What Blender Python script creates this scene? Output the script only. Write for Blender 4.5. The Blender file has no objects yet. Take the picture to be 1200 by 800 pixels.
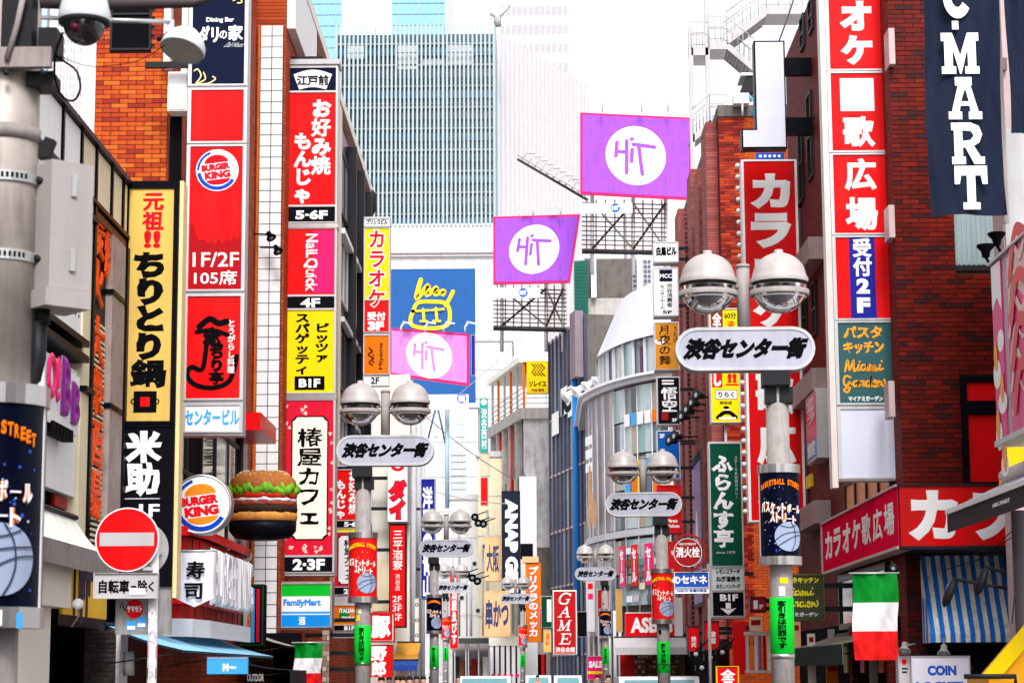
import bpy, math, random
from mathutils import Vector, noise
random.seed(7)
sc = bpy.context.scene
col = sc.collection
PI = math.pi

# ------------------------------------------------------------ camera
EYE = Vector((0, 0, 1.75)); FPX = 2500.0
yaw, pitch, roll = 20 / FPX, math.atan(390 / FPX), .0055
FW = Vector((-math.sin(yaw) * math.cos(pitch), math.cos(yaw) * math.cos(pitch), math.sin(pitch)))
R0 = FW.cross(Vector((0, 0, 1))).normalized(); U0 = R0.cross(FW)
RT = R0 * math.cos(roll) - U0 * math.sin(roll); UP = U0 * math.cos(roll) + R0 * math.sin(roll)
cd = bpy.data.cameras.new('camera'); cam = bpy.data.objects.new('camera', cd); col.objects.link(cam)
from mathutils import Matrix
mw = Matrix((RT, UP, -FW)).transposed().to_4x4(); mw.translation = EYE
cam.matrix_world = mw
cd.sensor_width = 36; cd.lens = FPX / 1200 * 36; cd.clip_start = .1; cd.clip_end = 3000
cd.dof.use_dof = True; cd.dof.focus_distance = 36; cd.dof.aperture_fstop = 7
sc.camera = cam

# ------------------------------------------------------------ sky and sun
w = bpy.data.worlds.new('World'); sc.world = w; w.use_nodes = True
nt = w.node_tree; bg = nt.nodes['Background']
sky = nt.nodes.new('ShaderNodeTexSky'); sky.sky_type = 'NISHITA'; sky.sun_disc = False
sky.sun_elevation = math.radians(48); sky.sun_rotation = math.radians(174)
sky.air_density = 1.0; sky.dust_density = 3.0; sky.ozone_density = 1.0
hs = nt.nodes.new('ShaderNodeHueSaturation'); hs.inputs['Saturation'].default_value = .1
hs.inputs['Value'].default_value = 1.0
nt.links.new(sky.outputs[0], hs.inputs['Color']); nt.links.new(hs.outputs[0], bg.inputs[0])
bg.inputs[1].default_value = .15
sl = bpy.data.lights.new('sun', 'SUN'); sl.energy = 1.5; sl.angle = math.radians(15); sl.color = (1, .96, .9)
so = bpy.data.objects.new('sun', sl); col.objects.link(so)
so.rotation_euler = (math.radians(42), 0, math.radians(6))
sc.view_settings.view_transform = 'Standard'; sc.view_settings.look = 'None'
sc.view_settings.exposure = .98; sc.view_settings.gamma = 1

# ------------------------------------------------------------ pixel -> place on a given plane
def ray(px, py): return FW + RT * ((px - 600) / FPX) + UP * ((400 - py) / FPX)
def P(px, py, Y):
    d = ray(px, py); return EYE + d * (Y / d.y)
def HX(px, py, X):
    d = ray(px, py); p = EYE + d * (X / d.x); return p.y, p.z

# ------------------------------------------------------------ frames: a right, b up, c outward
class Fr:
    def __init__(s, o, u, v, n): s.o, s.u, s.v, s.n = Vector(o), Vector(u), Vector(v), Vector(n)
    def pt(s, a, b, c=0): return s.o + s.u * a + s.v * b + s.n * c
def FY(Y): return Fr((0, Y, 0), (1, 0, 0), (0, 0, 1), (0, -1, 0))
def FL(X): return Fr((X, 0, 0), (0, 1, 0), (0, 0, 1), (1, 0, 0))
def FRt(X): return Fr((X, 0, 0), (0, -1, 0), (0, 0, 1), (-1, 0, 0))
def FO(p0, p1):
    p0 = Vector(p0); u = Vector(p1) - p0; u.z = 0; u.normalize()
    return Fr(p0, u, (0, 0, 1), u.cross(Vector((0, 0, 1))))
class Cy:
    def __init__(s, cx, cy, r, yaw=0): s.cx, s.cy, s.r, s.y = cx, cy, r, yaw
    def pt(s, a, b, c=0):
        t = a / s.r + s.y
        return Vector((s.cx + (s.r + c) * math.sin(t), s.cy - (s.r + c) * math.cos(t), b))

# ------------------------------------------------------------ materials
_m = {}
def mat(name, rgb, rough=.5, metal=0., dirt=.25, spec=.12, kind=None, scale=1., bump=0.):
    if name in _m: return _m[name]
    m = bpy.data.materials.new(name); m.use_nodes = True; _m[name] = m
    t = m.node_tree; p = t.nodes['Principled BSDF']; N = t.nodes.new; L = t.links.new
    p.inputs['Roughness'].default_value = rough; p.inputs['Metallic'].default_value = metal
    p.inputs['Specular IOR Level'].default_value = spec
    tc = N('ShaderNodeTexCoord')
    if kind == 'glass':
        out = t.nodes['Material Output']; mx = N('ShaderNodeMixShader'); tr = N('ShaderNodeBsdfTransparent')
        tr.inputs[0].default_value = (.9, .92, .93, 1); gl = N('ShaderNodeBsdfGlossy'); gl.inputs['Roughness'].default_value = .05
        fz = N('ShaderNodeFresnel'); fz.inputs[0].default_value = 1.6
        L(fz.outputs[0], mx.inputs[0]); L(tr.outputs[0], mx.inputs[1]); L(gl.outputs[0], mx.inputs[2]); L(mx.outputs[0], out.inputs[0])
        return m
    n1 = N('ShaderNodeTexNoise'); n1.inputs['Scale'].default_value = 2.3 * scale; n1.inputs['Detail'].default_value = 5
    mp = N('ShaderNodeMapping'); mp.inputs['Scale'].default_value = (9 * scale, 9 * scale, .7 * scale)
    n2 = N('ShaderNodeTexNoise'); n2.inputs['Scale'].default_value = 1.; n2.inputs['Detail'].default_value = 4
    L(tc.outputs['Object'], n1.inputs['Vector']); L(tc.outputs['Object'], mp.inputs[0]); L(mp.outputs[0], n2.inputs['Vector'])
    mu = N('ShaderNodeMath'); mu.operation = 'MULTIPLY'; L(n1.outputs[0], mu.inputs[0]); L(n2.outputs[0], mu.inputs[1])
    rp = N('ShaderNodeMapRange'); rp.inputs[1].default_value = .2; rp.inputs[2].default_value = .42
    rp.inputs[3].default_value = 0; rp.inputs[4].default_value = dirt
    L(mu.outputs[0], rp.inputs[0])
    mc = N('ShaderNodeMix'); mc.data_type = 'RGBA'
    mc.inputs[6].default_value = (*rgb, 1)
    g = sum(rgb) / 3
    mc.inputs[7].default_value = (rgb[0] * .45 + g * .1, rgb[1] * .43 + g * .08, rgb[2] * .4 + g * .06, 1)
    L(rp.outputs[0], mc.inputs[0]); src = mc.outputs[2]
    if kind in ('brickX', 'brickY', 'tileX', 'tileY', 'panelX', 'panelY'):
        sp = N('ShaderNodeSeparateXYZ'); cb = N('ShaderNodeCombineXYZ'); L(tc.outputs['Object'], sp.inputs[0])
        L(sp.outputs['Y' if kind[-1] == 'X' else 'X'], cb.inputs[0]); L(sp.outputs['Z'], cb.inputs[1])
        b = N('ShaderNodeTexBrick'); L(cb.outputs[0], b.inputs[0]); b.inputs['Scale'].default_value = 1
        q = {'brick': (.25, .07, .006, .5), 'tile': (.3, .3, .012, 0), 'panel': (1.2, 2.4, .02, 0)}[kind[:-1]]
        b.inputs['Brick Width'].default_value = q[0]; b.inputs['Row Height'].default_value = q[1]
        b.inputs['Mortar Size'].default_value = q[2]; b.offset = q[3]
        b.inputs['Color1'].default_value = (*rgb, 1)
        b.inputs['Color2'].default_value = (rgb[0] * .6, rgb[1] * .55, rgb[2] * .7, 1)
        b.inputs['Mortar'].default_value = (rgb[0] * .25, rgb[1] * .25, rgb[2] * .25, 1) if kind[:-1] != 'panel' else (rgb[0] * .6, rgb[1] * .6, rgb[2] * .62, 1)
        if kind[:-1] == 'panel': b.inputs['Color2'].default_value = (rgb[0] * .95, rgb[1] * .95, rgb[2] * .96, 1)
        mm = N('ShaderNodeMix'); mm.data_type = 'RGBA'; mm.blend_type = 'MULTIPLY'; mm.inputs[0].default_value = 1
        gr = N('ShaderNodeMapRange'); gr.inputs[3].default_value = .65; gr.inputs[4].default_value = 1.15; L(n1.outputs[0], gr.inputs[0])
        L(b.outputs[0], mm.inputs[6]); L(gr.outputs[0], mm.inputs[7]); src = mm.outputs[2]
        bp = N('ShaderNodeBump'); bp.inputs['Strength'].default_value = .4; bp.inputs['Distance'].default_value = .01; bp.invert = True
        L(b.outputs[1], bp.inputs['Height']); L(bp.outputs[0], p.inputs['Normal'])
    L(src, p.inputs['Base Color'])
    if bump:
        bp = N('ShaderNodeBump'); bp.inputs['Strength'].default_value = bump; bp.inputs['Distance'].default_value = .02
        L(n1.outputs[0], bp.inputs['Height']); L(bp.outputs[0], p.inputs['Normal'])
    return m
RED = mat('red_acrylic', (.70, .002, .004), .35, dirt=.4, scale=.8); DRED = mat('dark_red', (.30, .003, .006), .4)
CRIM = mat('crimson', (.62, .005, .03), .4); PINK = mat('pink_acrylic', (.75, .01, .14), .35)
WHITE = mat('white_acrylic', (.80, .80, .84), .35, dirt=.12); PRINT = mat('white_print', (.86, .86, .88), .4, dirt=.05)
LILAC = mat('pale_lilac_panel', (.60, .60, .72), .35, dirt=.15)
BLACK = mat('black_gloss', (.004, .004, .007), .35, spec=.04); INK = mat('black_print', (.002, .002, .003), .6, dirt=.05, spec=.03)
NAVY = mat('navy', (.004, .007, .028), .6, spec=.05); BLUE = mat('blue', (.01, .08, .45), .4); LBLUE = mat('light_blue', (.05, .35, .75), .4)
DBLUE = mat('deep_blue', (.01, .015, .28), .4); GREEN = mat('green', (.0, .24, .03), .5); DGREEN = mat('dark_green', (.0, .045, .02), .35)
NGREEN = mat('vivid_green', (.0, .50, .03), .5); YEL = mat('yellow_acrylic', (.80, .62, .0), .4); GOLD = mat('gold_panel', (.66, .43, .10), .45, dirt=.35)
ORG = mat('orange', (.75, .16, .0), .4); PURP = mat('violet_vinyl', (.30, .07, .60), .6, dirt=.55, bump=.6); MAG = mat('magenta_vinyl', (.60, .20, .58), .6, dirt=.5, bump=.6)
CREAM = mat('cream_panel', (.75, .66, .46), .5); IVORY = mat('ivory_panel', (.78, .74, .66), .5, dirt=.1)
STEEL = mat('brushed_steel', (.55, .53, .54), .28, .9, dirt=.4); ALU = mat('aluminium_frame', (.55, .55, .57), .4, .5)
DST = mat('dark_steel', (.014, .014, .018), .5, .0, spec=.15); GREY = mat('grey_paint', (.34, .33, .34), .5, dirt=.45, scale=3)
LGREY = mat('light_grey_paint', (.50, .50, .53), .45, dirt=.3); POLE = mat('pole_grey_paint', (.30, .27, .27), .5, dirt=.5, scale=4)
RUST = mat('rusty_cabinet', (.36, .28, .26), .6, dirt=.7, scale=2); CONC = mat('concrete', (.40, .38, .37), .85, dirt=.7, bump=.4)
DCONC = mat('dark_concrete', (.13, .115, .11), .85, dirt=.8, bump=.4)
WALLW = mat('white_render', (.80, .80, .82), .6, dirt=.12); PALEP = mat('white_cladding', (.62, .62, .65), .5, kind='panelY', dirt=.1); FARW = mat('far_white_render', (.60, .60, .62), .6, dirt=.3)
GLD = mat('dark_glass', (.012, .016, .026), .06, spec=.8, dirt=.05); GLB = mat('blue_glass', (.03, .16, .30), .08, spec=.8, dirt=.2)
GLP = mat('pale_glass', (.40, .48, .52), .1, spec=.8, dirt=.4); GLSLATE = mat('slate_glass', (.085, .10, .17), .12, spec=.7, dirt=.4)
CLEAR = mat('clear_glass', (1, 1, 1), kind='glass')
BRO = mat('brown_wood', (.16, .07, .03), .6); DARK = mat('interior_shade_black', (.005, .0045, .006), .8, spec=.02)  # near-black colour paints the shade inside openings and interiors
BRX = mat('orange_brick_side', (.50, .07, .015), .7, kind='brickX'); BRXR = mat('red_brick_side', (.22, .02, .017), .7, kind='brickX')
BRYR = mat('red_brick_front', (.32, .03, .015), .7, kind='brickY'); BRYO = mat('orange_brick_front', (.52, .08, .012), .7, kind='brickY')
BRYD = mat('brown_grey_brick', (.12, .075, .06), .8, kind='brickY')
MORT = mat('brick_mortar', (.085, .03, .02), .9, dirt=.5)
BO = [mat('brick_orange_%s' % n, c, .6, dirt=.7, scale=3) for n, c in (('a', (.52, .075, .006)), ('b', (.40, .04, .006)), ('c', (.60, .12, .010)), ('d', (.28, .02, .010)))]
BR = [mat('brick_red_%s' % n, c, .5, dirt=.75, scale=2) for n, c in (('a', (.125, .0035, .001)), ('b', (.085, .003, .001)), ('c', (.16, .006, .001)), ('d', (.04, .005, .007)))]
SKIN = mat('skin', (.55, .32, .22), .5, dirt=.1); HAIR = mat('hair', (.01, .008, .007), .4)

# ------------------------------------------------------------ objects
def wl(o):
    v = Vector((0, 0, 0))
    while o: v = v + o.location; o = o.parent
    return v
def tag(o, label=None, cat=None, group=None, kind=None):
    if label: o['label'] = label
    if cat: o['category'] = cat
    if group: o['group'] = group
    if kind: o['kind'] = kind
    return o
def T(name, label, cat, loc, group=None):
    o = bpy.data.objects.new(name, None); col.objects.link(o); o.location = Vector(loc); o.empty_display_size = .1
    return tag(o, label, cat, group)
def inst(me, name, parent, loc=(0, 0, 0), scale=None):
    o = bpy.data.objects.new(name, me); col.objects.link(o); o.parent = parent
    o.location = Vector(loc) - (wl(parent) if parent else Vector((0, 0, 0)))
    if scale: o.scale = scale
    return o
def copy_tree(o, parent=None):
    c = o.copy(); col.objects.link(c); c.parent = parent
    for ch in list(o.children): copy_tree(ch, c)
    return c
class B:
    def __init__(s): s.v = []; s.f = []; s.sm = []
    def add(s, vs, fs, smooth=False):
        n = len(s.v); s.v += [Vector(p) for p in vs]; s.f += [tuple(i + n for i in f) for f in fs]; s.sm += [smooth] * len(fs); return s
    def box(s, fr, a0, a1, b0, b1, c0, c1):
        if a0 > a1: a0, a1 = a1, a0
        if b0 > b1: b0, b1 = b1, b0
        if c0 > c1: c0, c1 = c1, c0
        v = [fr.pt(a, b, c) for c in (c0, c1) for b in (b0, b1) for a in (a0, a1)]
        return s.add(v, [(1, 0, 2, 3), (4, 5, 7, 6), (0, 1, 5, 4), (2, 6, 7, 3), (0, 4, 6, 2), (1, 3, 7, 5)])
    def poly(s, fr, pts, c0, c1):   # prism of an outline (counter clockwise)
        n = len(pts); v = [fr.pt(a, b, c1) for a, b in pts] + [fr.pt(a, b, c0) for a, b in pts]
        f = [tuple(range(n)), tuple(range(2 * n - 1, n - 1, -1))]
        for i in range(n): j = (i + 1) % n; f.append((i, i + n, j + n, j))
        return s.add(v, f)
    def tube(s, pts, r, n=8, caps=True, smooth=True):
        pts = [Vector(p) for p in pts]; rs = r if isinstance(r, (list, tuple)) else [r] * len(pts)
        vs = []; t0 = None
        for i, p in enumerate(pts):
            d = (pts[min(i + 1, len(pts) - 1)] - pts[max(i - 1, 0)]).normalized()
            h = Vector((0, 0, 1)) if abs(d.z) < .9 else Vector((1, 0, 0))
            a = d.cross(h).normalized(); b = a.cross(d)
            if t0 is not None and a.dot(t0) < 0: a = -a; b = -b
            t0 = a
            for k in range(n): q = 2 * PI * k / n; vs.append(p + a * (math.cos(q) * rs[i]) + b * (math.sin(q) * rs[i]))
        fs = [(i * n + k, i * n + (k + 1) % n, (i + 1) * n + (k + 1) % n, (i + 1) * n + k) for i in range(len(pts) - 1) for k in range(n)]
        if caps: fs += [tuple(range(n - 1, -1, -1)), tuple((len(pts) - 1) * n + k for k in range(n))]
        return s.add(vs, fs, smooth)
    def lathe(s, c, prof, n=24, axis=None, smooth=True):
        c = Vector(c); ax = Vector(axis or (0, 0, 1)).normalized()
        h = Vector((1, 0, 0)) if abs(ax.x) < .9 else Vector((0, 1, 0)); a = ax.cross(h).normalized(); b = ax.cross(a)
        vs = [c + ax * z + a * (math.cos(2 * PI * k / n) * r) + b * (math.sin(2 * PI * k / n) * r) for r, z in prof for k in range(n)]
        fs = [(i * n + k, i * n + (k + 1) % n, (i + 1) * n + (k + 1) % n, (i + 1) * n + k) for i in range(len(prof) - 1) for k in range(n)]
        return s.add(vs, fs, smooth)
    def disc(s, fr, a, b, ra, rb=None, c0=0, c1=.01, n=36):
        rb = rb or ra
        return s.poly(fr, [(a + ra * math.cos(2 * PI * k / n), b + rb * math.sin(2 * PI * k / n)) for k in range(n)], c0, c1)
    def cdisc(s, fr, a, b, r, c, n=28, rings=4, t0=0, t1=2 * PI):   # a disc that may lie on a curved frame
        vs = [fr.pt(a, b, c)]; fs = []
        for j in range(1, rings + 1):
            for k in range(n + 1):
                t = t0 + (t1 - t0) * k / n; vs.append(fr.pt(a + r * j / rings * math.cos(t), b + r * j / rings * math.sin(t), c))
        for k in range(n): fs.append((0, 1 + k, 2 + k))
        for j in range(rings - 1):
            o = 1 + j * (n + 1)
            for k in range(n): fs.append((o + k, o + k + n + 1, o + k + n + 2, o + k + 1))
        return s.add(vs, fs, True)
    def ring(s, fr, a, b, r0, r1, c0, c1, t0=0, t1=2 * PI, n=36):
        vs = []; fs = []
        for k in range(n + 1):
            t = t0 + (t1 - t0) * k / n; x, y = math.cos(t), math.sin(t)
            vs += [fr.pt(a + r0 * x, b + r0 * y, c1), fr.pt(a + r1 * x, b + r1 * y, c1), fr.pt(a + r1 * x, b + r1 * y, c0), fr.pt(a + r0 * x, b + r0 * y, c0)]
        for k in range(n):
            i = 4 * k; j = i + 4
            fs += [(i, i + 1, j + 1, j), (i + 1, i + 2, j + 2, j + 1), (i + 2, i + 3, j + 3, j + 2), (i + 3, i, j, j + 3)]
        return s.add(vs, fs)
    def stroke(s, fr, pts, wd, c, smooth_it=True, t=.004):   # painted or bent-tube line as a thin raised ribbon with round ends
        pts = [Vector((*p, 0)) for p in pts]
        if smooth_it and len(pts) > 2:
            q = []
            for i in range(len(pts) - 1):
                p0, p1, p2, p3 = pts[max(i - 1, 0)], pts[i], pts[i + 1], pts[min(i + 2, len(pts) - 1)]
                for k in range(5):
                    u = k / 5; q.append(.5 * ((2 * p1) + (p2 - p0) * u + (2 * p0 - 5 * p1 + 4 * p2 - p3) * u * u + (3 * p1 - p0 - 3 * p2 + p3) * u ** 3))
            pts = q + [pts[-1]]
        n = len(pts); Lp = []; Rp = []; h = wd / 2
        for i, p in enumerate(pts):
            d = (pts[min(i + 1, n - 1)] - pts[max(i - 1, 0)])
            d = d.normalized() if d.length > 1e-6 else Vector((1, 0, 0)); m = Vector((-d.y, d.x, 0)); Lp.append(p + m * h); Rp.append(p - m * h)
        vs = []; fs = []
        for i in range(n): vs += [fr.pt(Lp[i].x, Lp[i].y, c + t), fr.pt(Rp[i].x, Rp[i].y, c + t)]
        fs += [(2 * i, 2 * i + 1, 2 * i + 3, 2 * i + 2) for i in range(n - 1)]
        s.add(vs, fs)
        for e, p, p2 in ((0, pts[0], pts[1]), (1, pts[-1], pts[-2])):
            d = (p - p2).normalized(); m = Vector((-d.y, d.x, 0)); vv = [fr.pt(p.x, p.y, c + t)]
            for k in range(7):
                g = PI / 2 - PI * k / 6; q = p + d * (h * math.cos(g)) + m * (h * math.sin(g)); vv.append(fr.pt(q.x, q.y, c + t))
            s.add(vv, [(0, k + 2, k + 1) for k in range(6)])
        return s
    def mesh(s, name, m, off=Vector((0, 0, 0))):
        me = bpy.data.meshes.new(name); me.from_pydata([tuple(v - off) for v in s.v], [], s.f)
        if any(s.sm): me.polygons.foreach_set('use_smooth', s.sm)
        me.materials.append(m); me.update(); return me
    def build(s, name, m, parent=None, label=None, kind=None):
        off = wl(parent) if parent else Vector((0, 0, 0))
        o = bpy.data.objects.new(name, s.mesh(name, m, off)); col.objects.link(o); o.parent = parent
        if label: o['label'] = label
        if kind: o['kind'] = kind
        return o
def solo(b, name, m, label=None, cat=None, group=None, kind=None):   # a thing that is one mesh, origin at its base
    n = len(b.v); lo = Vector((sum(v.x for v in b.v) / n, sum(v.y for v in b.v) / n, min(v.z for v in b.v)))
    o = bpy.data.objects.new(name, b.mesh(name, m, lo)); col.objects.link(o); o.location = lo
    return tag(o, label, cat, group, kind)

# ------------------------------------------------------------ lettering
_tc = bpy.data.curves.new('tmp_text', 'FONT'); _to = bpy.data.objects.new('tmp_text', _tc); col.objects.link(_to)
_g = {}
def glyph(st, bold):
    k = (st, round(bold, 3))
    if k in _g: return _g[k]
    _tc.body = st; _tc.bevel_depth = bold; _tc.bevel_resolution = 0; _tc.resolution_u = 3
    dg = bpy.context.evaluated_depsgraph_get(); dg.update()
    m = bpy.data.meshes.new_from_object(_to.evaluated_get(dg))
    vs = [v.co.copy() for v in m.vertices]; fs = []
    for p in m.polygons:
        if bold == 0 or sum(vs[i].z for i in p.vertices) / len(p.vertices) > -1e-5: fs.append(tuple(p.vertices))
    use = sorted({i for f in fs for i in f}); mp = {i: j for j, i in enumerate(use)}
    vs = [vs[i] for i in use]; fs = [tuple(mp[i] for i in f) for f in fs]
    if bold:
        for v in vs: v.z = max(0, v.z / bold)
    bpy.data.meshes.remove(m)
    bb = (min(v.x for v in vs), max(v.x for v in vs), min(v.y for v in vs), max(v.y for v in vs)) if vs else (0, 1, 0, 1)
    _g[k] = (vs, fs, bb); return _g[k]
def letters(fr, items, c, bold=.03, brush=0, shear=0, rise=.003):
    b = B(); k = 0
    for it in items:
        st, a0, b0, a1, b1 = it[:5]; vert = len(it) > 5 and it[5]
        cells = [(st, a0, b0, a1, b1, 0)]
        if vert:
            h = (b1 - b0) / len(st)
            cells = [(ch, a0, b1 - (i + 1) * h, a1, b1 - i * h, 1) for i, ch in enumerate(st) if ch != ' ']
        for ch, x0, y0, x1, y1, em in cells:
            kb = bold if len(ch) > 1 or ord(ch) < 0x4e00 else bold * .62
            if len(ch) > 1: kb = bold * (1 - .3 * sum(ord(q) > 0x4dff for q in ch) / len(ch))
            vs, fs, bb = glyph(ch, kb); k += 1; dz = (k % 3) * .0007; out = []
            for v in vs:
                x, y = v.x, v.y
                if em:
                    if ch in 'ー〜～-': x, y = .5 + (y - .38), .38 - (x - .5)
                    u, t = (x + .0), (y + .12)
                else: u, t = (x - bb[0]) / max(1e-6, bb[1] - bb[0]), (y - bb[2]) / max(1e-6, bb[3] - bb[2])
                if em and ord(ch) < 256: u = (v.x - bb[0]) / max(1e-6, bb[1] - bb[0]) * .7 + .15; t = (v.y - bb[2]) / max(1e-6, bb[3] - bb[2]) * .8 + .1
                if brush:
                    q = noise.noise_vector(Vector((v.x * 5 + k * 3.1, v.y * 5, k))); u += q.x * brush; t += q.y * brush
                u += shear * (t - .5)
                out.append(fr.pt(x0 + u * (x1 - x0), y0 + t * (y1 - y0), c + dz + v.z * rise))
            b.add(out, fs)
    return b

def wallbars(root, fr, a_edge, wall_a, zs, c=-.12, m=None):
    for z in zs:
        B().box(fr, a_edge, wall_a, z - .04, z + .04, c - .04, c + .04).build('bracket', m or DST, root)

# a projecting sign whose face looks down the street. px rectangles are read against its own face
class Sign:
    def __init__(s, name, label, cat, rect, Y, th=.25, fm=ALU, fw=2.5, panels=(), wall=None, group=None, cab=None, zs=2):
        x0, y0, x1, y1 = rect; xm, ym = (x0 + x1) / 2, (y0 + y1) / 2
        s.x0, s.y0, s.x1, s.y1 = rect
        s.X0, s.X1 = P(x0, ym, Y).x, P(x1, ym, Y).x; s.Z1, s.Z0 = P(xm, y0, Y).z, P(xm, y1, Y).z
        s.Y = Y; s.k = (s.X1 - s.X0) / (x1 - x0); s.fr = FY(Y)
        s.root = r = T(name, label, cat, ((s.X0 + s.X1) / 2, Y + th / 2, s.Z0), group)
        B().box(s.fr, s.X0, s.X1, s.Z0, s.Z1, -th, 0).build('cabinet', cab or fm, r)
        fb = B(); f = fw * s.k
        if not panels: panels = [(y0, y1, WHITE)]
        for pn in panels:
            py0, py1, m = pn[:3]; z1, z0 = s.b(py0), s.b(py1); g = f * .5
            B().box(s.fr, s.X0 + f, s.X1 - f, z0 + g, z1 - g, 0.001, .012).build('panel', m, r)
            if f > .004:
                for q in ((s.X0, s.X0 + f, z0, z1), (s.X1 - f, s.X1, z0, z1), (s.X0 + f, s.X1 - f, z0, z0 + g), (s.X0 + f, s.X1 - f, z1 - g, z1)):
                    fb.box(s.fr, q[0], q[1], q[2], q[3], .0005, .03)
        if fb.v: fb.build('frame', fm, r)
        if wall is not None:
            e = s.X1 if wall > s.X1 else s.X0
            h = s.Z1 - s.Z0; n = max(2, int(h / 1.6)) if zs == 2 else zs
            wallbars(r, FY(Y + th / 2), e, wall, [s.Z0 + h * (i + .5) / n for i in range(n)], 0)
    def a(s, px): return s.X0 + (px - s.x0) * s.k
    def b(s, py): return s.Z1 + (py - s.y0) * (s.Z0 - s.Z1) / (s.y1 - s.y0)
    def text(s, st, x0, y0, x1, y1, m=PRINT, v=0, bold=.03, brush=0, shear=0, out=None, c=.013, name='lettering'):
        it = [(st, s.a(x0), s.b(y1), s.a(x1), s.b(y0), v)]
        if out:
            letters(s.fr, it, c, out[1], brush, shear).build('lettering_outline', out[0], s.root); c += .006
        letters(s.fr, it, c, bold, brush, shear).build(name, m, s.root); return s
    def rect(s, x0, y0, x1, y1, m, c=.0125, name='patch', t=.003):
        return B().box(s.fr, s.a(x0), s.a(x1), s.b(y1), s.b(y0), c, c + t).build(name, m, s.root)
    def line(s, pts, wd, m, c=.014, name='drawn_mark', smooth=True, b=None):
        bb = b or B(); bb.stroke(s.fr, [(s.a(x), s.b(y)) for x, y in pts], wd * s.k, c, smooth)
        return bb if b else bb.build(name, m, s.root)
    def disc(s, x, y, rx, ry, m, c=.0125, name='roundel', t=.003):
        return B().disc(s.fr, s.a(x), s.b(y), rx * s.k, ry * s.k, c, c + t).build(name, m, s.root)
    def ring(s, x, y, r0, r1, m, c=.014, t0=0, t1=2 * PI, name='ring_mark'):
        return B().ring(s.fr, s.a(x), s.b(y), r0 * s.k, r1 * s.k, c, c + .003, t0, t1).build(name, m, s.root)

# ------------------------------------------------------------ wall pieces
def bricks(parent, fr, a0, a1, b0, b1, mats, holes=(), L=.25, H=.07, j=.009, th=.018, cap=300, key=None, name='brick', off=.5):
    ms = [B().box(fr.__class__(Vector((0, 0, 0)), fr.u, fr.v, fr.n), 0, L - j, 0, H - j, 0, th).mesh(name, m) for m in mats]
    cells = []; r = 0; z = b0
    while z + H * .6 < b1:
        x = a0 - (L * off if r % 2 else 0)
        while x < a1:
            s, e = max(x, a0), min(x + L - j, a1)
            for h in holes:
                if z + H > h[2] and z < h[3]:
                    if s >= h[0] - .03 and e <= h[1] + .03: s = e
                    elif s < h[0] < e: e = h[0] - .002
                    elif s < h[1] < e: s = h[1] + .002
            if e - s > .04: cells.append((s, z, e - s))
            x += L
        z += H; r += 1
    if key: cells.sort(key=key)
    rest = [B() for _ in mats]
    for i, (s, z, wd) in enumerate(cells):
        q = random.choices(range(len(mats)), [4, 3, 2, 1.3][:len(mats)])[0]; c = random.uniform(0, .004)
        if i < cap:
            o = inst(ms[q], name, parent, fr.pt(s, z, c)); k = wd / (L - j)
            if abs(k - 1) > .01: o.scale = (k if abs(fr.u.x) > .5 else 1, k if abs(fr.u.y) > .5 else 1, 1)
        else: rest[q].box(fr, s, s + wd, z, z + H - j, c, th + c)
    n = 0
    allb = [b for b in rest if b.v]
    if allb:
        me = bpy.data.meshes.new('brickwork'); V = []; F = []; MI = []
        for q, b in enumerate(rest):
            n = len(V); V += [tuple(v - wl(parent)) for v in b.v]; F += [tuple(i + n for i in f) for f in b.f]; MI += [q] * len(b.f)
        me.from_pydata(V, [], F)
        for m in mats: me.materials.append(m)
        me.polygons.foreach_set('material_index', MI)
        o = bpy.data.objects.new('brickwork', me); col.objects.link(o); o.parent = parent; o['kind'] = 'stuff'
def window(parent, fr, a0, a1, b0, b1, fm=DST, gm=GLD, nx=2, ny=1, f=.05, c=0, pm=None):
    b = B(); a0, a1 = min(a0, a1), max(a0, a1); b0, b1 = min(b0, b1), max(b0, b1); d = c + .05
    b.box(fr, a0, a1, b0, b0 + f, c, d).box(fr, a0, a1, b1 - f, b1, c, d).box(fr, a0, a0 + f, b0 + f, b1 - f, c, d).box(fr, a1 - f, a1, b0 + f, b1 - f, c, d)
    for i in range(1, nx): x = a0 + (a1 - a0) * i / nx; b.box(fr, x - f / 2, x + f / 2, b0 + f, b1 - f, c, d - .004)
    for i in range(1, ny): y = b0 + (b1 - b0) * i / ny; b.box(fr, a0 + f, a1 - f, y - f / 2, y + f / 2, c, d - .009)
    o = b.build('window', fm, parent)
    for i in range(nx):
        for k in range(ny):
            x0, x1 = a0 + (a1 - a0) * i / nx + f / 2, a0 + (a1 - a0) * (i + 1) / nx - f / 2
            y0, y1 = b0 + (b1 - b0) * k / ny + f / 2, b0 + (b1 - b0) * (k + 1) / ny - f / 2
            B().box(fr, x0, x1, y0, y1, c + .002, c + .018).build('pane', pm[(i + k) % len(pm)] if pm else gm, o)
    return o
def gridwin(parent, fr, a0, a1, b0, b1, nx, ny, fx=.7, fy=.6, m=GLD, name='window', c=.0, t=.03):
    ww, hh = (a1 - a0) / nx, (b1 - b0) / ny
    z = fr.__class__(Vector((0, 0, 0)), fr.u, fr.v, fr.n)
    me = B().box(z, -ww * fx / 2, ww * fx / 2, -hh * fy / 2, hh * fy / 2, 0, t).mesh(name, m)
    for i in range(nx):
        for k in range(ny): inst(me, name, parent, fr.pt(a0 + ww * (i + .5), b0 + hh * (k + .5), c))
def bx(fr, *a): return B().box(fr, *a)
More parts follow.
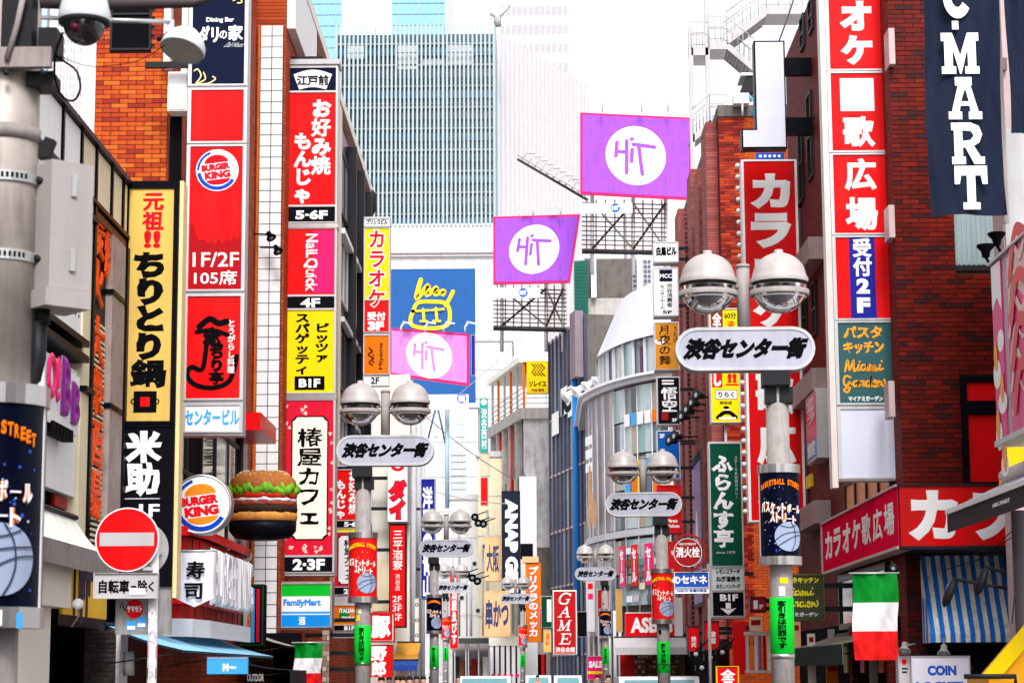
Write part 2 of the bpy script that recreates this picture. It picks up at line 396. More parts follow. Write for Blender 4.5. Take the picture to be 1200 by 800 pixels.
def spot(label, p, d, m=DST, arm=None, s=.12, cat='spotlight', group=None):   # a small floodlight: head, bracket arm
    p = Vector(p); d = Vector(d).normalized()
    r = T('spotlight', label, cat, p, group)
    B().lathe(p, [(.02, -s), (s * .45, -s), (s * .5, -s * .3), (s * .95, s * .35), (s * .95, s * .45), (s * .2, s * .4)], 14, d).build('lamp_head', m, r)
    B().lathe(p, [(s * .85, s * .4), (.001, s * .42)], 14, d).build('lens', GLP, r)
    if arm: B().tube([p - d * s * .6] + [Vector(q) for q in arm], s * .14, 6).build('arm', m, r)
    return r

# ============================================================ THE SETTING
GRND = mat('asphalt_ground', (.055, .055, .055), .9, kind=None, scale=2, bump=.2); PAVE = mat('paving', (.22, .17, .15), .85, kind='tileY', dirt=.4)
g0 = B().add([(-1500, -300, -.004), (1500, -300, -.004), (1500, 2500, -.004), (-1500, 2500, -.004)], [(0, 1, 2, 3)]); tag(g0.build('ground', CONC), kind='structure')
g0 = B().add([(-2.6, -10, 0), (2.9, -10, 0), (2.9, 260, 0), (-2.6, 260, 0)], [(0, 1, 2, 3)]); tag(g0.build('road', GRND), kind='structure')
FZ = Fr((0, 0, 0), (1, 0, 0), (0, 1, 0), (0, 0, 1))
for x0, x1 in ((-4.9, -2.75), (3.05, 5.3)): tag(bx(FZ, x0, x1, -10, 260, -.01, .12).build('pavement', PAVE), kind='structure')
for x0, x1 in ((-2.75, -2.6), (2.9, 3.05)): tag(bx(FZ, x0, x1, -10, 260, -.01, .13).build('kerb', CONC), kind='structure')

def yz(fr_x, *pts): return [HX(px, py, fr_x) for px, py in pts]

# ============================================================ LEFT SIDE
XL = -4.9; fl = FL(XL)
def aL(px, py=500, X=XL): return HX(px, py, X)[0]
def zL(px, py, X=XL): return HX(px, py, X)[1]
# --- nearest shop building on the left
def shop_left():
    r = T('shop_building', 'low white shop building at the left with black and cream panelled upper front', 'building', (XL - 3, 22.5, 0))
    Y0, Y1 = 19.0, 25.85; H = zL(100, 158)
    bx(fl, Y0, Y1, 3.1, H, -7, -.35).build('wall', WALLW, r)
    bx(fl, Y0, 21.9, 0, 3.1, -7, -.0).build('wall', IVORY, r)
    bx(fl, 21.9, Y1, 0, 3.1, -7, -1.6).build('wall', DARK, r); bx(FY(25.82), -12, XL - .02, 0, 3.1, -.3, 0).build('wall', DARK, r)  # near-black walls put the darkness of the open shopfront into colour
    # roof edge and row of cream panels under it
    bx(fl, Y0, Y1, H, H + .06, -.4, .06).build('roof_edge', BLACK, r)
    zc = H - .62
    ys = [Y0, 20.4, 21.8, 22.75, 23.55, 24.45, 25.15, Y1]
    for i in range(len(ys) - 1): bx(fl, ys[i] + .03, ys[i + 1] - .03, zc, H - .01, -.34, 0).build('panel', CREAM if i > 2 else WALLW, r)
    b = B()
    for y in ys: b.box(fl, y - .03, y + .03, zc, H - .005, -.33, .03)
    b.box(fl, Y0, Y1, zc - .05, zc, -.34, .04); b.build('panel_frame', BLACK, r)
    # white upper wall with little holes, left of the cream column
    ya, yb, yc = 20.2, aL(94), aL(103)
    bx(fl, ya, yb, zL(75, 385), zc - .06, -.34, -.02).build('panel', WALLW, r)
    b = B()
    for i in range(14):
        for k in range(4): y = ya + .4 + i * .18; z = zL(75, 385) + .25 + k * .28; b.box(fl, y, y + .03, z, z + .03, -.02, -.012)
    b.build('ventilation_hole', DARK, r, kind='stuff')
    for k, d in enumerate((0, .17)): bx(fl, ya, yb, zL(75, 392) - d, zL(75, 392) - d + .07, -.3, .08).build('rail', BLACK, r)
    bx(fl, yb, yc, 2.9, zc - .06, -.3, .0).build('column', CREAM, r)
    for z in (zL(98, 252), zL(98, 460)): bx(fl, yb - .02, yc + .02, z, z + .06, -.2, .065).build('joint', BLACK, r)
    bx(fl, yc, yc + .1, 2.9, zc - .06, -.3, .03).build('mullion', BLACK, r)
    # lettered black recess with slats, brown column beyond it
    yd, ye = aL(126), aL(141)
    bx(fl, yc + .1, yd, 2.9, zc - .06, -.34, -.06).build('dark_backing', BLACK, r)
    bx(fl, yc + .1, Y1, zc - .16, zc - .07, -.33, .0).build('soffit', BRO, r)
    sl = B(); z = 2.95
    while z < 5.75: sl.box(fl, yd - .75 + .2 * math.sin(z * 2.2), yd - .05, z, z + .028, -.058, -.04); z += .062
    sl.build('slat', CREAM, r, kind='stuff')
    bx(fl, yd, ye, 2.9, zc - .17, -.3, .02).build('column', RUST, r)
    for z in (zL(130, 345), zL(130, 480)): bx(fl, yd - .02, ye + .02, z, z + .06, -.2, .035).build('joint', BLACK, r)
    bx(fl, ye, ye + .12, 2.7, zc - .17, -.3, .05).build('mullion', BLACK, r)
    # fire-coloured brush characters standing off the recess
    FIRE = mat('orange_red_letters', (.85, .07, .0), .4)
    letters(fl, [('炭火', yc + .12, zL(110, 352), yc + .8, zL(110, 238), 1), ('焼', yc + .85, zL(122, 320), yc + 1.25, zL(122, 255), 1), ('大衆酒場', yc + .14, zL(114, 608), yc + .95, zL(114, 365), 1)], -.035, .06, .07, rise=.02).build('lettering', FIRE, r)
    # first floor white fascia under the BB sign, ledge and recess
    bx(fl, 21.0, yb - .02, zL(75, 576), zL(75, 400) - .2, -.33, -.04).build('fascia', WALLW, r)
    bx(fl, 20, yb, zL(75, 590) - .1, zL(75, 576), -.3, -.15).build('recess', DARK, r); bx(fl, 22.4, 23.0, zL(75, 592), zL(75, 578), -.14, -.1).build('red_panel', DRED, r)
    # beige rounded shop box and pillar at street level
    z1, z0 = zL(65, 652), zL(65, 712)
    bx(fl, 19.2, 22.3, z0, z1, -1.2, .12).build('box_fascia', IVORY, r)
    bx(fl, 21.2, 22.0, 0, z0, -.9, -.02).build('pillar', IVORY, r)
    bx(fl, 20.4, 21.17, 0, z0, -.9, -.1).build('pillar', CONC, r)
    # yellow shop sign with dark dripping emblem, on black frame
    s0, s1 = aL(82), aL(133); z1, z0 = zL(100, 660), zL(100, 722)
    bx(fl, s0 - .05, s1 + .1, z0 - .12, z1 + .12, -1.2, -.06).build('sign_backing', BLACK, r)
    bx(fl, s0, s1, z0, z1, -.06, -.03).build('yellow_sign', mat('marigold', (.78, .45, .03), .45), r)
    b = B(); q = s0 + (s1 - s0) * .22
    b.box(fl, q, q + .08, z0, z1, -.029, -.02); b.build('upright', BLACK, r)
    b = B()
    for k, (dx, L_, wd) in enumerate(((.3, .5, .1), (.42, .62, .13), (.55, .35, .09), (.7, .55, .12), (.83, .3, .1))): b.stroke(fl, [(q + dx, z1 - .05), (q + dx, z1 - L_)], wd, -.028, False)
    b.box(fl, q + .25, q + 1.0, z1 - .17, z1 - .02, -.028, -.0195); b.build('dripping_emblem', mat('dull_plum', (.05, .03, .05), .6), r)
    # grey-brown brick pier, dark interior
    bw = T('brick_pier', 'grey brown brick pier between dark doorways behind the no entry sign', 'pier', (P(118, 770, 25.5).x, 25.5, 0))
    x0, x1 = P(99, 770, 25.4).x, P(137, 770, 25.4).x; ff = FY(25.4)
    bx(ff, x0, x1, .0, zL(118, 735), -.4, 0).build('mortar', mat('grey_mortar', (.16, .13, .12), .9), bw)
    bricks(bw, ff, x0, x1, .0, zL(118, 735), [mat('grey_brick_%d' % i, c, .8, dirt=.5) for i, c in enumerate(((.05, .04, .04), (.07, .05, .05), (.035, .03, .03)))], L=.16, H=.055, key=lambda c: -c[1])
    bx(FY(25.3), x1 + .01, x1 + .07, 0, zL(118, 730), -.4, .02).build('white_post', WHITE, bw)
shop_left()
# BB channel letter sign on its white board
XB2 = XL + .09
s0, s1 = aL(50, 500, XB2), aL(92, 500, XB2); bbf = FL(XB2)
_aL, _zL = aL, zL
def aL(px, py=500, X=XB2): return _aL(px, py, X)
def zL(px, py, X=XB2): return _zL(px, py, X)
r = T('channel_letter_sign', 'white sign board with raised purple double B and pink letter on the left shop', 'sign', (XL + .1, (s0 + s1) / 2, zL(75, 500)))
zt, zb = zL(75, 402), zL(75, 503)
bx(FL(XL), s0, s1, zb, zt - .25, -.03, .09).build('board', WHITE, r)
y = aL(69); y2 = aL(81); y3 = aL(92)
VIO = mat('purple_letter', (.22, .01, .25), .35)
for a0, a1, t_, bt in ((y + .02, y2 - .04, 418, 486), (y2 + .03, y3 - .05, 440, 490)):
    it = [('B', a0, zL((69 + 81) / 2, bt + 2), a1, zL((69 + 81) / 2, t_))]
    letters(bbf, it, .0, .12, rise=.01).build('letter_outline', LILAC, r); letters(bbf, it, .015, .07, rise=.02).build('letter', VIO, r)
letters(bbf, [('O!', aL(52), zL(60, 468), y - .08, zL(60, 412))], .01, .05, rise=.02).build('letter', PINK, r)
for i in range(6): bx(FL(XL), aL(59 + i * 4.2), aL(62 + i * 4.2), zL(72, 513), zL(72, 499), 0, .12).build('small_black_letter', INK, r)
aL, zL = _aL, _zL

# white slatted awning above the beige shop
def awning(name, label, fr, a0, a1, zt, zb, out, m, cat='awning', stripes=None, valance=.0, n=10, vm=None, cback=0, pitch_m=None):
    r = T(name, label, cat, fr.pt((a0 + a1) / 2, zb, cback))
    for i in range(n):
        x0, x1 = a0 + (a1 - a0) * i / n, a0 + (a1 - a0) * (i + 1) / n; mm = m if not stripes or i % 2 else stripes
        v = []
        for x in (x0 + .003 * (x1 > x0), x1):
            for k in range(5):
                t = k / 4; v.append(fr.pt(x, zt + (zb - zt) * t - .03 * math.sin(PI * t), cback + out * t))
        b = B().add(v, [(k, k + 1, k + 6, k + 5) for k in range(4)]).add([q + fr.v * -.02 - fr.n * .0 for q in v], [(k, k + 5, k + 6, k + 1) for k in range(4)])
        if valance: b.box(fr, x0 + .003, x1, zb - valance, zb - .001, cback + out - .012, cback + out)
        b.build('canvas_strip', vm if (vm and False) else mm, r)
    b = B()
    b.tube([fr.pt(a0, zb - .02, cback + out - .03), fr.pt(a1, zb - .02, cback + out - .03)], .018, 6); b.tube([fr.pt(a0, zt, cback + .02), fr.pt(a1, zt, cback + .02)], .03, 6)
    for x in (a0 + .05, (a0 + a1) / 2, a1 - .05): b.tube([fr.pt(x, zb - .03, cback + out - .04), fr.pt(x, zb - .15, cback + .0)], .009, 5)
    b.build('awning_frame', DST, r)
    return r
XA = XL + .28
aw = awning('shop_awning', 'white pleated awning with grey canvas valance above the yellow shop sign', FL(XL), aL(46, 500, XA), aL(120, 500, XA), zL(80, 604), zL(80, 636, XA), .28, WALLW, n=14, stripes=IVORY)
bx(FL(XA + .005), aL(46, 500, XA), aL(128, 500, XA), zL(80, 664, XA), zL(80, 637, XA), 0, .004).build('valance', mat('grey_canvas', (.26, .23, .23), .9, dirt=.6, bump=.5), aw)

# --- yellow and black vertical pot restaurant sign
s = Sign('vertical_sign', 'tall gold and black signboard with black brush writing, left of the burger signs', 'sign', (141, 212, 206, 700), 25.5, .3, BLACK, 6,
         [(219, 500, GOLD), (501, 694, BLACK)], wall=XL - .5)
s.text('元祖', 163, 225, 188, 272, mat('red_print', (.75, .0, .01), .4), 1, .06, .05); s.text('!!', 165, 272, 185, 293, mat('red_print', (1, 0, 0)), 0, .05)
s.text('ちりとり鍋', 153, 296, 194, 457, INK, 1, .07, .06)
s.rect(157, 462, 184, 487, INK, name='pot_emblem'); s.rect(165, 469, 176, 480, RED, .017, 'pot_mark', .002); s.ring(157, 474, 2, 3.4, INK, .014, PI / 2, 1.5 * PI); s.ring(184, 474, 2, 3.4, INK, .014, -PI / 2, PI / 2)
s.text('米助', 150, 508, 190, 582, PRINT, 1, .08, .06); s.rect(146, 586, 190, 587.3, LGREY, name='rule_line'); s.text('1F', 166, 593, 190, 608, PRINT, 0, .03)
bx(FY(25.8), s.X1 + .003, s.X1 + .05, s.Z0, s.Z1, -.0, .29).build('side_trim', mat('cream_trim', (.8, .6, .3), .4), s.root)

# --- orange brick building
def brick_left():
    Yf = 29.0; f = FY(Yf); xa, xb = P(112, 100, Yf).x, P(197, 100, Yf).x; Zt = 16.5
    r = T('brick_building', 'orange brick building behind the burger signs on the left', 'building', ((xa + xb) / 2, 33, 0))
    bx(f, xa, xb, 0, Zt, -9.2, -.002).build('wall', MORT, r)
    zlo = P(150, 300, Yf).z
    w0, w1, wz0, wz1 = P(130, 30, Yf).x, P(178, 30, Yf).x, P(150, 60, Yf).z, P(150, -25, Yf).z
    bricks(r, f, xa, xb, zlo, Zt - .1, BO, holes=[(w0, w1, wz0, wz1)], L=.235, H=.066, cap=300, key=lambda c: abs(c[1] - 9.5))
    window(r, f, w0, w1, wz0, wz1, DST, DARK, 1, 2, .03, c=-.0)
    # soldier course under the window
    # street side face
    fs = FL(xb + .004); bx(fs, Yf + .01, 38.2, 0, Zt, -.06, .012).build('side_wall', BRX, r)
    # white corner posts and box
    for px, m in ((197, IVORY), (217, IVORY)):
        a = HX(px + 2, 60, xb)[0]; 
    for pxa, pxb in ((195, 203), (216, 223)): bx(FY(Yf - .25), P(pxa, 60, Yf).x, P(pxb, 60, Yf).x, P(200, 84 if pxa < 200 else 110, Yf).z, Zt, -.2, 0).build('corner_post', IVORY, r)
    ac = T('junction_box', 'weathered beige box on the brick corner left of the burger sign stack', 'box', P(208, 130, Yf - .6))
    A, Bz = P(196, 130, Yf - .5), P(220, 84, Yf - .5); bx(FY(Yf - .5), A.x, Bz.x, A.z, Bz.z, -.3, 0).build('casing', IVORY, ac); bx(FY(Yf - .5), A.x + .02, Bz.x - .02, A.z + .02, Bz.z - .02, 0.001, .012).build('cover', WHITE, ac)
    bx(FY(Yf - .2), P(201, 200, Yf).x, P(214, 200, Yf).x, zlo, P(205, 131, Yf).z, -.1, 0).build('dark_strip', DARK, r)
    # dark first floor glazing on the side, with mullions, below the sign stack
    X = xb + .04; fg = FL(X)
    y0, y1 = 29.3, HX(278, 560, X)[0]; z0, z1 = HX(240, 640, X)[1], HX(240, 455, X)[1]
    window(r, fg, y0, y1, z0, z1 + .4, DST, GLD, 5, 3, .07, c=.01, pm=[GLD, GLD, DARK, GLD, GLP])
    bx(fg, y1, y1 + .55, z0, z1, -.03, .10).build('pilaster', mat('dark_stone', (.09, .07, .075), .3), r)
    # red fascia wedge above glazing
    bx(fg, y1 - .9, y1 + 1.3, z1 - .32, z1 - .02, .0, .5).build('red_fascia', RED, r)
    return xb
XB = brick_left()
# --- white far building seen over the shop, upper left
r = T('white_building', 'plain white building above the left shop with pale dotted panels', 'building', P(70, 790, 36)); f = FY(36)
bx(f, P(30, 100, 36).x, P(114, 100, 36).x, 0, 15.2, -6, 0).build('wall', WHITE, r)
bx(f, P(38, 100, 36).x, P(56, 100, 36).x, 0, 15.1, .01, .2).build('blue_white_strip', mat('ice_blue_panel', (.45, .6, .75), .4), r)
b = B()
for i in range(8):
    for k in range(34): b.box(f, P(66 + i * 4, 100, 36).x, P(67 + i * 4, 100, 36).x, 15 - k * .16 - .09, 15 - k * .16, .003, .009)
b.build('perforation', mat('pinkish_grey', (.45, .33, .33), .7), r, kind='stuff')

# --- burger sign stack
s = Sign('sign_stack', 'tall stack of red burger restaurant signs ending in a blue lettered white nameplate', 'sign', (218, -12, 288, 510), 28.2, .28, ALU, 4,
         [(-8, 104, NAVY), (107, 172, RED), (174, 345, RED), (349, 470, RED), (474, 507, WHITE)], wall=XB - .2)
s.text('Dining Bar', 238, 22, 271, 29, PRINT, 0, .04); s.text('ダリ', 229, 32, 253, 53, PRINT, 0, .05, .03); s.text('の', 254, 38, 263, 48, PRINT, 0, .03); s.text('家', 264, 31, 282, 50, PRINT, 0, .05, .03)
s.text('Dali House', 262, 52, 284, 58, LGREY, 0, .01, shear=.3)
GLDM = mat('gold_scroll', (.75, .6, .25), .4)
b = B()
for pts in ([(227, 101), (233, 92), (229, 84), (225, 86)], [(229, 101), (238, 96), (236, 88)], [(232, 102), (242, 101), (250, 96), (247, 93)], [(270, 2), (277, -1), (280, 4), (275, 5)], [(262, 0), (268, -4)]): s.line(pts, 1.6, None, b=b, c=.014)
b.build('gold_scroll', GLDM, s.root)
# darker flame field across the panel
FL2 = mat('flame_red', (.36, .0, .005), .4)
pts = [(223, 343), (284, 343), (284, 284), (281, 280), (278, 286), (275, 279), (271, 287), (266, 283), (262, 291), (257, 283), (253, 291), (249, 285), (244, 290), (240, 284), (234, 286), (230, 276), (226, 266), (223, 264)]
B().poly(s.fr, [(s.a(x), s.b(y)) for x, y in pts][::-1] if False else [(s.a(x), s.b(y)) for x, y in pts], .0122, .0145).build('flame_print', FL2, s.root)
s.text('1F/2F', 227, 300, 281, 317, PRINT, 0, .012, c=.015); s.text('105席', 229, 321, 279, 338, PRINT, 0, .015, c=.015)
BKB = mat('emblem_blue', (.0, .05, .45), .4); BKO = mat('bun_orange', (.85, .25, .01), .4); EMR = mat('emblem_red', (.80, .0, .01), .4)
def burger_emblem(S_, x, y, R, c=.014, bun=None):
    bun = bun or BKO
    S_.disc(x, y, R, R, PRINT, c, 'emblem_disc')
    S_.ring(x, y, R * .84, R * .95, BKB, c + .004, PI * .62, PI * 1.0, 'blue_crescent'); S_.ring(x, y, R * .78, R * .95, BKB, c + .004, PI * 1.05, PI * 1.83, 'blue_crescent')
    fr = S_.fr; k = S_.k; cx, cy = S_.a(x), S_.b(y)
    def half(t0, t1, oy, ry): 
        p = [(cx + R * .56 * k * math.cos(t0 + (t1 - t0) * i / 16), cy + oy * k * R + ry * k * R * math.sin(t0 + (t1 - t0) * i / 16)) for i in range(17)]
        return p
    rt = math.radians(7)
    def rot(p): return [(cx + (a - cx) * math.cos(rt) - (b - cy) * math.sin(rt), cy + (a - cx) * math.sin(rt) + (b - cy) * math.cos(rt)) for a, b in p]
    B().poly(fr, rot(half(0, PI, .36, .38)), c + .004, c + .007).build('bun_top', bun, S_.root)
    B().poly(fr, rot(half(PI, 2 * PI, -.44, .26)), c + .004, c + .007).build('bun_bottom', bun, S_.root)
    L_ = B()
    for st, x0, x1, y0, y1 in (('BURGER', -.72, .62, .0, .32), ('KING', -.62, .60, -.40, -.04)):
        q = letters(Fr(fr.pt(cx, cy), fr.u * math.cos(rt) + fr.v * math.sin(rt), fr.v * math.cos(rt) - fr.u * math.sin(rt), fr.n), [(st, x0 * R * k, y0 * R * k, x1 * R * k, y1 * R * k)], c + .009, .07); L_.add(q.v, q.f)
    L_.build('lettering', EMR, S_.root)
burger_emblem(s, 254, 204, 25, bun=EMR)
# chirashi sign: thick black brush hook with small writing
s.line([(236, 386), (248, 377), (258, 382), (268, 380)], 7, INK, name='brush_mark'); s.line([(233, 392), (252, 390), (270, 396)], 5, INK, name='brush_mark')
s.line([(246, 392), (244, 415), (240, 435), (228, 432), (223, 441), (232, 452), (252, 456), (270, 450), (277, 436), (280, 420)], 5.5, INK, name='brush_mark', c=.016)
s.line([(256, 392), (250, 404), (262, 408)], 5, INK, name='brush_mark', c=.018)
s.text('赤', 240, 386, 262, 410, INK, 0, .07, .05, c=.019); s.text('ちり亭', 248, 408, 266, 452, INK, 1, .06, .05, c=.02); s.text('とうがらし料理', 269, 378, 278, 440, PRINT, 1, .03, c=.021)
s.text('センタービル', 221, 480, 284, 499, LBLUE, 0, .05)

# --- round burger sign + burger model
def round_sign():
    Y = 27.4; c = P(236, 591, Y); R = 34 / FPX * Y
    class Q: pass
    q = Q(); q.root = T('round_sign', 'round white burger restaurant sign with orange bun emblem and steel rim', 'sign', c); q.fr = FY(Y); q.k = Y / FPX
    q.a = lambda x: c.x + (x - 236) * q.k; q.b = lambda y: c.z - (y - 591) * q.k
    q.disc = lambda x, y, rx, ry, m, cc=.0125, name='roundel', t=.003: B().disc(q.fr, q.a(x), q.b(y), rx * q.k, ry * q.k, cc, cc + t).build(name, m, q.root)
    q.ring = lambda x, y, r0, r1, m, cc=.014, t0=0, t1=2 * PI, name='ring_mark': B().ring(q.fr, q.a(x), q.b(y), r0 * q.k, r1 * q.k, cc, cc + .003, t0, t1).build(name, m, q.root)
    B().lathe(c + Vector((0, .22, 0)), [(.001, 0), (R, 0), (R * 1.06, .03), (R * 1.06, .2), (R * 1.0, .235), (R * .98, .222)], 48, (0, -1, 0)).build('rim', STEEL, q.root)
    burger_emblem(q, 236, 591, 33, .0)
    B().tube([c + Vector((-.35, .12, .1)), Vector((XB, c.y + .3, c.z + .1))], .03, 6).build('bracket', DST, q.root)
round_sign()
def burger():
    Y = 32.2; c = P(308, 592, Y); k = Y / FPX; R = 41 * k
    r = T('burger_model', 'giant model hamburger hanging on the wall beside the round burger sign', 'burger', c)
    z = lambda py: P(308, py, Y).z - c.z
    def lay(name, prof, m, n=40, sq=.8, wav=0, seed=0):
        b = B(); b.lathe((0, 0, 0), prof, n)
        for v in b.v:
            a = math.atan2(v.y, v.x); rr = 1 + wav * (math.sin(a * 9 + seed) * .5 + .5 * math.sin(a * 17 + seed * 2 + v.z * 30)); v.x *= rr; v.y *= rr * sq
            if wav: v.z += wav * .6 * R * (math.sin(a * 13 + seed) + .6 * math.sin(a * 31 + seed * 3))
        b.v = [v + c for v in b.v]; return b.build(name, m, r)
    BUN = mat('toasted_bun', (.42, .13, .025), .5, dirt=1., scale=9, bump=1.)
    lay('top_bun', [(.001, z(551)), (R * .45, z(552)), (R * .75, z(556)), (R * .93, z(563)), (R * .98, z(571)), (R * .94, z(574)), (.001, z(575))], BUN)
    lay('lettuce', [(R * .8, z(566)), (R * .96, z(569)), (R * 1.03, z(574)), (R * .97, z(580)), (R * .7, z(576))], mat('lettuce', (.16, .42, .02), .5, dirt=.9, scale=7, bump=.8), 140, .8, .075, 1)
    lay('lettuce', [(R * .8, z(571)), (R * .95, z(573)), (R * 1.0, z(577)), (R * .93, z(582)), (R * .7, z(578))], mat('lettuce', (0, 0, 0)), 80, .8, .06, 3)
    lay('tomato', [(R * .6, z(577)), (R * .95, z(577)), (R * .99, z(581)), (R * .96, z(585)), (R * .6, z(586))], mat('tomato', (.62, .02, .01), .3))
    lay('mayonnaise', [(R * .6, z(584)), (R * .93, z(583)), (R * .97, z(587)), (R * .9, z(589)), (R * .6, z(588))], WHITE, 60, .8, .03, 2)
    lay('pickle', [(R * .6, z(586)), (R * .88, z(587)), (R * .9, z(590)), (R * .6, z(590))], mat('pickle_green', (.12, .2, .02), .5), 60, .8, .04, 5)
    lay('bacon', [(R * .6, z(589)), (R * .95, z(589)), (R * .97, z(593)), (R * .6, z(594))], mat('bacon', (.30, .04, .02), .4, dirt=.8, scale=6), 60, .8, .03, 6)
    lay('patty', [(.001, z(592)), (R * .97, z(592)), (R * 1.0, z(597)), (R * .97, z(602)), (.001, z(603))], mat('beef_patty', (.035, .015, .01), .7, scale=5, bump=.8), 50, .8, .015, 4)
    lay('bottom_bun', [(.001, z(601)), (R * .97, z(601)), (R * 1.0, z(605)), (R * .98, z(610)), (R * .9, z(612)), (.001, z(612))], mat('toasted_bun_light', (.62, .26, .05), .45, dirt=.8, scale=4))
    lay('black_tray', [(R * .9, z(611)), (R * .97, z(611)), (R * .96, z(622)), (R * .8, z(630)), (R * .4, z(633)), (.001, z(633))], BLACK)
    se = B()
    for i in range(260):
        t = random.uniform(-PI, 0); q = random.uniform(.1, .9); rr = R * (.5 + .45 * q) ; zz = z(552 + 16 * q ** 2.2)
        p = c + Vector((rr * math.cos(t), rr * .8 * math.sin(t), zz)); se.lathe(p, [(.001, -.006), (.012, 0), (.001, .008)], 5, (p - c).normalized())
    se.build('sesame_seed', mat('sesame', (.75, .58, .32), .5), r, kind='stuff')
    bx(FY(Y + .5), c.x - R * .9, c.x - R * .75, c.z - R * .9, c.z + R * .6, -.2, 0).build('white_back_bracket', WHITE, r)
burger()

# --- curved red fascia with 3D white letters, noren banner, lamps, blue awning
def curved_fascia():
    Y0, Y1 = 27.2, 32.5; X = -4.35
    pts = [(X - .9, Y0 - .3), (X - .35, Y0 - .15), (X - .05, Y0 + .3), (X + .04, Y0 + 1.2), (X + .04, Y1)]
    r = T('curved_shop_fascia', 'rounded red shop front canopy with white raised letters and white lower band', 'shop canopy', (X, 29.5, HX(260, 750, X)[1]))
    def band(name, za, zb, m, o=0):
        v = [];
        for x, y in pts: v += [(x + o, y - o * .5, za), (x + o, y - o * .5, zb)]
        B().add(v, [(2 * i, 2 * i + 2, 2 * i + 3, 2 * i + 1) for i in range(len(pts) - 1)]).add([(XB - .3, Y0, zb), (XB - .3, Y1, zb)] + [(x + o, y - o * .5, zb) for x, y in pts], [(0, 1, 6, 5, 4, 3, 2)]).build(name, m, r)
    zz = lambda px, py: HX(px, py, X)[1]
    zt = zz(262, 641); zm = zz(262, 715); zw = zz(262, 731); zb = zz(262, 750)
    band('red_roof_band', zt - .02, zt + .10, RED, .06); band('red_wall', zm - .0, zt - .02, RED, -.05); band('dark_red_wall', zw, zm, DRED, -.1)
    band('white_band', zb, zw, WHITE, .08)
    letters(FL(X + .05), [('BURGER KING', Y0 + 1.2, zm + .0, Y1 - .1, zt - .1)], .05, .05, rise=.07).build('raised_letter', WHITE, r)
    for i in range(9): bx(FL(X - .04), Y0 + .5 + i * .55, Y0 + .56 + i * .55, zw, zt - .05, 0, .02).build('dark_rib', DRED, r)
curved_fascia()
Yn = 26.6; f = FY(Yn)
def cloth(name, label, cat, rect, Y, m, bottom=None, amp=.02, bands=None, group=None, root=None, waves=3, ph=0):
    x0, y0, x1, y1 = rect; ym = (y0 + y1) / 2; xm = (x0 + x1) / 2
    X0, X1, Zt, Zb = P(x0, ym, Y).x, P(x1, ym, Y).x, P(xm, y0, Y).z, P(xm, y1, Y).z
    r = root or T(name, label, cat, ((X0 + X1) / 2, Y, Zb), group)
    bands = bands or [(0, 1, m)]
    for t0, t1, mm in bands:
        nx, nz = 26, max(4, int(26 * (t1 - t0))); v = []; 
        for k in range(nz + 1):
            for i in range(nx + 1):
                u = i / nx; t = t0 + (t1 - t0) * k / nz; lo = bottom(u) if bottom else 0
                z = Zt + (Zb + lo * (Zt - Zb) - Zt) * t
                yy = Y + amp * 1.1 * noise.noise(Vector((u * 3.1 + ph, t * 2.3 + u * 2, ph + 4))) + amp * .35 * noise.noise(Vector((u * 9 - t * 4, t * 7, ph))) + amp * .7 * (t ** .6) * math.sin(u * waves * 2 * PI + ph + 1.5 * t) + amp * .6 * math.sin(t * 5 + u * 4 + ph)
                v.append((X0 + (X1 - X0) * u + amp * .3 * math.sin(t * 7 + ph), yy, z))
        b = B().add(v, [(k * (nx + 1) + i, (k + 1) * (nx + 1) + i, (k + 1) * (nx + 1) + i + 1, k * (nx + 1) + i + 1) for k in range(nz) for i in range(nx)], True)
        b.build('cloth', mm, r)
    B().tube([(X0 - .04, Y, Zt + .01), (X1 + .04, Y, Zt + .01)], .013, 6).build('hanging_rod', ALU, r)
    q = type('Q', (), {})(); q.root = r; q.a = lambda x: X0 + (x - x0) * (X1 - X0) / (x1 - x0); q.b = lambda y: Zt + (y - y0) * (Zb - Zt) / (y1 - y0); q.fr = FY(Y); return q
CLW = mat('white_cloth', (.74, .72, .80), .8, dirt=.15)
q = cloth('hanging_banner', 'white pointed cloth banner with two black sushi characters', 'banner', (206, 646, 250, 711), Yn, CLW, bottom=lambda u: .16 * abs(2 * u - 1), amp=.012)
letters(q.fr, [('寿', q.a(218), q.b(678), q.a(240), q.b(657)), ('司', q.a(217), q.b(702), q.a(238), q.b(683))], .035, .05, .04).build('lettering', INK, q.root)
for i, (x, y) in enumerate(((276, 648), (287, 652))):
    spot('%s white spotlight of the pair on the brick wall under the burger model' % ('upper left' if i == 0 else 'lower right'), P(x, y, 32.5), (.3, -1, .2) if i else (-.2, -1, -.5), WHITE, [Vector((XB, 33.2, P(x, y, 32.5).z - .15))], .11, group='white spotlights under the burger')
# blue awning with blue valance
r = awning('blue_awning', 'light blue sloping shop awning with a blue name flag at its end', FL(XL + .1), 24.2, aL(244, 760), zL(215, 742, XL + .1), zL(215, 762, XL + .9), .9, mat('sky_blue_canvas', (.25, .55, .80), .8), n=8)
s = Sign('awning_flag', 'small blue cloth flag with white mark hanging at the end of the light blue awning', 'flag', (243, 769, 291, 790), 25.0, .01, LBLUE, .5, [(769, 789, LBLUE)])
s.rect(243, 769, 291, 771, PRINT, .014); s.text('M', 261, 777, 268, 786, PRINT, 0, .08); s.text('FISH', 269, 780, 277, 783.5, PRINT, 0, .04)
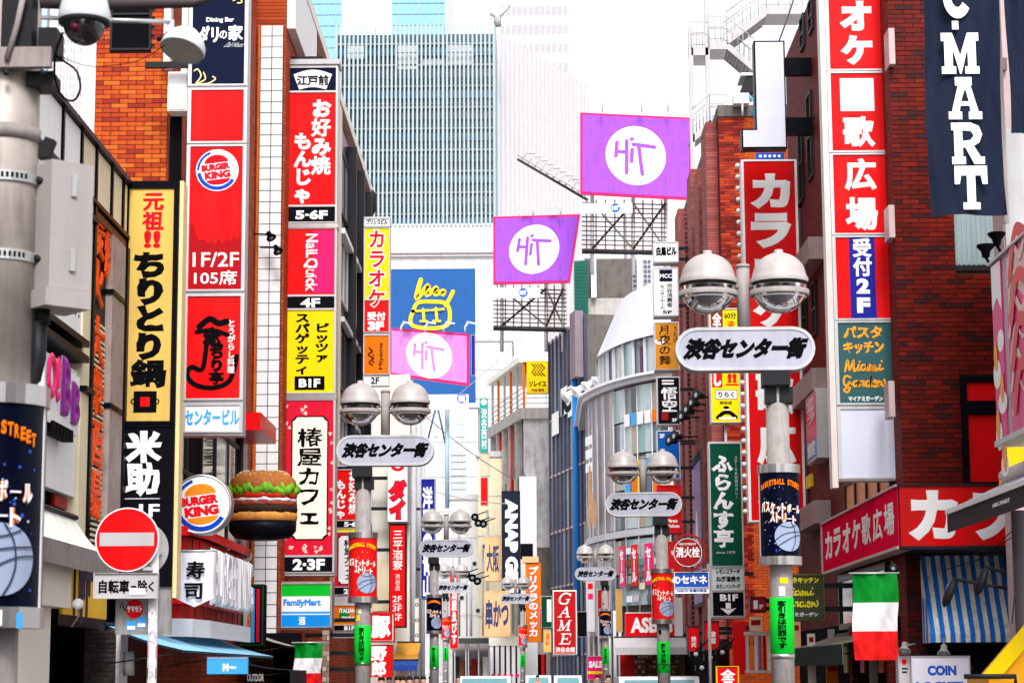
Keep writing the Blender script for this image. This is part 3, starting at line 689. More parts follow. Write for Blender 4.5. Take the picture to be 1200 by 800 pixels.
# dark grey awning end near it
r = awning('grey_awning', 'dark grey awning with white lettering, beneath the green framed banners', FL(XL + .1), HX(288, 780, XL)[0] - 2, 38, zL(300, 777), zL(300, 784, XL + .9), .9, mat('charcoal_canvas', (.03, .03, .035), .8), n=6, valance=.3)
letters(FY(HX(288, 780, XL)[0] - 1.98), [('OUTDOR', P(289, 795, 35).x, P(295, 798, 35).z, P(309, 795, 35).x, P(295, 789, 35).z)], 0, .04).build('lettering', PRINT, r)
# green framed case with vertical banners
Yg = 34.5; r = T('banner_case', 'green framed case holding narrow coloured banners beside the white tiled wall', 'display case', P(296, 756, Yg)); f = FY(Yg)
bx(f, P(282, 720, Yg).x, P(308, 720, Yg).x, P(295, 756, Yg).z, P(295, 684, Yg).z, -.5, -.05).build('case', DARK, r)
b = B()
for a_, c_ in (((282, 684), (308, 687)), ((282, 754), (308, 756)), ((282, 687), (284, 754)), ((306, 687), (308, 754))): b.box(f, P(a_[0], 720, Yg).x, P(c_[0], 720, Yg).x, P(295, a_[1], Yg).z, P(295, c_[1], Yg).z, -.05, 0)
b.build('case_frame', DGREEN, r)
for x, m in ((285, GLP), (289, GOLD), (294, LBLUE), (300, CRIM)): bx(f, P(x, 720, Yg).x, P(x + 4, 720, Yg).x, P(295, 752, Yg).z, P(295, 689, Yg).z, -.04, -.02).build('narrow_banner', m, r)
letters(f, [('居酒屋', P(289.3, 720, Yg).x, P(295, 735, Yg).z, P(292.7, 720, Yg).x, P(295, 700, Yg).z, 1)], -.018, .04).build('lettering', EMR, r)

# --- white tiled pier building
def tiled():
    Y = 38.6; f = FY(Y); x0, x1 = P(301, 400, Y).x, P(328, 400, Y).x; zt = P(314, 30, Y).z
    r = T('tiled_building', 'narrow white square tiled wall with black joints beside the red sign tower', 'building', ((x0 + x1) / 2, Y + 1, 0))
    bx(f, x0, x1, 0, zt, -3, 0).build('wall', mat('black_joint', (.05, .05, .07), .8), r)
    wdt = (x1 - x0) / 2; me = bx(Fr((0, 0, 0), (1, 0, 0), (0, 0, 1), (0, -1, 0)), .008, wdt - .008, .008, wdt - .008, 0, .012).mesh('tile', mat('white_tile', (.78, .77, .80), .2, dirt=.2))
    n = int(zt / wdt)
    for k in range(n):
        for i in range(2): inst(me, 'tile', r, (x0 + i * wdt, Y, zt - (k + 1) * wdt))
    bx(FY(Y - .0), x0 - .045, x0 - .003, 0, zt, -1, .03).build('orange_edge', BO[2], r)
    # white sloping gable behind the top
    bx(FY(Y + .2), x1 - .3, x1 + .2, zt + .0, zt + 1.3, -4, 0).build('parapet', WALLW, r)
tiled()

# --- building C with the red sign tower
XC = -4.5
def building_c():
    H = 15.0; r = T('office_building', 'dark glazed building with white bands behind the tall red sign tower on the left', 'building', (XC - 3, 48, 0)); f = FL(XC)
    y0, y1 = 38.7, 59.3
    bx(f, y0, y1, 0, H, -8, -.02).build('wall', BRX, r)
    bx(f, y0 + .02, y1, H, H + .25, -8, .15).build('parapet', IVORY, r)
    ya = HX(394, 300, XC)[0]
    bx(f, ya - .9, ya, 3, H - .01, -.01, .12).build('pier', CREAM, r)
    bx(f, ya, y1, 3, H - .2, -.015, .03).build('dark_cladding', mat('blue_black_cladding', (.015, .018, .03), .3), r)
    for i in range(4):
        for k in range(5):
            a = ya + .3 + i * (y1 - ya) / 4; z = 4.2 + k * 2.1
            window(r, f, a, a + (y1 - ya) / 4 - .6, z, z + 1.5, LGREY if k % 2 else DST, GLP if (i * 3 + k) % 4 == 0 else GLSLATE, 2, 1, .06, c=.04)
    for k in range(5): bx(f, ya, y1, 3.6 + k * 2.1, 3.72 + k * 2.1, .03, .2).build('ledge', LGREY if k != 4 else WALLW, r)
    for i in range(3): a = ya + (i + 1) * (y1 - ya) / 4; bx(f, a - .08, a + .08, 3, H - .3, .03, .26).build('fin', DST, r)
building_c()
# pipe hoop on its corner
r = solo(B().tube([P(426, 232, 58), P(426, 226, 58), P(429, 225, 58), P(436, 225, 58), P(438, 228, 58), P(438, 246, 58), P(436, 250, 58), P(430, 250, 58)], .07, 8), 'duct_pipe', DST, 'black bent duct pipe standing off the wall above the narrow karaoke sign', 'pipe')

s = Sign('sign_tower', 'tall red, pink, yellow and white restaurant sign tower in the left centre', 'sign', (334, 76, 394, 674), 39.4, .45, ALU, 2.2,
         [(79, 109, NAVY), (109, 246, RED), (246, 266, BLACK), (272, 352, RED), (352, 368, BLACK), (368, 466, YEL), (473, 652, CRIM), (652, 671, BLACK)], wall=XC)
fan = []
for i in range(13): t = math.radians(30 + 120 * i / 12); fan.append((s.a(364 + 30 * math.cos(t)), s.b(112 - 31 * math.sin(t))))
for i in range(13): t = math.radians(150 - 120 * i / 12); fan.append((s.a(364 + 17 * math.cos(t)), s.b(112 - 9 * math.sin(t))))
fan = [(s.a(364 + 27 * math.cos(math.radians(25 + 130 * i / 12))), s.b(113 - 32 * math.sin(math.radians(50 + 80 * i / 12)) * 1.0)) for i in range(13)] + [(s.a(346), s.b(106))][:0]
fan = [(s.a(341 + 46 * i / 12), s.b(88 - 5.5 * math.sin(PI * i / 12))) for i in range(13)][::-1] + [(s.a(348 + 32 * i / 12), s.b(106.5 - 3 * math.sin(PI * i / 12))) for i in range(13)]
B().poly(s.fr, fan, .0125, .016).build('fan_shape', PRINT, s.root)
s.text('江戸前', 345, 89, 383, 102, INK, 0, .06, .03, c=.0165)
s.text('お好み焼', 363, 118, 386, 209, PRINT, 1, .055); s.text('もんじゃ', 342, 158, 364, 243, PRINT, 1, .05)
s.text('5·6F', 345, 251, 383, 262, PRINT, 0, .05); s.text('4F', 352, 355, 375, 366, PRINT, 0, .04)
s.rect(366, 275, 391.5, 349, PINK, name='pink_side')
PW = (Fr(s.fr.pt(0, 0), (0, 0, -1), (1, 0, 0), (0, -1, 0)))
letters(PW, [('NaiLQuick', -s.b(279), s.a(355), -s.b(347), s.a(372))], .018, .025, .03).build('lettering', PRINT, s.root)
s.text('ピッツァ', 369, 384, 386, 430, INK, 1, .05); s.text('スパゲッティ', 346, 372, 363, 444, INK, 1, .05)
s.rect(346, 446, 381, 462, INK, name='plate'); s.text('B1F', 351, 449, 376, 459, PRINT, 0, .05, c=.017)
def plaque(S_, x0, y0, x1, y1, cut, m, c=.0125):
    p = [(x0 + cut, y0), (x1 - cut, y0), (x1 - cut * .6, y0 + cut * .6), (x1, y0 + cut), (x1, y1 - cut), (x1 - cut * .6, y1 - cut * .6), (x1 - cut, y1), (x0 + cut, y1), (x0 + cut * .6, y1 - cut * .6), (x0, y1 - cut), (x0, y0 + cut), (x0 + cut * .6, y0 + cut * .6)]
    return B().poly(S_.fr, [(S_.a(x), S_.b(y)) for x, y in p][::-1], c, c + .003).build('plaque', m, S_.root)
plaque(s, 343, 492, 386, 634, 5, INK); plaque(s, 344.5, 493.5, 384.5, 632.5, 5, mat('cream_print', (.85, .80, .68), .5, dirt=.05), .0158)
s.text('椿屋カフェ', 350, 505, 379, 618, INK, 1, .03, .09, c=.0195)
b = B()
for i in range(30):
    x, y = random.choice([(random.uniform(337, 341), random.uniform(480, 645)), (random.uniform(387.5, 391), random.uniform(480, 645)), (random.uniform(340, 388), random.uniform(477, 489)), (random.uniform(340, 388), random.uniform(638, 649))])
    h = random.uniform(1.5, 2.6)
    for k in range(3): t = k * 2.1 + i; b.poly(s.fr, [(s.a(x + 1.2 * math.cos(t) + h * .6 * math.cos(q * 1.05)), s.b(y + 1.2 * math.sin(t) + h * .6 * math.sin(q * 1.05))) for q in range(6)][::-1], .0125 + k * .0006, .0135 + k * .0006)
b.build('flower_print', mat('pale_pink_print', (.8, .55, .5), .5), s.root, kind='stuff')
s.text('2·3F', 346, 655, 383, 668, PRINT, 0, .05)
bx(FY(39.4), s.X0 - .02, s.X1 + .02, s.b(272), s.b(267), -.3, .04).build('steel_band', STEEL, s.root); bx(FY(39.4), s.X0 - .02, s.X1 + .02, s.b(473), s.b(467), -.3, .04).build('steel_band', STEEL, s.root)
bx(FY(39.4), s.X0 - .05, s.X1 + .03, s.b(76), s.b(70), -.5, .05).build('cap', LGREY, s.root); bx(FY(39.5), s.X0 + .05, s.X1 - .3, s.b(70), s.b(64), -.3, 0).build('top_lamp_housing', DST, s.root)
# convenience store box
s = Sign('convenience_store_sign', 'square green, white and blue convenience store light box', 'sign', (328, 681, 389, 737), 38.9, .5, RUST, 2.2, [(683, 735, WHITE)], wall=-5.2)
s.rect(330, 684, 387, 698, mat('fm_green', (.0, .45, .02), .4)); s.rect(330, 716, 387, 718.5, LBLUE); s.rect(330, 720, 387, 734, mat('fm_blue', (.0, .25, .75), .4))
s.text('FamilyMart', 332, 701.5, 376, 711.5, mat('fm_blue', (0, 0, 0)), 0, .05); s.text('酒', 350, 722, 358, 732, PRINT, 0, .05, c=.0165)
# awnings and flag under it
r = awning('weathered_awning', 'weathered beige awning under the convenience store light box', FL(-5.0), 36.2, 40.5, HX(340, 745, -5)[1], HX(340, 757, -4.2)[1], .9, CONC, n=7)
def flag3(label, rect, Y):
    q = cloth('national_flag', label, 'flag', rect, Y, None, bands=[(0, 1 / 3, mat('flag_green', (.0, .22, .02), .7, dirt=.1)), (1 / 3, 2 / 3, mat('flag_white', (.75, .74, .76), .7, dirt=.1)), (2 / 3, 1, mat('flag_red', (.70, .01, .01), .7, dirt=.1))], amp=.055, group='green white and red flags', waves=1.6)
    return q
flag3('smaller green white red flag hanging below the convenience store sign', (344, 753, 377, 806), 37.5)
bx(FL(-4.62), 38.6, 46, 0, 3.0, -.2, 0)
r = T('stone_shopfront', 'rough stone and dark timber shopfront below the weathered awning', 'shopfront', (-4.7, 40, 0)); bx(FY(38.0), -5.0, -4.1, 0, 2.5, -.5, 0).build('opening_shade', DARK, r)  # near-black block stands for the shade in the opening
for i in range(6): bx(FY(37.98), -4.95 + i * .07, -4.9 + i * .07, 0, 2.4, 0, .02).build('timber_slat', BRO, r)
stn = [mat('stone_%d' % i, c, .8) for i, c in enumerate(((.35, .25, .2), (.22, .16, .12), (.45, .38, .32)))]
bricks(r, FY(37.97), P(378, 780, 38).x, P(386, 780, 38).x, 1.2, 2.6, stn, L=.16, H=.09, th=.04)

# --- second sign tower (same tenants, further away)
s = Sign('sign_tower', 'smaller duplicate red restaurant sign stack with yellow strip, partly behind a lamp post', 'sign', (391, 545, 426, 747), 47, .35, ALU, 1, 
         [(546, 550, NAVY), (550, 610, RED), (610, 619, BLACK), (619, 624, YEL), (624, 688, CRIM), (688, 697, BLACK), (709, 732, ORG), (732, 739, BLACK)], wall=XC)
s.text('お好み焼', 408, 551, 419, 603, PRINT, 1, .05); s.text('もんじゃ', 393, 562, 405, 608, PRINT, 1, .05); s.text('5·6F', 403, 611.5, 423, 617.5, PRINT, 0, .05)
plaque(s, 396, 627, 424, 685, 3, INK); plaque(s, 397, 628, 423, 684, 3, WHITE, .0158); s.text('椿屋カフェ', 403, 632, 415, 680, INK, 1, .03, .09, c=.0195); s.text('2·3F', 403, 690, 422, 696, PRINT, 0, .05)
s.disc(404, 720, 6, 8, mat('flag_green', (0, 0, 0)), name='green_oval'); s.text('ITALIAN', 398, 713, 417, 718, PRINT, 0, .05, c=.017); s.text('DINING', 401, 722, 417, 727, PRINT, 0, .05, c=.017); s.text('B1F', 404, 733, 416, 738, PRINT, 0, .05)

# --- narrow karaoke sign
s = Sign('karaoke_sign', 'narrow yellow and red vertical karaoke sign topped by a white nameplate', 'sign', (426, 254, 457, 452), 53, .4, LGREY, 1.3,
         [(256, 266, WHITE), (267, 352, YEL), (352, 390, RED), (393, 439, ORG), (440, 452, WHITE)], wall=XC)
s.text('プリンスビル', 429, 257, 454, 263.5, INK, 0, .06); s.text('カラオケ', 431, 269, 452, 361, mat('cherry_print', (.72, .0, .02), .4), 1, .03, out=(PRINT, .085))
s.text('受付', 430, 366, 452, 376, PRINT, 0, .06); s.text('3F', 431, 377, 450, 388, PRINT, 0, .07)
s.line([(433, 408), (436, 412), (432, 416), (437, 420), (433, 425), (437, 428)], 1.5, INK); s.text('Cafe', 436, 410, 439, 426, INK, 0, .01); 
letters(Fr(s.fr.pt(0, 0), (0, 0, 1), (-1, 0, 0), (0, -1, 0)), [('Miyama', s.b(433), -s.a(450), s.b(402), -s.a(444))], .018, .01).build('lettering', INK, s.root)
s.text('2F', 435, 442, 445, 450, INK, 0, .03)

# --- ramen, white column sign, red tavern sign, pork signs
s = Sign('ramen_sign', 'red sign with white noodle shop letters above a white brush lettered board', 'sign', (436, 534, 453, 652), 55, .3, ALU, .8, [(535, 583, RED), (584, 650, WHITE)], wall=-4.9)
s.text('ラーメン', 438.5, 536, 450, 581, PRINT, 1, .06); s.text('まるひや', 438, 588, 444, 625, INK, 1, .06, .08); s.text('渋谷店', 445, 588, 449, 606, INK, 1, .03); s.disc(443, 618, 4, 5, RED); s.text('旨', 439, 625, 448, 640, RED, 0, .08)
s = Sign('white_column_sign', 'white column sign with fat red katakana over a smaller red sign', 'sign', (454, 540, 478, 612), 52, .9, LGREY, 1, [(541, 611, WHITE)], wall=-4.9)
s.disc(466, 546, 8, 6, RED); s.disc(466, 546, 3.5, 2.5, PRINT, .017, t=.002); s.text('ダイ', 457, 564, 475, 608, mat('cherry_print', (0, 0, 0)), 1, .1, out=(INK, .13))
s = Sign('tavern_sign', 'tall narrow red sign with white brush characters and floor numbers', 'sign', (456, 613, 476, 735), 51, .35, BLACK, 1.2, [(614, 734, RED)], wall=-4.9)
s.text('三平酒寮', 460, 620, 472, 668, PRINT, 1, .02, .06); s.text('渋谷店', 463, 672, 469, 692, PRINT, 1, .01)
for i, t_ in enumerate(('2F', '3F', '5F')): s.text(t_, 460, 698 + i * 11, 471, 705 + i * 11, PRINT, 0, .01); 
for i in range(2): s.rect(461, 707 + i * 11.5, 470, 707.7 + i * 11.5, PRINT, name='rule_line')
b_ = T('pillar_building', 'pale columned building front between the red tavern sign and the glazed facade', 'building', (-5.5, 56, 0))
bx(FY(53), P(436, 650, 53).x, P(480, 650, 53).x, 0, 9.2, -.4, 0).build('wall', IVORY, b_); bx(FY(52.9), P(437, 700, 53).x, P(456, 700, 53).x, P(440, 716, 53).z, P(440, 655, 53).z, 0, .06).build('panel', CREAM, b_)
s = Sign('noodle_bar_sign', 'big red sign with a white pig character in a white border', 'sign', (432, 717, 462, 752), 43, .3, RED, 1, [(718, 751, PRINT)], wall=-4.7); s.rect(433.5, 719, 460, 750, RED, .0125, 'red_field'); s.text('豚', 435, 721, 458, 748, PRINT, 0, .1, c=.017)
s = Sign('noodle_bar_sign', 'red sign with two stacked white characters below the pig character sign', 'sign', (430, 755, 460, 793), 43, .3, RED, .6, [(755, 793, RED)], wall=-4.7); s.text('野郎', 435, 756, 453, 792, PRINT, 1, .08)
# orange and blue awnings, people stand under
r = awning('orange_awning', 'orange canvas awning above a blue shop awning, left of the street', FY(52.8), P(463, 760, 52).x, P(491, 760, 52).x, P(470, 752, 52.5).z, P(470, 766, 51.5).z, 1.2, mat('orange_canvas', (.62, .28, .04), .8), n=7, valance=.15)
r = awning('blue_shop_awning', 'dark blue awning with white line under the orange canvas', FY(51.5), P(460, 775, 51).x, P(489, 775, 51).x, P(470, 773, 51).z, P(470, 779, 50.8).z, .6, mat('blue_canvas', (.02, .06, .3), .8), n=6, valance=.13)
# --- glazed grid facade, side on
r = T('glazed_building', 'pale blue steel and glass facade seen edge on beside the deep blue vertical sign', 'building', (-5, 66, 0)); f = FL(-4.0)
y0, y1 = HX(477, 650, -4.0)[0], HX(494, 650, -4.0)[0]
bx(f, y0, y1, 0, 11.3, -4, -.01).build('wall', mat('ice_grey', (.5, .58, .62), .4), r)
for k in range(6): window(r, f, y0 + .1, y1 - .1, 1.4 + k * 1.6, 2.9 + k * 1.6, LGREY, GLP, 4, 1, .1, c=.0)
for i in range(3): a = y0 + (y1 - y0) * (i + .5) / 3; B().tube([f.pt(a, 0, .12), f.pt(a, 11.3, .12)], .09, 8).build('steel_tube', LGREY, r)
s = Sign('menswear_sign', 'deep blue vertical sign with white characters behind a street lamp', 'sign', (493, 560, 510, 702), 72, .5, LGREY, .6, [(561, 701, DBLUE)], wall=-4.0)
s.text('洋服の青山', 495, 570, 507, 700, PRINT, 1, .07)

# ============================================================ STREET LAMPS
SLEEVE = mat('sleeve_night', (.0012, .002, .012), .3, dirt=.1, spec=.08); SLRED = mat('sleeve_red', (.72, .008, .008), .3, dirt=.1); BALL = mat('grey_blue_ball', (.30, .36, .52), .5, dirt=.4)
SGLOW = mat('sleeve_orange', (.85, .18, .0), .4); DOT = mat('pale_sparkle', (.6, .7, .95), .4); DOTB = mat('blue_sparkle', (.02, .08, .5), .4)
def sleeve(r, cx, cy, zc, h, R, art, yaw=0, strip=True, detail=2):
    cy_ = Cy(cx, cy, R, yaw)
    B().lathe((cx, cy, zc - h / 2), [(R, 0), (R, h)], 32).build('banner_sleeve', SLEEVE if art == 'night' else SLRED, r)
    for z in (zc - h / 2 - .09, zc + h / 2): B().lathe((cx, cy, z), [(.1, .0), (R * 1.06, .0), (R * 1.06, .09), (.1, .09)], 32, smooth=False).build('steel_collar', STEEL, r)
    if strip: B().add([cy_.pt(-R * 1.25 + dx, zc + dz, .006) for dx in (-.04, .0) for dz in (-h / 2, h / 2)], [(0, 2, 3, 1)]).build('white_edge_strip', PRINT, r)
    if not detail: return
    # print: arc of letters, two lines of outlined letters, basketball
    txt = 'BASKETBALL STREET'; b = B(); n = len(txt)
    if detail > 1:
        for i, ch in enumerate(txt):
            if ch == ' ': continue
            u = (i + .5) / n * 2 - 1; x = u * R * 1.1; z = zc + h * .38 - .06 * u * u * h * 1.2
            q = letters(cy_, [(ch, x - R * .055, z - .03 * h, x + R * .055, z + .04 * h)], .008, .06); b.add(q.v, q.f)
        b.build('lettering', SGLOW if art == 'night' else YEL, r)
    else:
        v = []
        for i in range(13): u = i / 6 - 1; z = zc + h * .39 - .07 * u * u * h; v += [cy_.pt(u * R * .9, z - .035 * h, .006), cy_.pt(u * R * .9, z + .035 * h, .006)]
        b.add(v, [(2 * i, 2 * i + 2, 2 * i + 3, 2 * i + 1) for i in range(12)]).build('arc_lettering', SGLOW, r)
    def line(st, x0, z0, wd, hh, bold=.03):
        bo, bi = B(), B(); m = len(st)
        for i, ch in enumerate(st):
            cw = wd / m; x = x0 + i * cw; z = z0 - .02 * h * i / m * 2; s_ = 1.1 - .35 * i / m
            it = [(ch, x + (.2 if ch in 'ッ' else .06) * cw, z - hh * s_ / 2, x + cw * .9, z + hh * s_ * (.15 if ch == 'ッ' else .5))] if ch != 'ー' else [(ch, x + .06 * cw, z - hh * .05, x + cw * .9, z + hh * .05)]
            q = letters(cy_, it, .007, .13); bo.add(q.v, q.f); q = letters(cy_, it, .012, bold); bi.add(q.v, q.f)
        bo.build('lettering_outline', SGLOW, r); bi.build('lettering', PRINT, r)
    line('バスケットボール', -R * 1.05, zc + h * .09, R * 2.1, h * .12); line('ストリート', -R * .55, zc - h * .035, R * 1.35, h * .12)
    bx_, bz, br = R * .38, zc - h * .27, R * .72
    B().cdisc(cy_, bx_, bz, br, .01, 32, 5).build('printed_basketball', BALL, r)
    b = B(); wd = br * .05
    for pts in ([(-.95, -.25), (-.4, .15), (.2, .3), (.9, .35)], [(-.6, .75), (.0, .62), (.55, .8)], [(.1, .98), (.35, .5), (.42, -.1), (.3, -.6), (.1, -.98)], [(-.75, -.62), (-.1, -.2), (.45, .05), (.97, .1)]):
        p2 = [(bx_ + x * br, bz + z * br) for x, z in pts]; b.stroke(cy_, p2, wd, .013)
    b.build('printed_seam', mat('seam_blue', (.03, .04, .09), .5), r)
    if art == 'night' or detail > 1:
        b = B()
        for i in range(34 if detail > 1 else 10):
            x, z, s_ = random.uniform(-1, 1) * R * 1.1, zc + h * random.uniform(-.42, .34), random.uniform(.2, 1) * R * .032
            if (x - bx_) ** 2 + (z - bz) ** 2 < br * br * 1.1: continue
            b.cdisc(cy_, x, z, s_, .0065, 6, 1)
        b.build('sparkle_print', DOT, r, kind='stuff')
        if art == 'night':
            b = B()
            for i in range(60 if detail > 1 else 14):
                x, z, s_ = random.uniform(-1, 1) * R * 1.1, zc + h * random.uniform(-.45, .34), random.uniform(.3, 1) * R * .05
                if (x - bx_) ** 2 + (z - bz) ** 2 > br * br * 1.15: b.cdisc(cy_, x, z, s_, .005, 6, 1)
            b.build('blue_sparkle_print', DOTB, r, kind='stuff')

def lamp(px, py, Y, side, art, label, detail=2, sticker=True, zoff=.0):
    c = P(px, py, Y); X, Z = c.x, c.z
    r = T('street_lamp', label, 'street lamp', (X + side * .33, Y, .12), 'twin globe street lamps with oval street name plates')
    f = FY(Y); xp = X + side * .33
    B().tube([(xp, Y, .12), (xp, Y, Z - .26)], .122, 20).build('pole', POLE, r)
    B().lathe((xp, Y, .12), [(.22, 0), (.22, .05), (.15, .12), (.122, .3)], 20).build('base', POLE, r)
    for z in (1.9, 2.55 - .2): B().lathe((xp, Y, z - .45), [(.125, 0), (.127, .0), (.127, .05), (.124, .05)], 20).build('band', STEEL, r)
    # plate: stadium box
    hw, hh = .75, .235
    def stad(w_, h_, n=10):
        p = []
        for cx, t0 in ((w_ - h_, -PI / 2), (-(w_ - h_), PI / 2)):
            for i in range(n + 1): t = t0 + PI * i / n; p.append((X + cx + h_ * math.cos(t), Z + h_ * math.sin(t)))
        return p
    plate = B().poly(f, stad(hw, hh), -.22, 0).build('name_plate', GREY, r)
    o, i_ = stad(hw, hh), stad(hw - .035, hh - .035); n = len(o); b = B(); vs = [f.pt(*p, .02) for p in o] + [f.pt(*p, .02) for p in i_] + [f.pt(*p, .001) for p in o] + [f.pt(*p, .001) for p in i_]
    b.add(vs, [q for k in range(n) for q in ((k, (k + 1) % n, n + (k + 1) % n, n + k), (k, 2 * n + k, 2 * n + (k + 1) % n, (k + 1) % n), (n + k, n + (k + 1) % n, 3 * n + (k + 1) % n, 3 * n + k))])
    b.build('plate_rim', LGREY, plate)
    B().poly(f, i_, .001, .01).build('plate_face', mat('plate_face_lilac', (.40, .41, .50), .3, dirt=.35), plate)
    letters(f, [('渋谷センター街', X - .65, Z - .12, X + .65, Z + .12)], .012, .085, 0, .06).build('lettering', INK, plate)
    B().box(f, xp - .16, xp + .13, Z - .42, Z - .26, -.13, .2).box(f, xp - .13, xp + .16, Z - .60, Z - .43, -.1, .12).build('clamp_box', DST, r)
    # upper post, arms and globes
    B().tube([(X, Y + .11, Z + .2), (X, Y + .11, Z + .9)], .072, 14).build('upper_post', POLE, r); B().tube([(X, Y + .11, Z + .905), (X, Y + .11, Z + .94)], [.08, .07], 14).build('post_cap', POLE, r)
    for sx in (-1, 1):
        gx = X + sx * .385; gy = Y + .02; gz = Z + .70; R = .29
        B().tube([(X + sx * .06, Y + .09, gz - .01), (gx - sx * R * .9, gy, gz - .01)], .028, 8).build('arm', POLE, r)
        prof = [(R * 1.06, -.015), (R * 1.08, .03), (R * 1.02, .05)] + [(R * math.cos(t), .05 + R * .92 * math.sin(t)) for t in [k * PI / 2 / 9 for k in range(1, 9)]] + [(.05, .05 + R * .93), (.045, .05 + R * .93 + .03), (.001, .05 + R * .93 + .035)]
        dome = B().lathe((gx, gy, gz + .03), prof, 28).build('globe_dome', mat('satin_white_metal', (.40, .37, .37), .38, 0, dirt=.35, spec=.5), r)
        B().lathe((gx, gy, gz), [(R * 1.03, -.02), (R * .45, -.0), (R * .42, .04)], 24).build('reflector', GREY, r)
        B().lathe((gx, gy, gz), [(R * .4, -.015), (R * .38, -.06), (R * .2, -.09), (.001, -.095)], 20).build('bulb_cover', mat('lamp_innards', (.22, .19, .20), .4), r)
        B().lathe((gx, gy, gz), [(R * 1.10, -.125), (R * 1.10, -.07), (R * 1.0, -.07), (R * 1.0, -.125), (R * 1.10, -.125)], 28).build('globe_ring', POLE, r)
        B().lathe((gx, gy, gz), [(R * .55, -.10), (R * .5, -.17), (R * .25, -.2), (.001, -.2)], 18).build('lower_reflector', mat('lamp_innards', (0, 0, 0)), r)
        B().lathe((gx, gy, gz), [(R * 1.0, -.02)] + [(R * math.cos(t), -.05 - R * .92 * math.sin(t)) for t in [k * PI / 2 / 7 for k in range(0, 7)]] + [(.001, -.05 - R * .92)], 28).build('glass_bowl', CLEAR, r)
        B().lathe((gx, gy, gz - .155), [(R * .96, 0), (R * .985, .008), (R * .96, .016)], 28).build('bowl_rim', WHITE, r)
    sleeve(r, xp, Y, Z - 1.79, .88, .215, art, 0, art == 'red' or detail > 1, detail)
    if sticker:
        cy_ = Cy(xp, Y, .122)
        z0, z1 = Z - 3.25, Z - 2.66
        B().lathe((xp, Y, z0), [(.125, 0), (.127, .002), (.127, z1 - z0), (.125, z1 - z0 + .001)], 20).build('green_sticker', NGREEN, r)
        letters(cy_, [('客引きは犯罪です', -.055, z0 + .06, .035, z1 - .03, 1)], .009, .04).build('lettering', INK, r)
    # each post stands a little differently and has collected its own stickers
    cy_ = Cy(xp, Y, .1225)
    for _ in range(random.randint(1, 3)):
        a_, z_, w2, h2 = random.uniform(-.09, .06), random.uniform(Z - 2.6, Z - 2.35) if random.random() < .5 else random.uniform(Z - 1.2, Z - .75), random.uniform(.02, .045), random.uniform(.02, .05)
        B().add([cy_.pt(a_ + dx * w2, z_ + dz * h2, .003) for dx, dz in ((-1, -1), (0, -1), (1, -1), (1, 1), (0, 1), (-1, 1))], [(0, 1, 4, 5), (1, 2, 3, 4)]).build('sticker', random.choice([WHITE, LBLUE, YEL, INK, IVORY]), r)
    r.rotation_euler = (random.uniform(-.004, .004), random.uniform(-.005, .005), random.uniform(-.05, .05))
    return r
lamp(872, 408.5, 22.7, 1, 'night', 'nearest twin globe street lamp at right with dark basketball sleeve and green sticker')
lamp(451.5, 527.5, 32.6, -1, 'red', 'twin globe street lamp at left with red basketball sleeve, beside the tall red sign tower')
lamp(755.5, 590.5, 41.7, 1, 'red', 'twin globe street lamp with red sleeve, left of the round red hydrant sign')
lamp(523, 642, 58.6, -1, 'night', 'twin globe street lamp in front of the deep blue vertical sign, dark sleeve', 1)
lamp(698, 672, 78, 1, 'night', 'distant twin globe street lamp between the GAME sign and the shoe shop', 1)
lamp(531, 688, 96, -1, 'red', 'small twin globe street lamp just behind the one at the deep blue sign', 1)
lamp(604, 701, 103, 1, 'red', 'farthest visible twin globe street lamp beside the orange photo booth sign', 1)

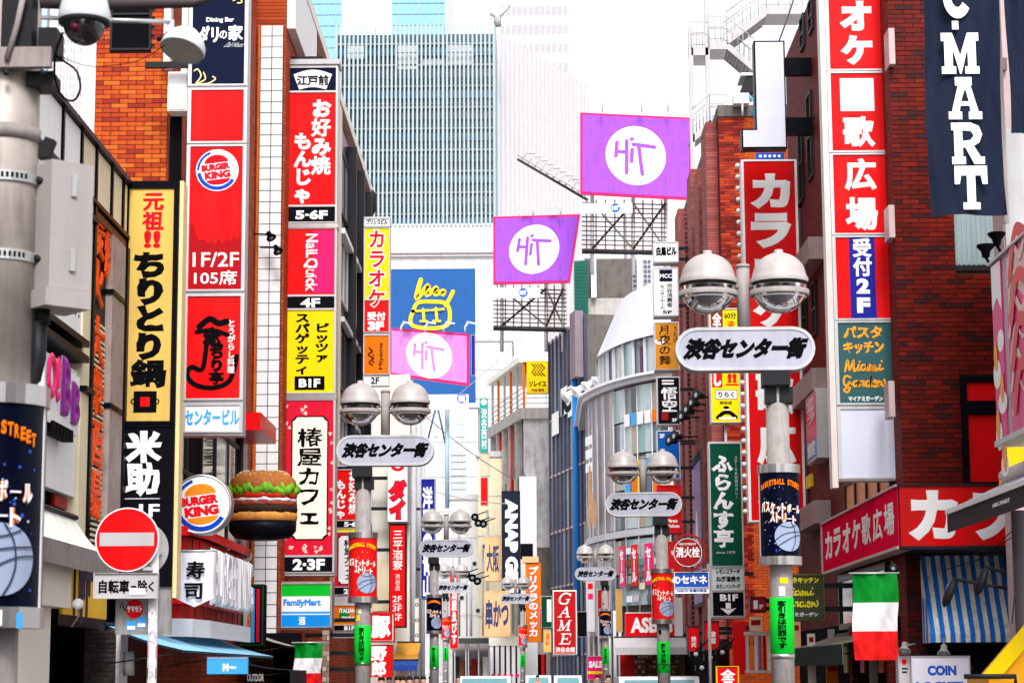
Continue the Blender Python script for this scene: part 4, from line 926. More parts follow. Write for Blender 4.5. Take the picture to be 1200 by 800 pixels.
# ============================================================ NEAREST POLE, LEFT EDGE
def near_pole():
    Y = 9.5; k = Y / FPX; c = P(-1, 400, Y); X = c.x; z = lambda py: P(20, py, Y).z; x = lambda px: P(px, 400, Y).x; f = FY(Y)
    r = T('utility_pole', 'near grey pole at the left edge carrying a control box and dark basketball sleeve', 'pole', (X, Y, .12))
    R = 41 * k
    B().tube([(X, Y, .12), (X, Y, z(460))], R * .8, 28).build('lower_pole', POLE, r)
    B().tube([(X, Y, z(462)), (X, Y, z(-40))], [R * 1.02, R * .92], 28).build('pole', mat('weathered_pole', (.42, .37, .35), .5, .2, dirt=.6, scale=3), r)
    for py in (213, 304):
        B().lathe((X, Y, z(py + 6)), [(R * .98, 0), (R * 1.04, 0), (R * 1.04, 12 * k), (R * .98, 12 * k)], 28, smooth=False).build('steel_band', ALU, r)
        cy_ = Cy(X, Y, R * 1.04); b = B()
        for i in range(8): a = -.02 + i * .022; b.add([cy_.pt(a + dx, z(py) + dz, .002) for dx, dz in ((0, -.012), (.012, -.012), (.012, .012), (0, .012))], [(0, 1, 2, 3)])
        b.build('band_slot', INK, r, kind='stuff')
        B().tube([(X + R * .95, Y - .02, z(py)), (X + R * 1.28, Y - .04, z(py + 2))], .02, 8).build('clamp_bolt', DST, r)
    for py in (158,): B().lathe((X, Y, z(py + 10)), [(R * .98, 0), (R * 1.02, 0), (R * 1.02, 16 * k), (R * .98, 16 * k)], 28).build('joint_band', POLE, r)
    b = B().poly(f, [(x(38), z(185)), (x(38), z(176)), (x(46), z(160)), (x(57), z(164)), (x(50), z(183))][::-1], -.06, .0); b.build('band_tab', DST, r)
    # bracket plates and black mounts at the top
    B().box(f, x(-2), x(61), z(92), z(69), .15, .19).build('bracket_plate', mat('galvanised', (.32, .27, .27), .5, .3, dirt=.6, scale=5), r)
    for px in (8, 51): B().lathe(P(px, 86, Y - .19), [(.0, .02), (.014, .02), (.014, 0)], 6, (0, -1, 0)).build('bolt', DST, r)
    B().box(f, x(28), x(60), z(108), z(92), -.05, .12).build('mount_block', DST, r); B().box(f, x(40), x(62), z(69), z(40), -.06, .1).build('mount_block', DST, r)
    B().box(f, x(0), x(36), z(70), z(5), .05, .16).build('mount_block', DST, r)
    B().tube([P(28, -8, Y - .2), P(20, 30, Y - .2), P(8, 70, Y - .2)], .014, 6).build('brace', POLE, r)
    # horizontal arm across the top
    B().tube([P(30, 2, Y), P(110, 5, Y), P(228, 4, Y), P(262, -8, Y)], [.03, .034, .022, .014], 8).build('top_arm', mat('dark_bronze', (.06, .045, .05), .5), r)
    # sleeve
    sleeve(r, X, Y, (z(478) + z(712)) / 2, z(478) - z(712), .221, 'night', .0, False, 2)
    B().box(f, x(50), x(56.5), z(735), z(462), -.0, .03).build('white_edge_plate', WALLW, r)
    for px, py, w_, m in ((2, 725, 25, WHITE), (43, 728, 7, LBLUE)): B().box(f, x(px), x(px + w_), z(py + 9), z(py - 9), .225, .2275).build('sticker', m, r)
    # sticker of signal box cable
    B().tube([P(46, 378, Y), P(45, 420, Y), P(40, 442, Y), P(24, 455, Y)], .035, 10).build('cable_conduit', DST, r)
    # control box, turned so a corner faces us
    Cc = P(58, 300, Y - .12); u1 = Vector((math.cos(math.radians(42)), math.sin(math.radians(42)), 0)); wv = .21; dv = .19
    cb = T('control_box', 'grey metal control cabinet strapped to the near pole with a tray beneath', 'control box', (Cc.x, Cc.y, z(372)))
    fo = Fr((Cc.x, Cc.y, 0), u1, (0, 0, 1), u1.cross(Vector((0, 0, 1)))); 
    zt, zb = z(195), z(340)
    BOXM = mat('warm_grey_cabinet', (.40, .36, .36), .45, dirt=.35)
    B().box(fo, .003, wv, zb, zt, -dv, -.03).build('casing', BOXM, cb)
    B().box(fo, 0, wv + .004, zb - .005, zt + .005, -.028, 0).build('door', BOXM, cb)
    for py in (0.18, .78): 
        zz = zt - (zt - zb) * py; B().box(fo, .10, .125, zz - .05, zz + .05, .001, .012).build('latch', ALU, cb)
    B().box(fo, -.02, wv, zb - .09, zb - .008, -dv - .03, .01).build('tray', BOXM, cb)
    B().tube([P(50, 362, Y), P(50, 380, Y)], .035, 10).build('cable_gland', DST, cb)
    B().box(FY(Y), X + R * .9, Cc.x, zt - .12, zt - .09, -.1, -.07).box(FY(Y), X + R * .9, Cc.x, zb + .1, zb + .13, -.1, -.07).build('mounting_rail', ALU, cb)
    # dome camera
    Yc = 9.3; kc = Yc / FPX; q = P(99, 22, Yc)
    dc = T('security_camera', 'white dome security camera hanging from the arm of the near pole', 'security camera', q)
    Rr = 31.5 * kc
    B().lathe(q, [(Rr * 1.0, -.012), (Rr * 1.02, .0), (Rr * 1.0, .02), (Rr * .88, .08), (Rr * .72, .12), (Rr * .45, .15), (.001, .155)], 32).build('housing', mat('camera_white', (.62, .66, .70), .25, dirt=.1), dc)
    B().lathe(q, [(Rr * 1.0, -.014), (Rr * .98, -.028), (Rr * .82, -.03), (Rr * .8, -.012)], 32).build('rim', mat('rubber_grey', (.05, .05, .06), .5), dc)
    B().lathe(q, [(Rr * .8 * math.cos(t), -.03 - Rr * .82 * math.sin(t)) for t in [i * PI / 2 / 10 for i in range(10)]] + [(.001, -.03 - Rr * .82)], 32).build('dome_glass', mat('smoked_dome', (.015, .012, .016), .03, spec=1), dc)
    B().lathe(q + Vector((-.02, -Rr * .55, -.06)), [(.001, .035), (.02, .03), (.026, 0)], 14, (-.3, -1, -.4)).build('lens', mat('lens_violet', (.08, .01, .03), .05), dc)
    B().tube([P(97, -12, Yc), P(97, 6, Yc)], .035, 10).build('stem', GREY, dc)
    def cab(label, pts, rad=.006):
        pts = [Vector(p) for p in pts]; out = []
        for i in range(len(pts) - 1):
            p0, p1, p2, p3 = pts[max(i - 1, 0)], pts[i], pts[i + 1], pts[min(i + 2, len(pts) - 1)]
            for k_ in range(6): u = k_ / 6; out.append(.5 * ((2 * p1) + (p2 - p0) * u + (2 * p0 - 5 * p1 + 4 * p2 - p3) * u * u + (3 * p1 - p0 - 3 * p2 + p3) * u ** 3))
        return solo(B().tube(out + [pts[-1]], rad, 6), 'cable', INK, label, 'cable')
    cab('black cable looping down below the dome camera', [P(74, 38, 9.4), P(66, 60, 9.4), P(64, 88, 9.4), P(72, 112, 9.4), P(86, 118, 9.4), P(94, 104, 9.4), P(90, 84, 9.4), P(78, 74, 9.4), P(66, 66, 9.4)])
    cab('thin wire sagging from the dome camera towards the shade lamp', [P(70, 66, 9.4), P(100, 77, 9.5), P(130, 77, 9.6), P(165, 70, 9.7), P(195, 52, 9.75)], .0022)
    # shade lamp on an arm
    sp_ = P(216, 52, 9.8)
    sh = T('shade_lamp', 'white oval floodlight on a thin arm beside the brick wall window', 'floodlight', sp_)
    ax = Vector((-.22, -.35, -1)).normalized(); Rl = 27 * 9.8 / FPX
    B().lathe(sp_, [(Rl * 1.0, .04), (Rl * 1.02, .03), (Rl * .98, .0), (Rl * .75, -.045), (Rl * .45, -.075), (Rl * .2, -.085), (.001, -.085)], 28, ax).build('shade', mat('camera_white', (0, 0, 0)), sh)
    B().lathe(sp_, [(Rl * .97, .036), (.001, .038)], 28, ax).build('diffuser', mat('dusty_diffuser', (.5, .46, .42), .4), sh)
    B().tube([P(128, 24, 9.6), P(200, 26, 9.8)], .011, 8).build('arm', ALU, sh); B().box(FY(9.8), P(196, 30, 9.8).x, P(204, 30, 9.8).x, P(200, 42, 9.8).z, P(200, 24, 9.8).z, -.01, .01).build('arm_end', ALU, sh)
    B().tube([P(198, 38, 9.8), P(192, 44, 9.8), P(184, 47, 9.8)], .012, 6).build('knuckle', DST, sh); B().tube([P(30, 20, 9.5), P(128, 24, 9.6)], .011, 8).build('arm', ALU, sh)
near_pole()

# ============================================================ NO ENTRY SIGN ON ITS POLE
def no_entry():
    Y = 20.0; k = Y / FPX; f = FY(Y); a = lambda px: P(px, 632, Y).x; b_ = lambda py: P(150, py, Y).z
    r = T('sign_post', 'thin sticker covered white post behind the no entry sign', 'post', (P(178, 700, Y).x, Y + .08, .12))
    xp = P(178, 700, Y).x
    B().tube([(xp, Y + .08, .12), (xp, Y + .08, b_(640))], .045, 14).build('post', mat('sticker_white', (.62, .60, .64), .5, dirt=.6, scale=4), r)
    cy_ = Cy(xp, Y + .08, .047)
    for py0, py1, m in ((706, 724, WHITE), (731, 741, LILAC), (756, 771, RED), (782, 795, INK)): B().add([cy_.pt(dx, b_(py0 if t else py1), .003) for dx, t in ((-.04, 0), (.05, 0), (.05, 1), (-.04, 1))], [(0, 1, 2, 3)]).build('sticker', m, r)
    b = B(); 
    for pts in ([(-.03, 715), (-.01, 709), (.0, 718), (.02, 710), (.04, 719)], [(-.02, 742), (.01, 738), (.03, 745)], [(-.02, 750), (.02, 752)], [(-.01, 785), (.02, 788), (-.01, 792)]): b.stroke(cy_, [(x, b_(y)) for x, y in pts], .007, .006)
    b.build('scribble', LGREY, r)
    n = T('no_entry_sign', 'round red no entry sign with a white bar', 'road sign', (a(149.5), Y, b_(669)))
    B().disc(f, a(149.5), b_(632), 37.5 * k, None, .005, .02, 48).build('disc_rim', WHITE, n); B().disc(f, a(149.5), b_(632), 36 * k, None, .021, .024, 48).build('red_disc', RED, n)
    B().box(f, a(117.5), a(181), b_(639.5), b_(624), .0245, .027).build('white_bar', mat('reflective_silver', (.46, .44, .46), .35, dirt=.15), n)
    B().box(f, a(168), xp, b_(668), b_(664), -.03, .004).build('bracket', ALU, n)
    # second disc behind, facing away
    m = T('reversed_road_sign', 'back of a grey round road sign behind the no entry sign', 'road sign', (a(170), Y + .2, b_(672)))
    B().disc(FY(Y + .2), P(166, 640, Y + .2).x, P(166, 643, Y + .2).z, 32 * k, None, -.006, .0, 40).build('disc_back', GREY, m); B().box(FY(Y + .2), xp - .05, xp + .05, b_(648), b_(640), .001, .03).build('clamp', ALU, m)
    s = Sign('plate_sign', 'white plate under the no entry sign saying bicycles excepted', 'road sign', (110, 671, 186, 701), Y - .02, .03, ALU, 1.2, [(671, 701, mat('reflective_silver', (0, 0, 0)))])
    s.text('自転車', 116, 679, 152, 695, INK, 0, .05); s.rect(154, 686, 160, 688, INK, name='dash_mark'); s.text('除', 162, 679, 173, 694, INK, 0, .05); s.text('く', 174, 681, 181, 693, INK, 0, .04); s.rect(152, 689, 171, 697, WHITE, .019, 'paper_sticker', .001)
    g = Sign('rear_plate', 'back of a scratched grey metal sign plate with stickers, below the plate sign', 'road sign', (136, 688, 201, 743), Y + .15, .02, mat('scratched_grey', (.30, .29, .30), .45, .3, dirt=.7, scale=4), .5, [(688, 743, mat('scratched_grey', (0, 0, 0)))])
    g.disc(158, 713, 10.5, 11, RED, name='sticker'); g.text('ヤマモト', 149, 709, 167, 717, PRINT, 0, .08, c=.017)
    for x0, y0, x1, y1 in ((149, 727, 160, 738), (161, 722, 172, 735)): g.rect(x0, y0, x1, y1, LBLUE, name='sticker'); g.rect(x0 + 1, y1 - 5, x1 - 1, y1 - 1, PRINT, .016, 'sticker_band', .001)
    g.line([(141, 712), (144, 706), (146, 715), (150, 708)], 1, INK)
    # small cylindrical cover at the lower left
    r2 = T('wall_lamp_cover', 'grey metal cylinder fixed on the doorway pier left of the sign post', 'wall lamp', P(151, 792, 24.6)); B().tube([P(151, 791, 24.6), P(151, 763, 24.6)], .065, 16).build('cover', GREY, r2); B().tube([P(152, 777, 24.6), P(165, 777, 24.8)], .02, 6).build('bracket', DST, r2)
    # small projector lamp at the yellow sign
    spot('small grey floodlight on a bent arm in front of the yellow shop sign', P(92, 708, 21.4), (0, -1, .2), GREY, [P(92, 722, 21.5), P(84, 734, 21.6)], .06)
no_entry()

# ============================================================ RIGHT SIDE
XR = 5.3; fr_ = FRt(XR)
def yR(px, py=500, X=XR): return HX(px, py, X)[0]
def zR(px, py, X=XR): return HX(px, py, X)[1]
def brick_right():
    Yf = 30.3; f = FY(Yf); H = 14.2; Yb = yR(929, 400)
    r = T('brick_building', 'dark red brick corner building on the right behind the karaoke sign stack', 'building', (7.5, 34, 0))
    x0, x1 = XR + .002, P(1178, 300, Yf).x + .5
    bx(f, x0 + .02, 14, 0, H, -(Yb - Yf), -.001).build('wall', MORT, r)
    bx(fr_, -Yb, -Yf - .02, 0, H, -.03, .0).build('side_wall', BRXR, r)
    zc = P(1100, 645, Yf).z; zt = P(1100, -20, Yf).z
    sh = (P(1119, 285, Yf).x, P(1174, 285, Yf).x + .5, P(1145, 316, Yf).z, P(1145, 225, Yf).z)
    rw = (P(1127, 510, Yf).x, P(1178, 510, Yf).x + .5, P(1150, 572, Yf).z, P(1150, 441, Yf).z)
    bricks(r, f, x0, x1, P(1100, 570, Yf).z, zt, BR, holes=[sh, rw], L=.245, H=.0695, cap=300, key=lambda c: abs(c[1] - 6.2) + c[0] * .2)
    bricks(r, f, x0, P(1092, 700, Yf).x, 1.0, zc, BR[3:] + BR[1:2], L=.245, H=.0695, cap=0)
    # shutter window and red panes in black frames
    b = B(); n = 16
    for i in range(n): b.box(f, sh[0] + .03 + (sh[1] - sh[0] - .03) * i / n, sh[0] + .03 + (sh[1] - sh[0] - .03) * (i + .6) / n, sh[2] + .08, sh[3], -.1, -.06)
    bx(f, sh[0], sh[1], sh[2], sh[3], -.14, .002).build('shutter_box', mat('pale_teal_shutter', (.28, .36, .38), .5, dirt=.3), r); b2 = B()
    for i in range(n): b2.box(f, sh[0] + .03 + (sh[1] - sh[0] - .03) * i / n, sh[0] + .03 + (sh[1] - sh[0] - .03) * (i + .55) / n, sh[2] + .08, sh[3], .002, .012)
    b2.build('shutter_rib', mat('pale_teal_shutter', (0, 0, 0)), r, kind='stuff'); bx(f, sh[0], sh[1], sh[2] - .02, sh[2] + .06, -.1, .03).build('sill', DST, r)
    w_ = window(r, f, rw[0], rw[1], rw[2], rw[3], BLACK, RED, 1, 1, .09, c=.0)
    zz = P(1150, 478, Yf).z; bx(f, rw[0], rw[1], zz - .1, zz + .1, .02, .06).build('transom', BLACK, r)
    bx(f, x0, x1, zc - .05, zc, -.02, .02).build('ledge', DST, r)
    # narrow side windows, ledge boxes
    for px, t, bt in ((939, 145, 240), (949, 110, 215), (944, 345, 400), (955, 330, 395), (941, 20, 60), (951, 0, 40)):
        Y = yR(px, t); window(r, fr_, -Y - .28, -Y + .28, zR(px, bt), zR(px, t), DST, GLD, 1, 2, .05, c=-.0)
    for x0_, x1_, t, bt in ((941, 967, 276, 302), (945, 971, 430, 456), (949, 975, 585, 612)):
        Yn_ = yR(x1_, bt); Yw = yR(x0_, bt); bx(fr_, -Yw, -Yn_ - .1, P(950, bt, Yn_).z, P(950, t, Yn_).z, .0, .28).build('box_ledge', mat('dusky_metal_box', (.30, .22, .22), .5, dirt=.5), r)
    Y = yR(962, 500); bx(fr_, -Y - .5, -Y - .05, zR(962, 545), zR(962, 457), .0, .16).build('downpipe_casing', mat('dusky_metal_box', (0, 0, 0)), r)
    for px in (1054, 1046): pass
    for t, bt in ((33, 75), (240, 278), (446, 488)): bx(FY(30.1), P(1041, t, 30.1).x, P(1048, t, 30.1).x, P(1048, bt, 30.1).z, P(1048, t, 30.1).z, -.4, 0).build('sign_stay', mat('pinkish_metal', (.5, .38, .38), .4), r)
    # orange framed window under the blank sign
    window(r, fr_, -35.6, -31.0, zR(1000, 615), zR(1000, 560), DST, mat('orange_film', (.75, .22, .02), .35), 4, 1, .09, c=.02)
    # small notices
    bx(fr_, -yR(948, 562), -yR(954, 562), zR(950, 572), zR(950, 557), .01, .06).build('yellow_notice', YEL, r)
    # ground floor: near-black sheet paints the shade of the shop interior
    bx(fr_, -Yb, -Yf - .6, 0, 2.55, .002, .03).build('shop_opening_shade', DARK, r)
    window(r, fr_, -36.5, -31.6, zR(1010, 735), zR(1010, 668), DGREEN, GLD, 3, 1, .1, c=.03, pm=[GLD, mat('warm_display', (.55, .2, .04), .5), GLD])
    for i, y in enumerate((31.4, 33.0, 35, 37.5)): bx(fr_, -y - .12, -y + .12, .12, 2.5, .03, .12).build('shop_pier', CONC if i % 2 else BRXR, r)
    for i in range(5): bx(fr_, -32.6 - i * .9, -32.2 - i * .9, 1.75, 2.3, .032, .06).build('menu_board', random.choice([ORG, RED, IVORY, YEL]), r)
brick_right()
# fascia box
def fascia():
    X = 5.0; Y0 = 29.05; Y1 = HX(963, 610, X)[0]; f = FY(Y0); fs = FRt(X)
    zt = P(1050, 567, Y0).z; zb = P(1050, 643, Y0).z
    r = T('karaoke_fascia', 'red corner fascia sign with white karaoke letters on street and side faces', 'sign', (6, 30, zb))
    bx(f, X + .02, 8.2, zb + .01, zt - .01, -1.2, -.012).build('cabinet', DST, r); bx(fs, -Y1, -Y0 - .02, zb + .01, zt - .01, -.28, -.012).build('cabinet', DST, r)
    bx(f, X + .03, 8.2, zb + .04, zt - .03, -.011, 0).build('panel', RED, r); n = 5
    bx(fs, -Y1, -Y0 - .03, zb + .04, zt - .03, -.011, 0).build('panel', mat('rose_red', (.85, .008, .06), .9, dirt=.1, spec=0.), r)
    b = B().box(f, X - .0, 8.2, zt - .03, zt, -.2, .03).box(f, X, 8.2, zb, zb + .04, -.2, .03); b.build('frame_front', DST, r)
    b = B().box(fs, -Y1, -Y0, zt - .03, zt, -.2, .03).box(fs, -Y1, -Y0, zb, zb + .04, -.2, .03).box(fs, -Y1, -Y1 + .04, zb, zt, -.1, .03); b.build('frame_side', mat('pinkish_metal', (0, 0, 0)), r)
    k = Y0 / FPX; a = lambda px: P(px, 605, Y0).x; bb = lambda py: P(1100, py, Y0).z
    letters(f, [('カ', a(1064), bb(633), a(1123), bb(574)), ('ラ', a(1136), bb(633), a(1186), bb(577)), ('オ', a(1198), bb(633), a(1250), bb(577))], .002, .06).build('lettering', PRINT, r)
    L_ = Y1 - Y0
    letters(fs, [(ch, -Y1 + .35 + i * (L_ - .5) / 7, zb + .22, -Y1 + .35 + (i + .84) * (L_ - .5) / 7, zt - .2) for i, ch in enumerate('カラオケ歌広場')], .002, .045).build('lettering', PRINT, r)
fascia()
# karaoke sign stack on the corner
s = Sign('sign_stack', 'tall red karaoke sign stack with a blue floor strip and teal kitchen panel', 'sign', (974, -35, 1044, 563), 30.9, .3, ALU, 4,
         [(-35, 87, RED), (88, 184, RED), (185, 281, RED), (282, 380, RED), (381, 477, mat('teal_panel', (.03, .10, .11), .4)), (480, 561, mat('blank_lilac_white', (.60, .62, .76), .3, dirt=.12))], wall=5.28, zs=8)
for ch, y0, y1 in (('オ', 3, 39), ('ケ', 44, 80), ('歌', 141, 178), ('広', 191, 229), ('場', 237, 276)): s.text(ch, 991, y0, 1029, y1, PRINT, 0, .065)
s.rect(989, 96, 1029, 135, PRINT, name='white_square')
s.rect(994, 283, 1024, 378, DBLUE, name='blue_strip'); s.text('受付2F', 998, 285, 1020, 374, PRINT, 1, .06, c=.017)
OSC = mat('orange_script', (.85, .35, .02), .4)
s.text('パスタ', 984, 387, 1030, 401, OSC, 0, .05, .05); s.text('キッチン', 984, 404, 1031, 419, OSC, 0, .05, .05)
b = B()
def script(S_, pts_list, wd, m, c=.015, name='script_lettering'):
    b = B()
    for i, p in enumerate(pts_list): b.stroke(S_.fr, [(S_.a(x), S_.b(y)) for x, y in p], wd * S_.k, c + (i % 3) * .0012)
    return b.build(name, m, S_.root)
MIA = [[(0, 15), (4, 1), (6, 14), (12, 1), (12, 15), (16, 12)], [(19, 7), (17, 14), (21, 13)], [(29, 7), (23, 8), (23, 14), (28, 12), (30, 6), (30, 15), (33, 12)], [(34, 7), (34, 15), (37, 8), (38, 15), (41, 8), (42, 15), (45, 12)], [(48, 7), (47, 14), (52, 12)], [(20, 3), (20.5, 3.5)], [(50, 2.5), (50.5, 3)]]
GAR = [[(10, 2), (3, 0), (0, 8), (4, 14), (9, 8), (9, 16), (5, 22), (0, 19), (6, 15), (14, 10)], [(20, 7), (15, 8), (15, 14), (20, 12), (21, 7), (21, 14), (24, 12)], [(25, 7), (26, 8), (29, 7), (28, 14), (31, 12)], [(38, 7), (33, 8), (33, 14), (38, 12), (40, 0), (39, 14), (42, 12)], [(43, 11), (48, 9), (45, 6), (43, 11), (45, 15), (50, 12)], [(51, 7), (50, 15), (54, 8), (56, 14), (60, 12), (59, 5)]]
script(s, [[(985 + x * .85, 425 + y * .9) for x, y in p] for p in MIA], 2.3, OSC)
script(s, [[(983 + x * .8, 444 + y * .85) for x, y in p] for p in GAR], 2.3, OSC)
s.text('マイアミガーデン', 988, 467, 1028, 473, PRINT, 0, .05)
bx(FY(30.9), s.X0 - .09, s.X0 - .005, s.Z0 - .1, s.Z1, -.25, .02).build('white_post', mat('pinkish_white_metal', (.68, .6, .58), .35), s.root)
# neon style Miami sign
s = Sign('kitchen_sign', 'dark green gridded kitchen sign with yellow script, behind the nearest lamp post', 'sign', (918, 672, 966, 727), 34.5, .15, mat('olive_frame', (.12, .14, .04), .5), 1.2, [(673, 726, mat('olive_panel', (.035, .05, .03), .5))], wall=5.28)
b = B()
for i in range(16): b.box(s.fr, s.a(920 + i * 3), s.a(920.3 + i * 3), s.b(725), s.b(674), .0125, .014)
for i in range(17): b.box(s.fr, s.a(919), s.a(965), s.b(674.3 + i * 3), s.b(674 + i * 3), .0142, .0155)
b.build('grid_line', mat('grid_olive', (.16, .16, .08), .5), s.root, kind='stuff')
NEO = mat('yellow_tube', (.85, .75, .02), .3)
s.text('パスタキッチン', 916, 676, 960, 683, NEO, 0, .05, c=.017); script(s, [[(916 + x * .72, 687 + y * .7) for x, y in p] for p in MIA], 1.7, NEO, .018); script(s, [[(913 + x * .75, 700 + y * .72) for x, y in p] for p in GAR], 1.7, NEO, .018)
s.text('マイアミガーデン', 914, 717, 958, 722, PRINT, 0, .04, c=.017)
flag3('large green white red flag hanging below the red karaoke fascia', (1000, 672, 1052, 773), 28.5)
spot('small clamp light above the large three coloured flag', P(1047, 665, 28.6), (-.3, -1, -.3), DST, [Vector((4.9, 29.1, P(1047, 655, 28.6).z))], .07)
awning('dark_awning', 'dark green scalloped awning under the karaoke fascia side', FRt(XR), -38, -31.2, zR(1000, 742), zR(1000, 752, 4.5), .8, mat('paler_awning_top', (.22, .2, .16), .8), n=8, valance=.3)  # sloping strips coloured paler than the valance
r = bpy.data.objects['dark_awning']; bx(FRt(XR - .805), -38, -31.2, zR(1000, 778, 4.5), zR(1000, 753, 4.5), 0, .004).build('valance', mat('dark_teal_canvas', (.015, .035, .035), .8), r)
# striped awning and its arm lamps, coin locker
SB = mat('stripe_blue', (.008, .17, .68), .8, dirt=.3); SW = mat('stripe_dirty_white', (.82, .79, .72), .85, dirt=.8, scale=2.5)
f = FY(30.3); a0, a1 = P(1092, 700, 29.5).x, P(1192, 700, 29.5).x
r = awning('striped_awning', 'blue and dirty white striped awning on the brick corner', f, a0, a1, P(1140, 648, 30.2).z, P(1140, 742, 29.7).z, .6, SW, stripes=SB, n=17, valance=P(1140, 742, 29.7).z - P(1140, 752, 29.7).z)
sd = B()
for i in range(5): 
    t0, t1 = i / 5, (i + 1) / 5; zt, zb = P(1140, 650, 30.2).z, P(1140, 736, 29.3).z
    sd.add([f.pt(a0, zt + (zb - zt) * t0, t0 * .6), f.pt(a0, zt + (zb - zt) * t1, t1 * .6), f.pt(a0, P(1140, 752, 29.3).z, t1 * .6), f.pt(a0, P(1140, 752, 29.3).z, t0 * .6)], [(0, 1, 2, 3)])
sd.build('side_cloth', SW, r)
b = B()
for i in range(2): b.box(FY(30.3), a0 - .004, a0 - .002, P(1140, 752, 29.3).z, P(1140, 700, 30).z, .1 + i * .22, .2 + i * .22)
b.build('side_stripe', SB, r)
def armlamp(x, y, x2, y2, label):
    Y = 27.5; p = P(x, y, Y); r = T('arm_lamp', label, 'sign lamp', p, 'black sign lamps on long arms'); h = P(x + 7, y - 15, Y)
    B().tube([P(x + 6, y - 16, Y), P(x2, y2, Y - .1)], .022, 8).build('arm', DST, r)
    d = (P(x - 5, y + 17, Y) - P(x + 7, y - 15, Y)); L_ = d.length; d.normalize(); sd = d.cross(Vector((0, 1, 0))).normalized()
    b = B(); prof = [(0, .03), (.15, .06), (.5, .085), (.85, .07), (1, .01)]
    vs = []
    for t, w_ in prof:
        c = h + d * (L_ * t)
        for k in range(10): g = 2 * PI * k / 10; vs.append(c + sd * (w_ * .75 * math.cos(g)) * 1.0 + Vector((0, 1, 0)) * (w_ * 1.4 * math.sin(g)))
    b.add(vs, [(i * 10 + k, i * 10 + (k + 1) % 10, (i + 1) * 10 + (k + 1) % 10, (i + 1) * 10 + k) for i in range(4) for k in range(10)] + [tuple(range(9, -1, -1))], True).build('lamp_head', DST, r)
    b = B().add([h + d * (L_ * .1) - sd * .05 + Vector((0, -.05, 0)), h + d * (L_ * .9) - sd * .05 + Vector((0, -.03, 0)), h + d * (L_ * .9) - sd * .05 + Vector((0, .06, 0)), h + d * (L_ * .1) - sd * .05 + Vector((0, .06, 0))], [(0, 1, 2, 3)])
    b.build('glass_face', GLSLATE, r)
armlamp(1111, 694, 1215, 695, 'lower left black lamp head on a long arm in front of the striped awning')
armlamp(1149, 680, 1215, 680, 'upper right black lamp head on a long arm in front of the striped awning')
s = Sign('coin_locker_sign', 'pale coin locker sign with blue capitals at the lower right', 'sign', (1068, 768, 1137, 822), 28.3, .3, ALU, 1.2, [(768, 822, mat('locker_white', (.62, .62, .72), .4))], wall=5.8)
s.text('COIN', 1087, 779, 1121, 791, BLUE, 0, .06); s.text('LOCKER', 1073, 798, 1133, 811, BLUE, 0, .06)
s = Sign('small_notice_board', 'narrow grey notice board with red mark at the left of the coin locker sign', 'notice', (1053, 768, 1067, 822), 28.4, .2, ALU, .8, [(768, 822, mat('notice_grey', (.5, .48, .52), .4))])
s.disc(1060, 775, 3, 3.5, EMR); s.rect(1057, 782, 1064, 784, INK, name='text_line'); s.rect(1057, 786, 1063, 788, INK, name='text_line')
for i, (x, y, x2, y2, lb) in enumerate(((1060, 760, 1072, 754, 'grey spotlight left of the pair above the coin locker sign'), (1106, 763, 1106, 748, 'grey spotlight hanging under the striped awning'))): spot(lb, P(x, y, 28.3), (-.2, -.6, -1), mat('satin_grey_metal', (.3, .3, .31), .35, .5), [P(x2, y2, 28.6)], .09)
r = solo(bx(FY(30.2), P(1092, 760, 30).x, P(1250, 760, 30).x, 0, P(1140, 752, 30).z, -.5, 0), 'shop_entrance', DARK, 'near-black block painted as a shaded shop entrance behind the coin locker sign', 'entrance')
# yellow canopy at the lower right, post
Yy = 23.0; f = FY(Yy); C2 = lambda px, py: (P(px, py, Yy).x, P(px, py, Yy).z)
r = T('yellow_canopy', 'bright yellow slanting canopy at the bottom right corner', 'canopy', P(1180, 800, Yy))
B().poly(f, [C2(1153, 789), C2(1176, 789), C2(1214, 744), C2(1214, 716)], -.05, 0).build('slanted_edge', mat('canopy_yellow', (.80, .55, .0), .4), r)
B().poly(f, [C2(1160, 789.5), C2(1160, 812), C2(1214, 812), C2(1214, 746), C2(1177, 789.5)], -1.2, -.06).build('side_panel', mat('canopy_amber', (.75, .33, .01), .5), r)
B().tube([P(1130, 792, Yy - .1), P(1190, 792, Yy - .1), P(1190, 806, Yy - .1)], .03, 6).build('front_bar', DST, r)
r = T('dark_post', 'dark metal post with hanging cables at the right edge', 'post', (P(1198, 700, 24).x, 24, .12)); B().tube([(P(1198, 700, 24).x, 24, .12), (P(1198, 700, 24).x, 24, P(1198, 598, 24).z)], .09, 12).build('post', mat('post_purple_grey', (.10, .08, .09), .5), r)
for i, (a_, c_) in enumerate((((1105, 668), (1192, 625)), ((1140, 650), (1196, 612)), ((1192, 640), (1186, 730)))):
    p, q = P(*a_, 26), P(*c_, 24.1); m_ = (p + q) / 2 - Vector((0, 0, .08)); solo(B().tube([p, m_, q], .006, 5), 'cable', INK, ('upper thin cable from the dark post across the striped awning', 'lower thin cable from the dark post to the awning top', 'short cable hanging down beside the dark post')[i], 'cable')
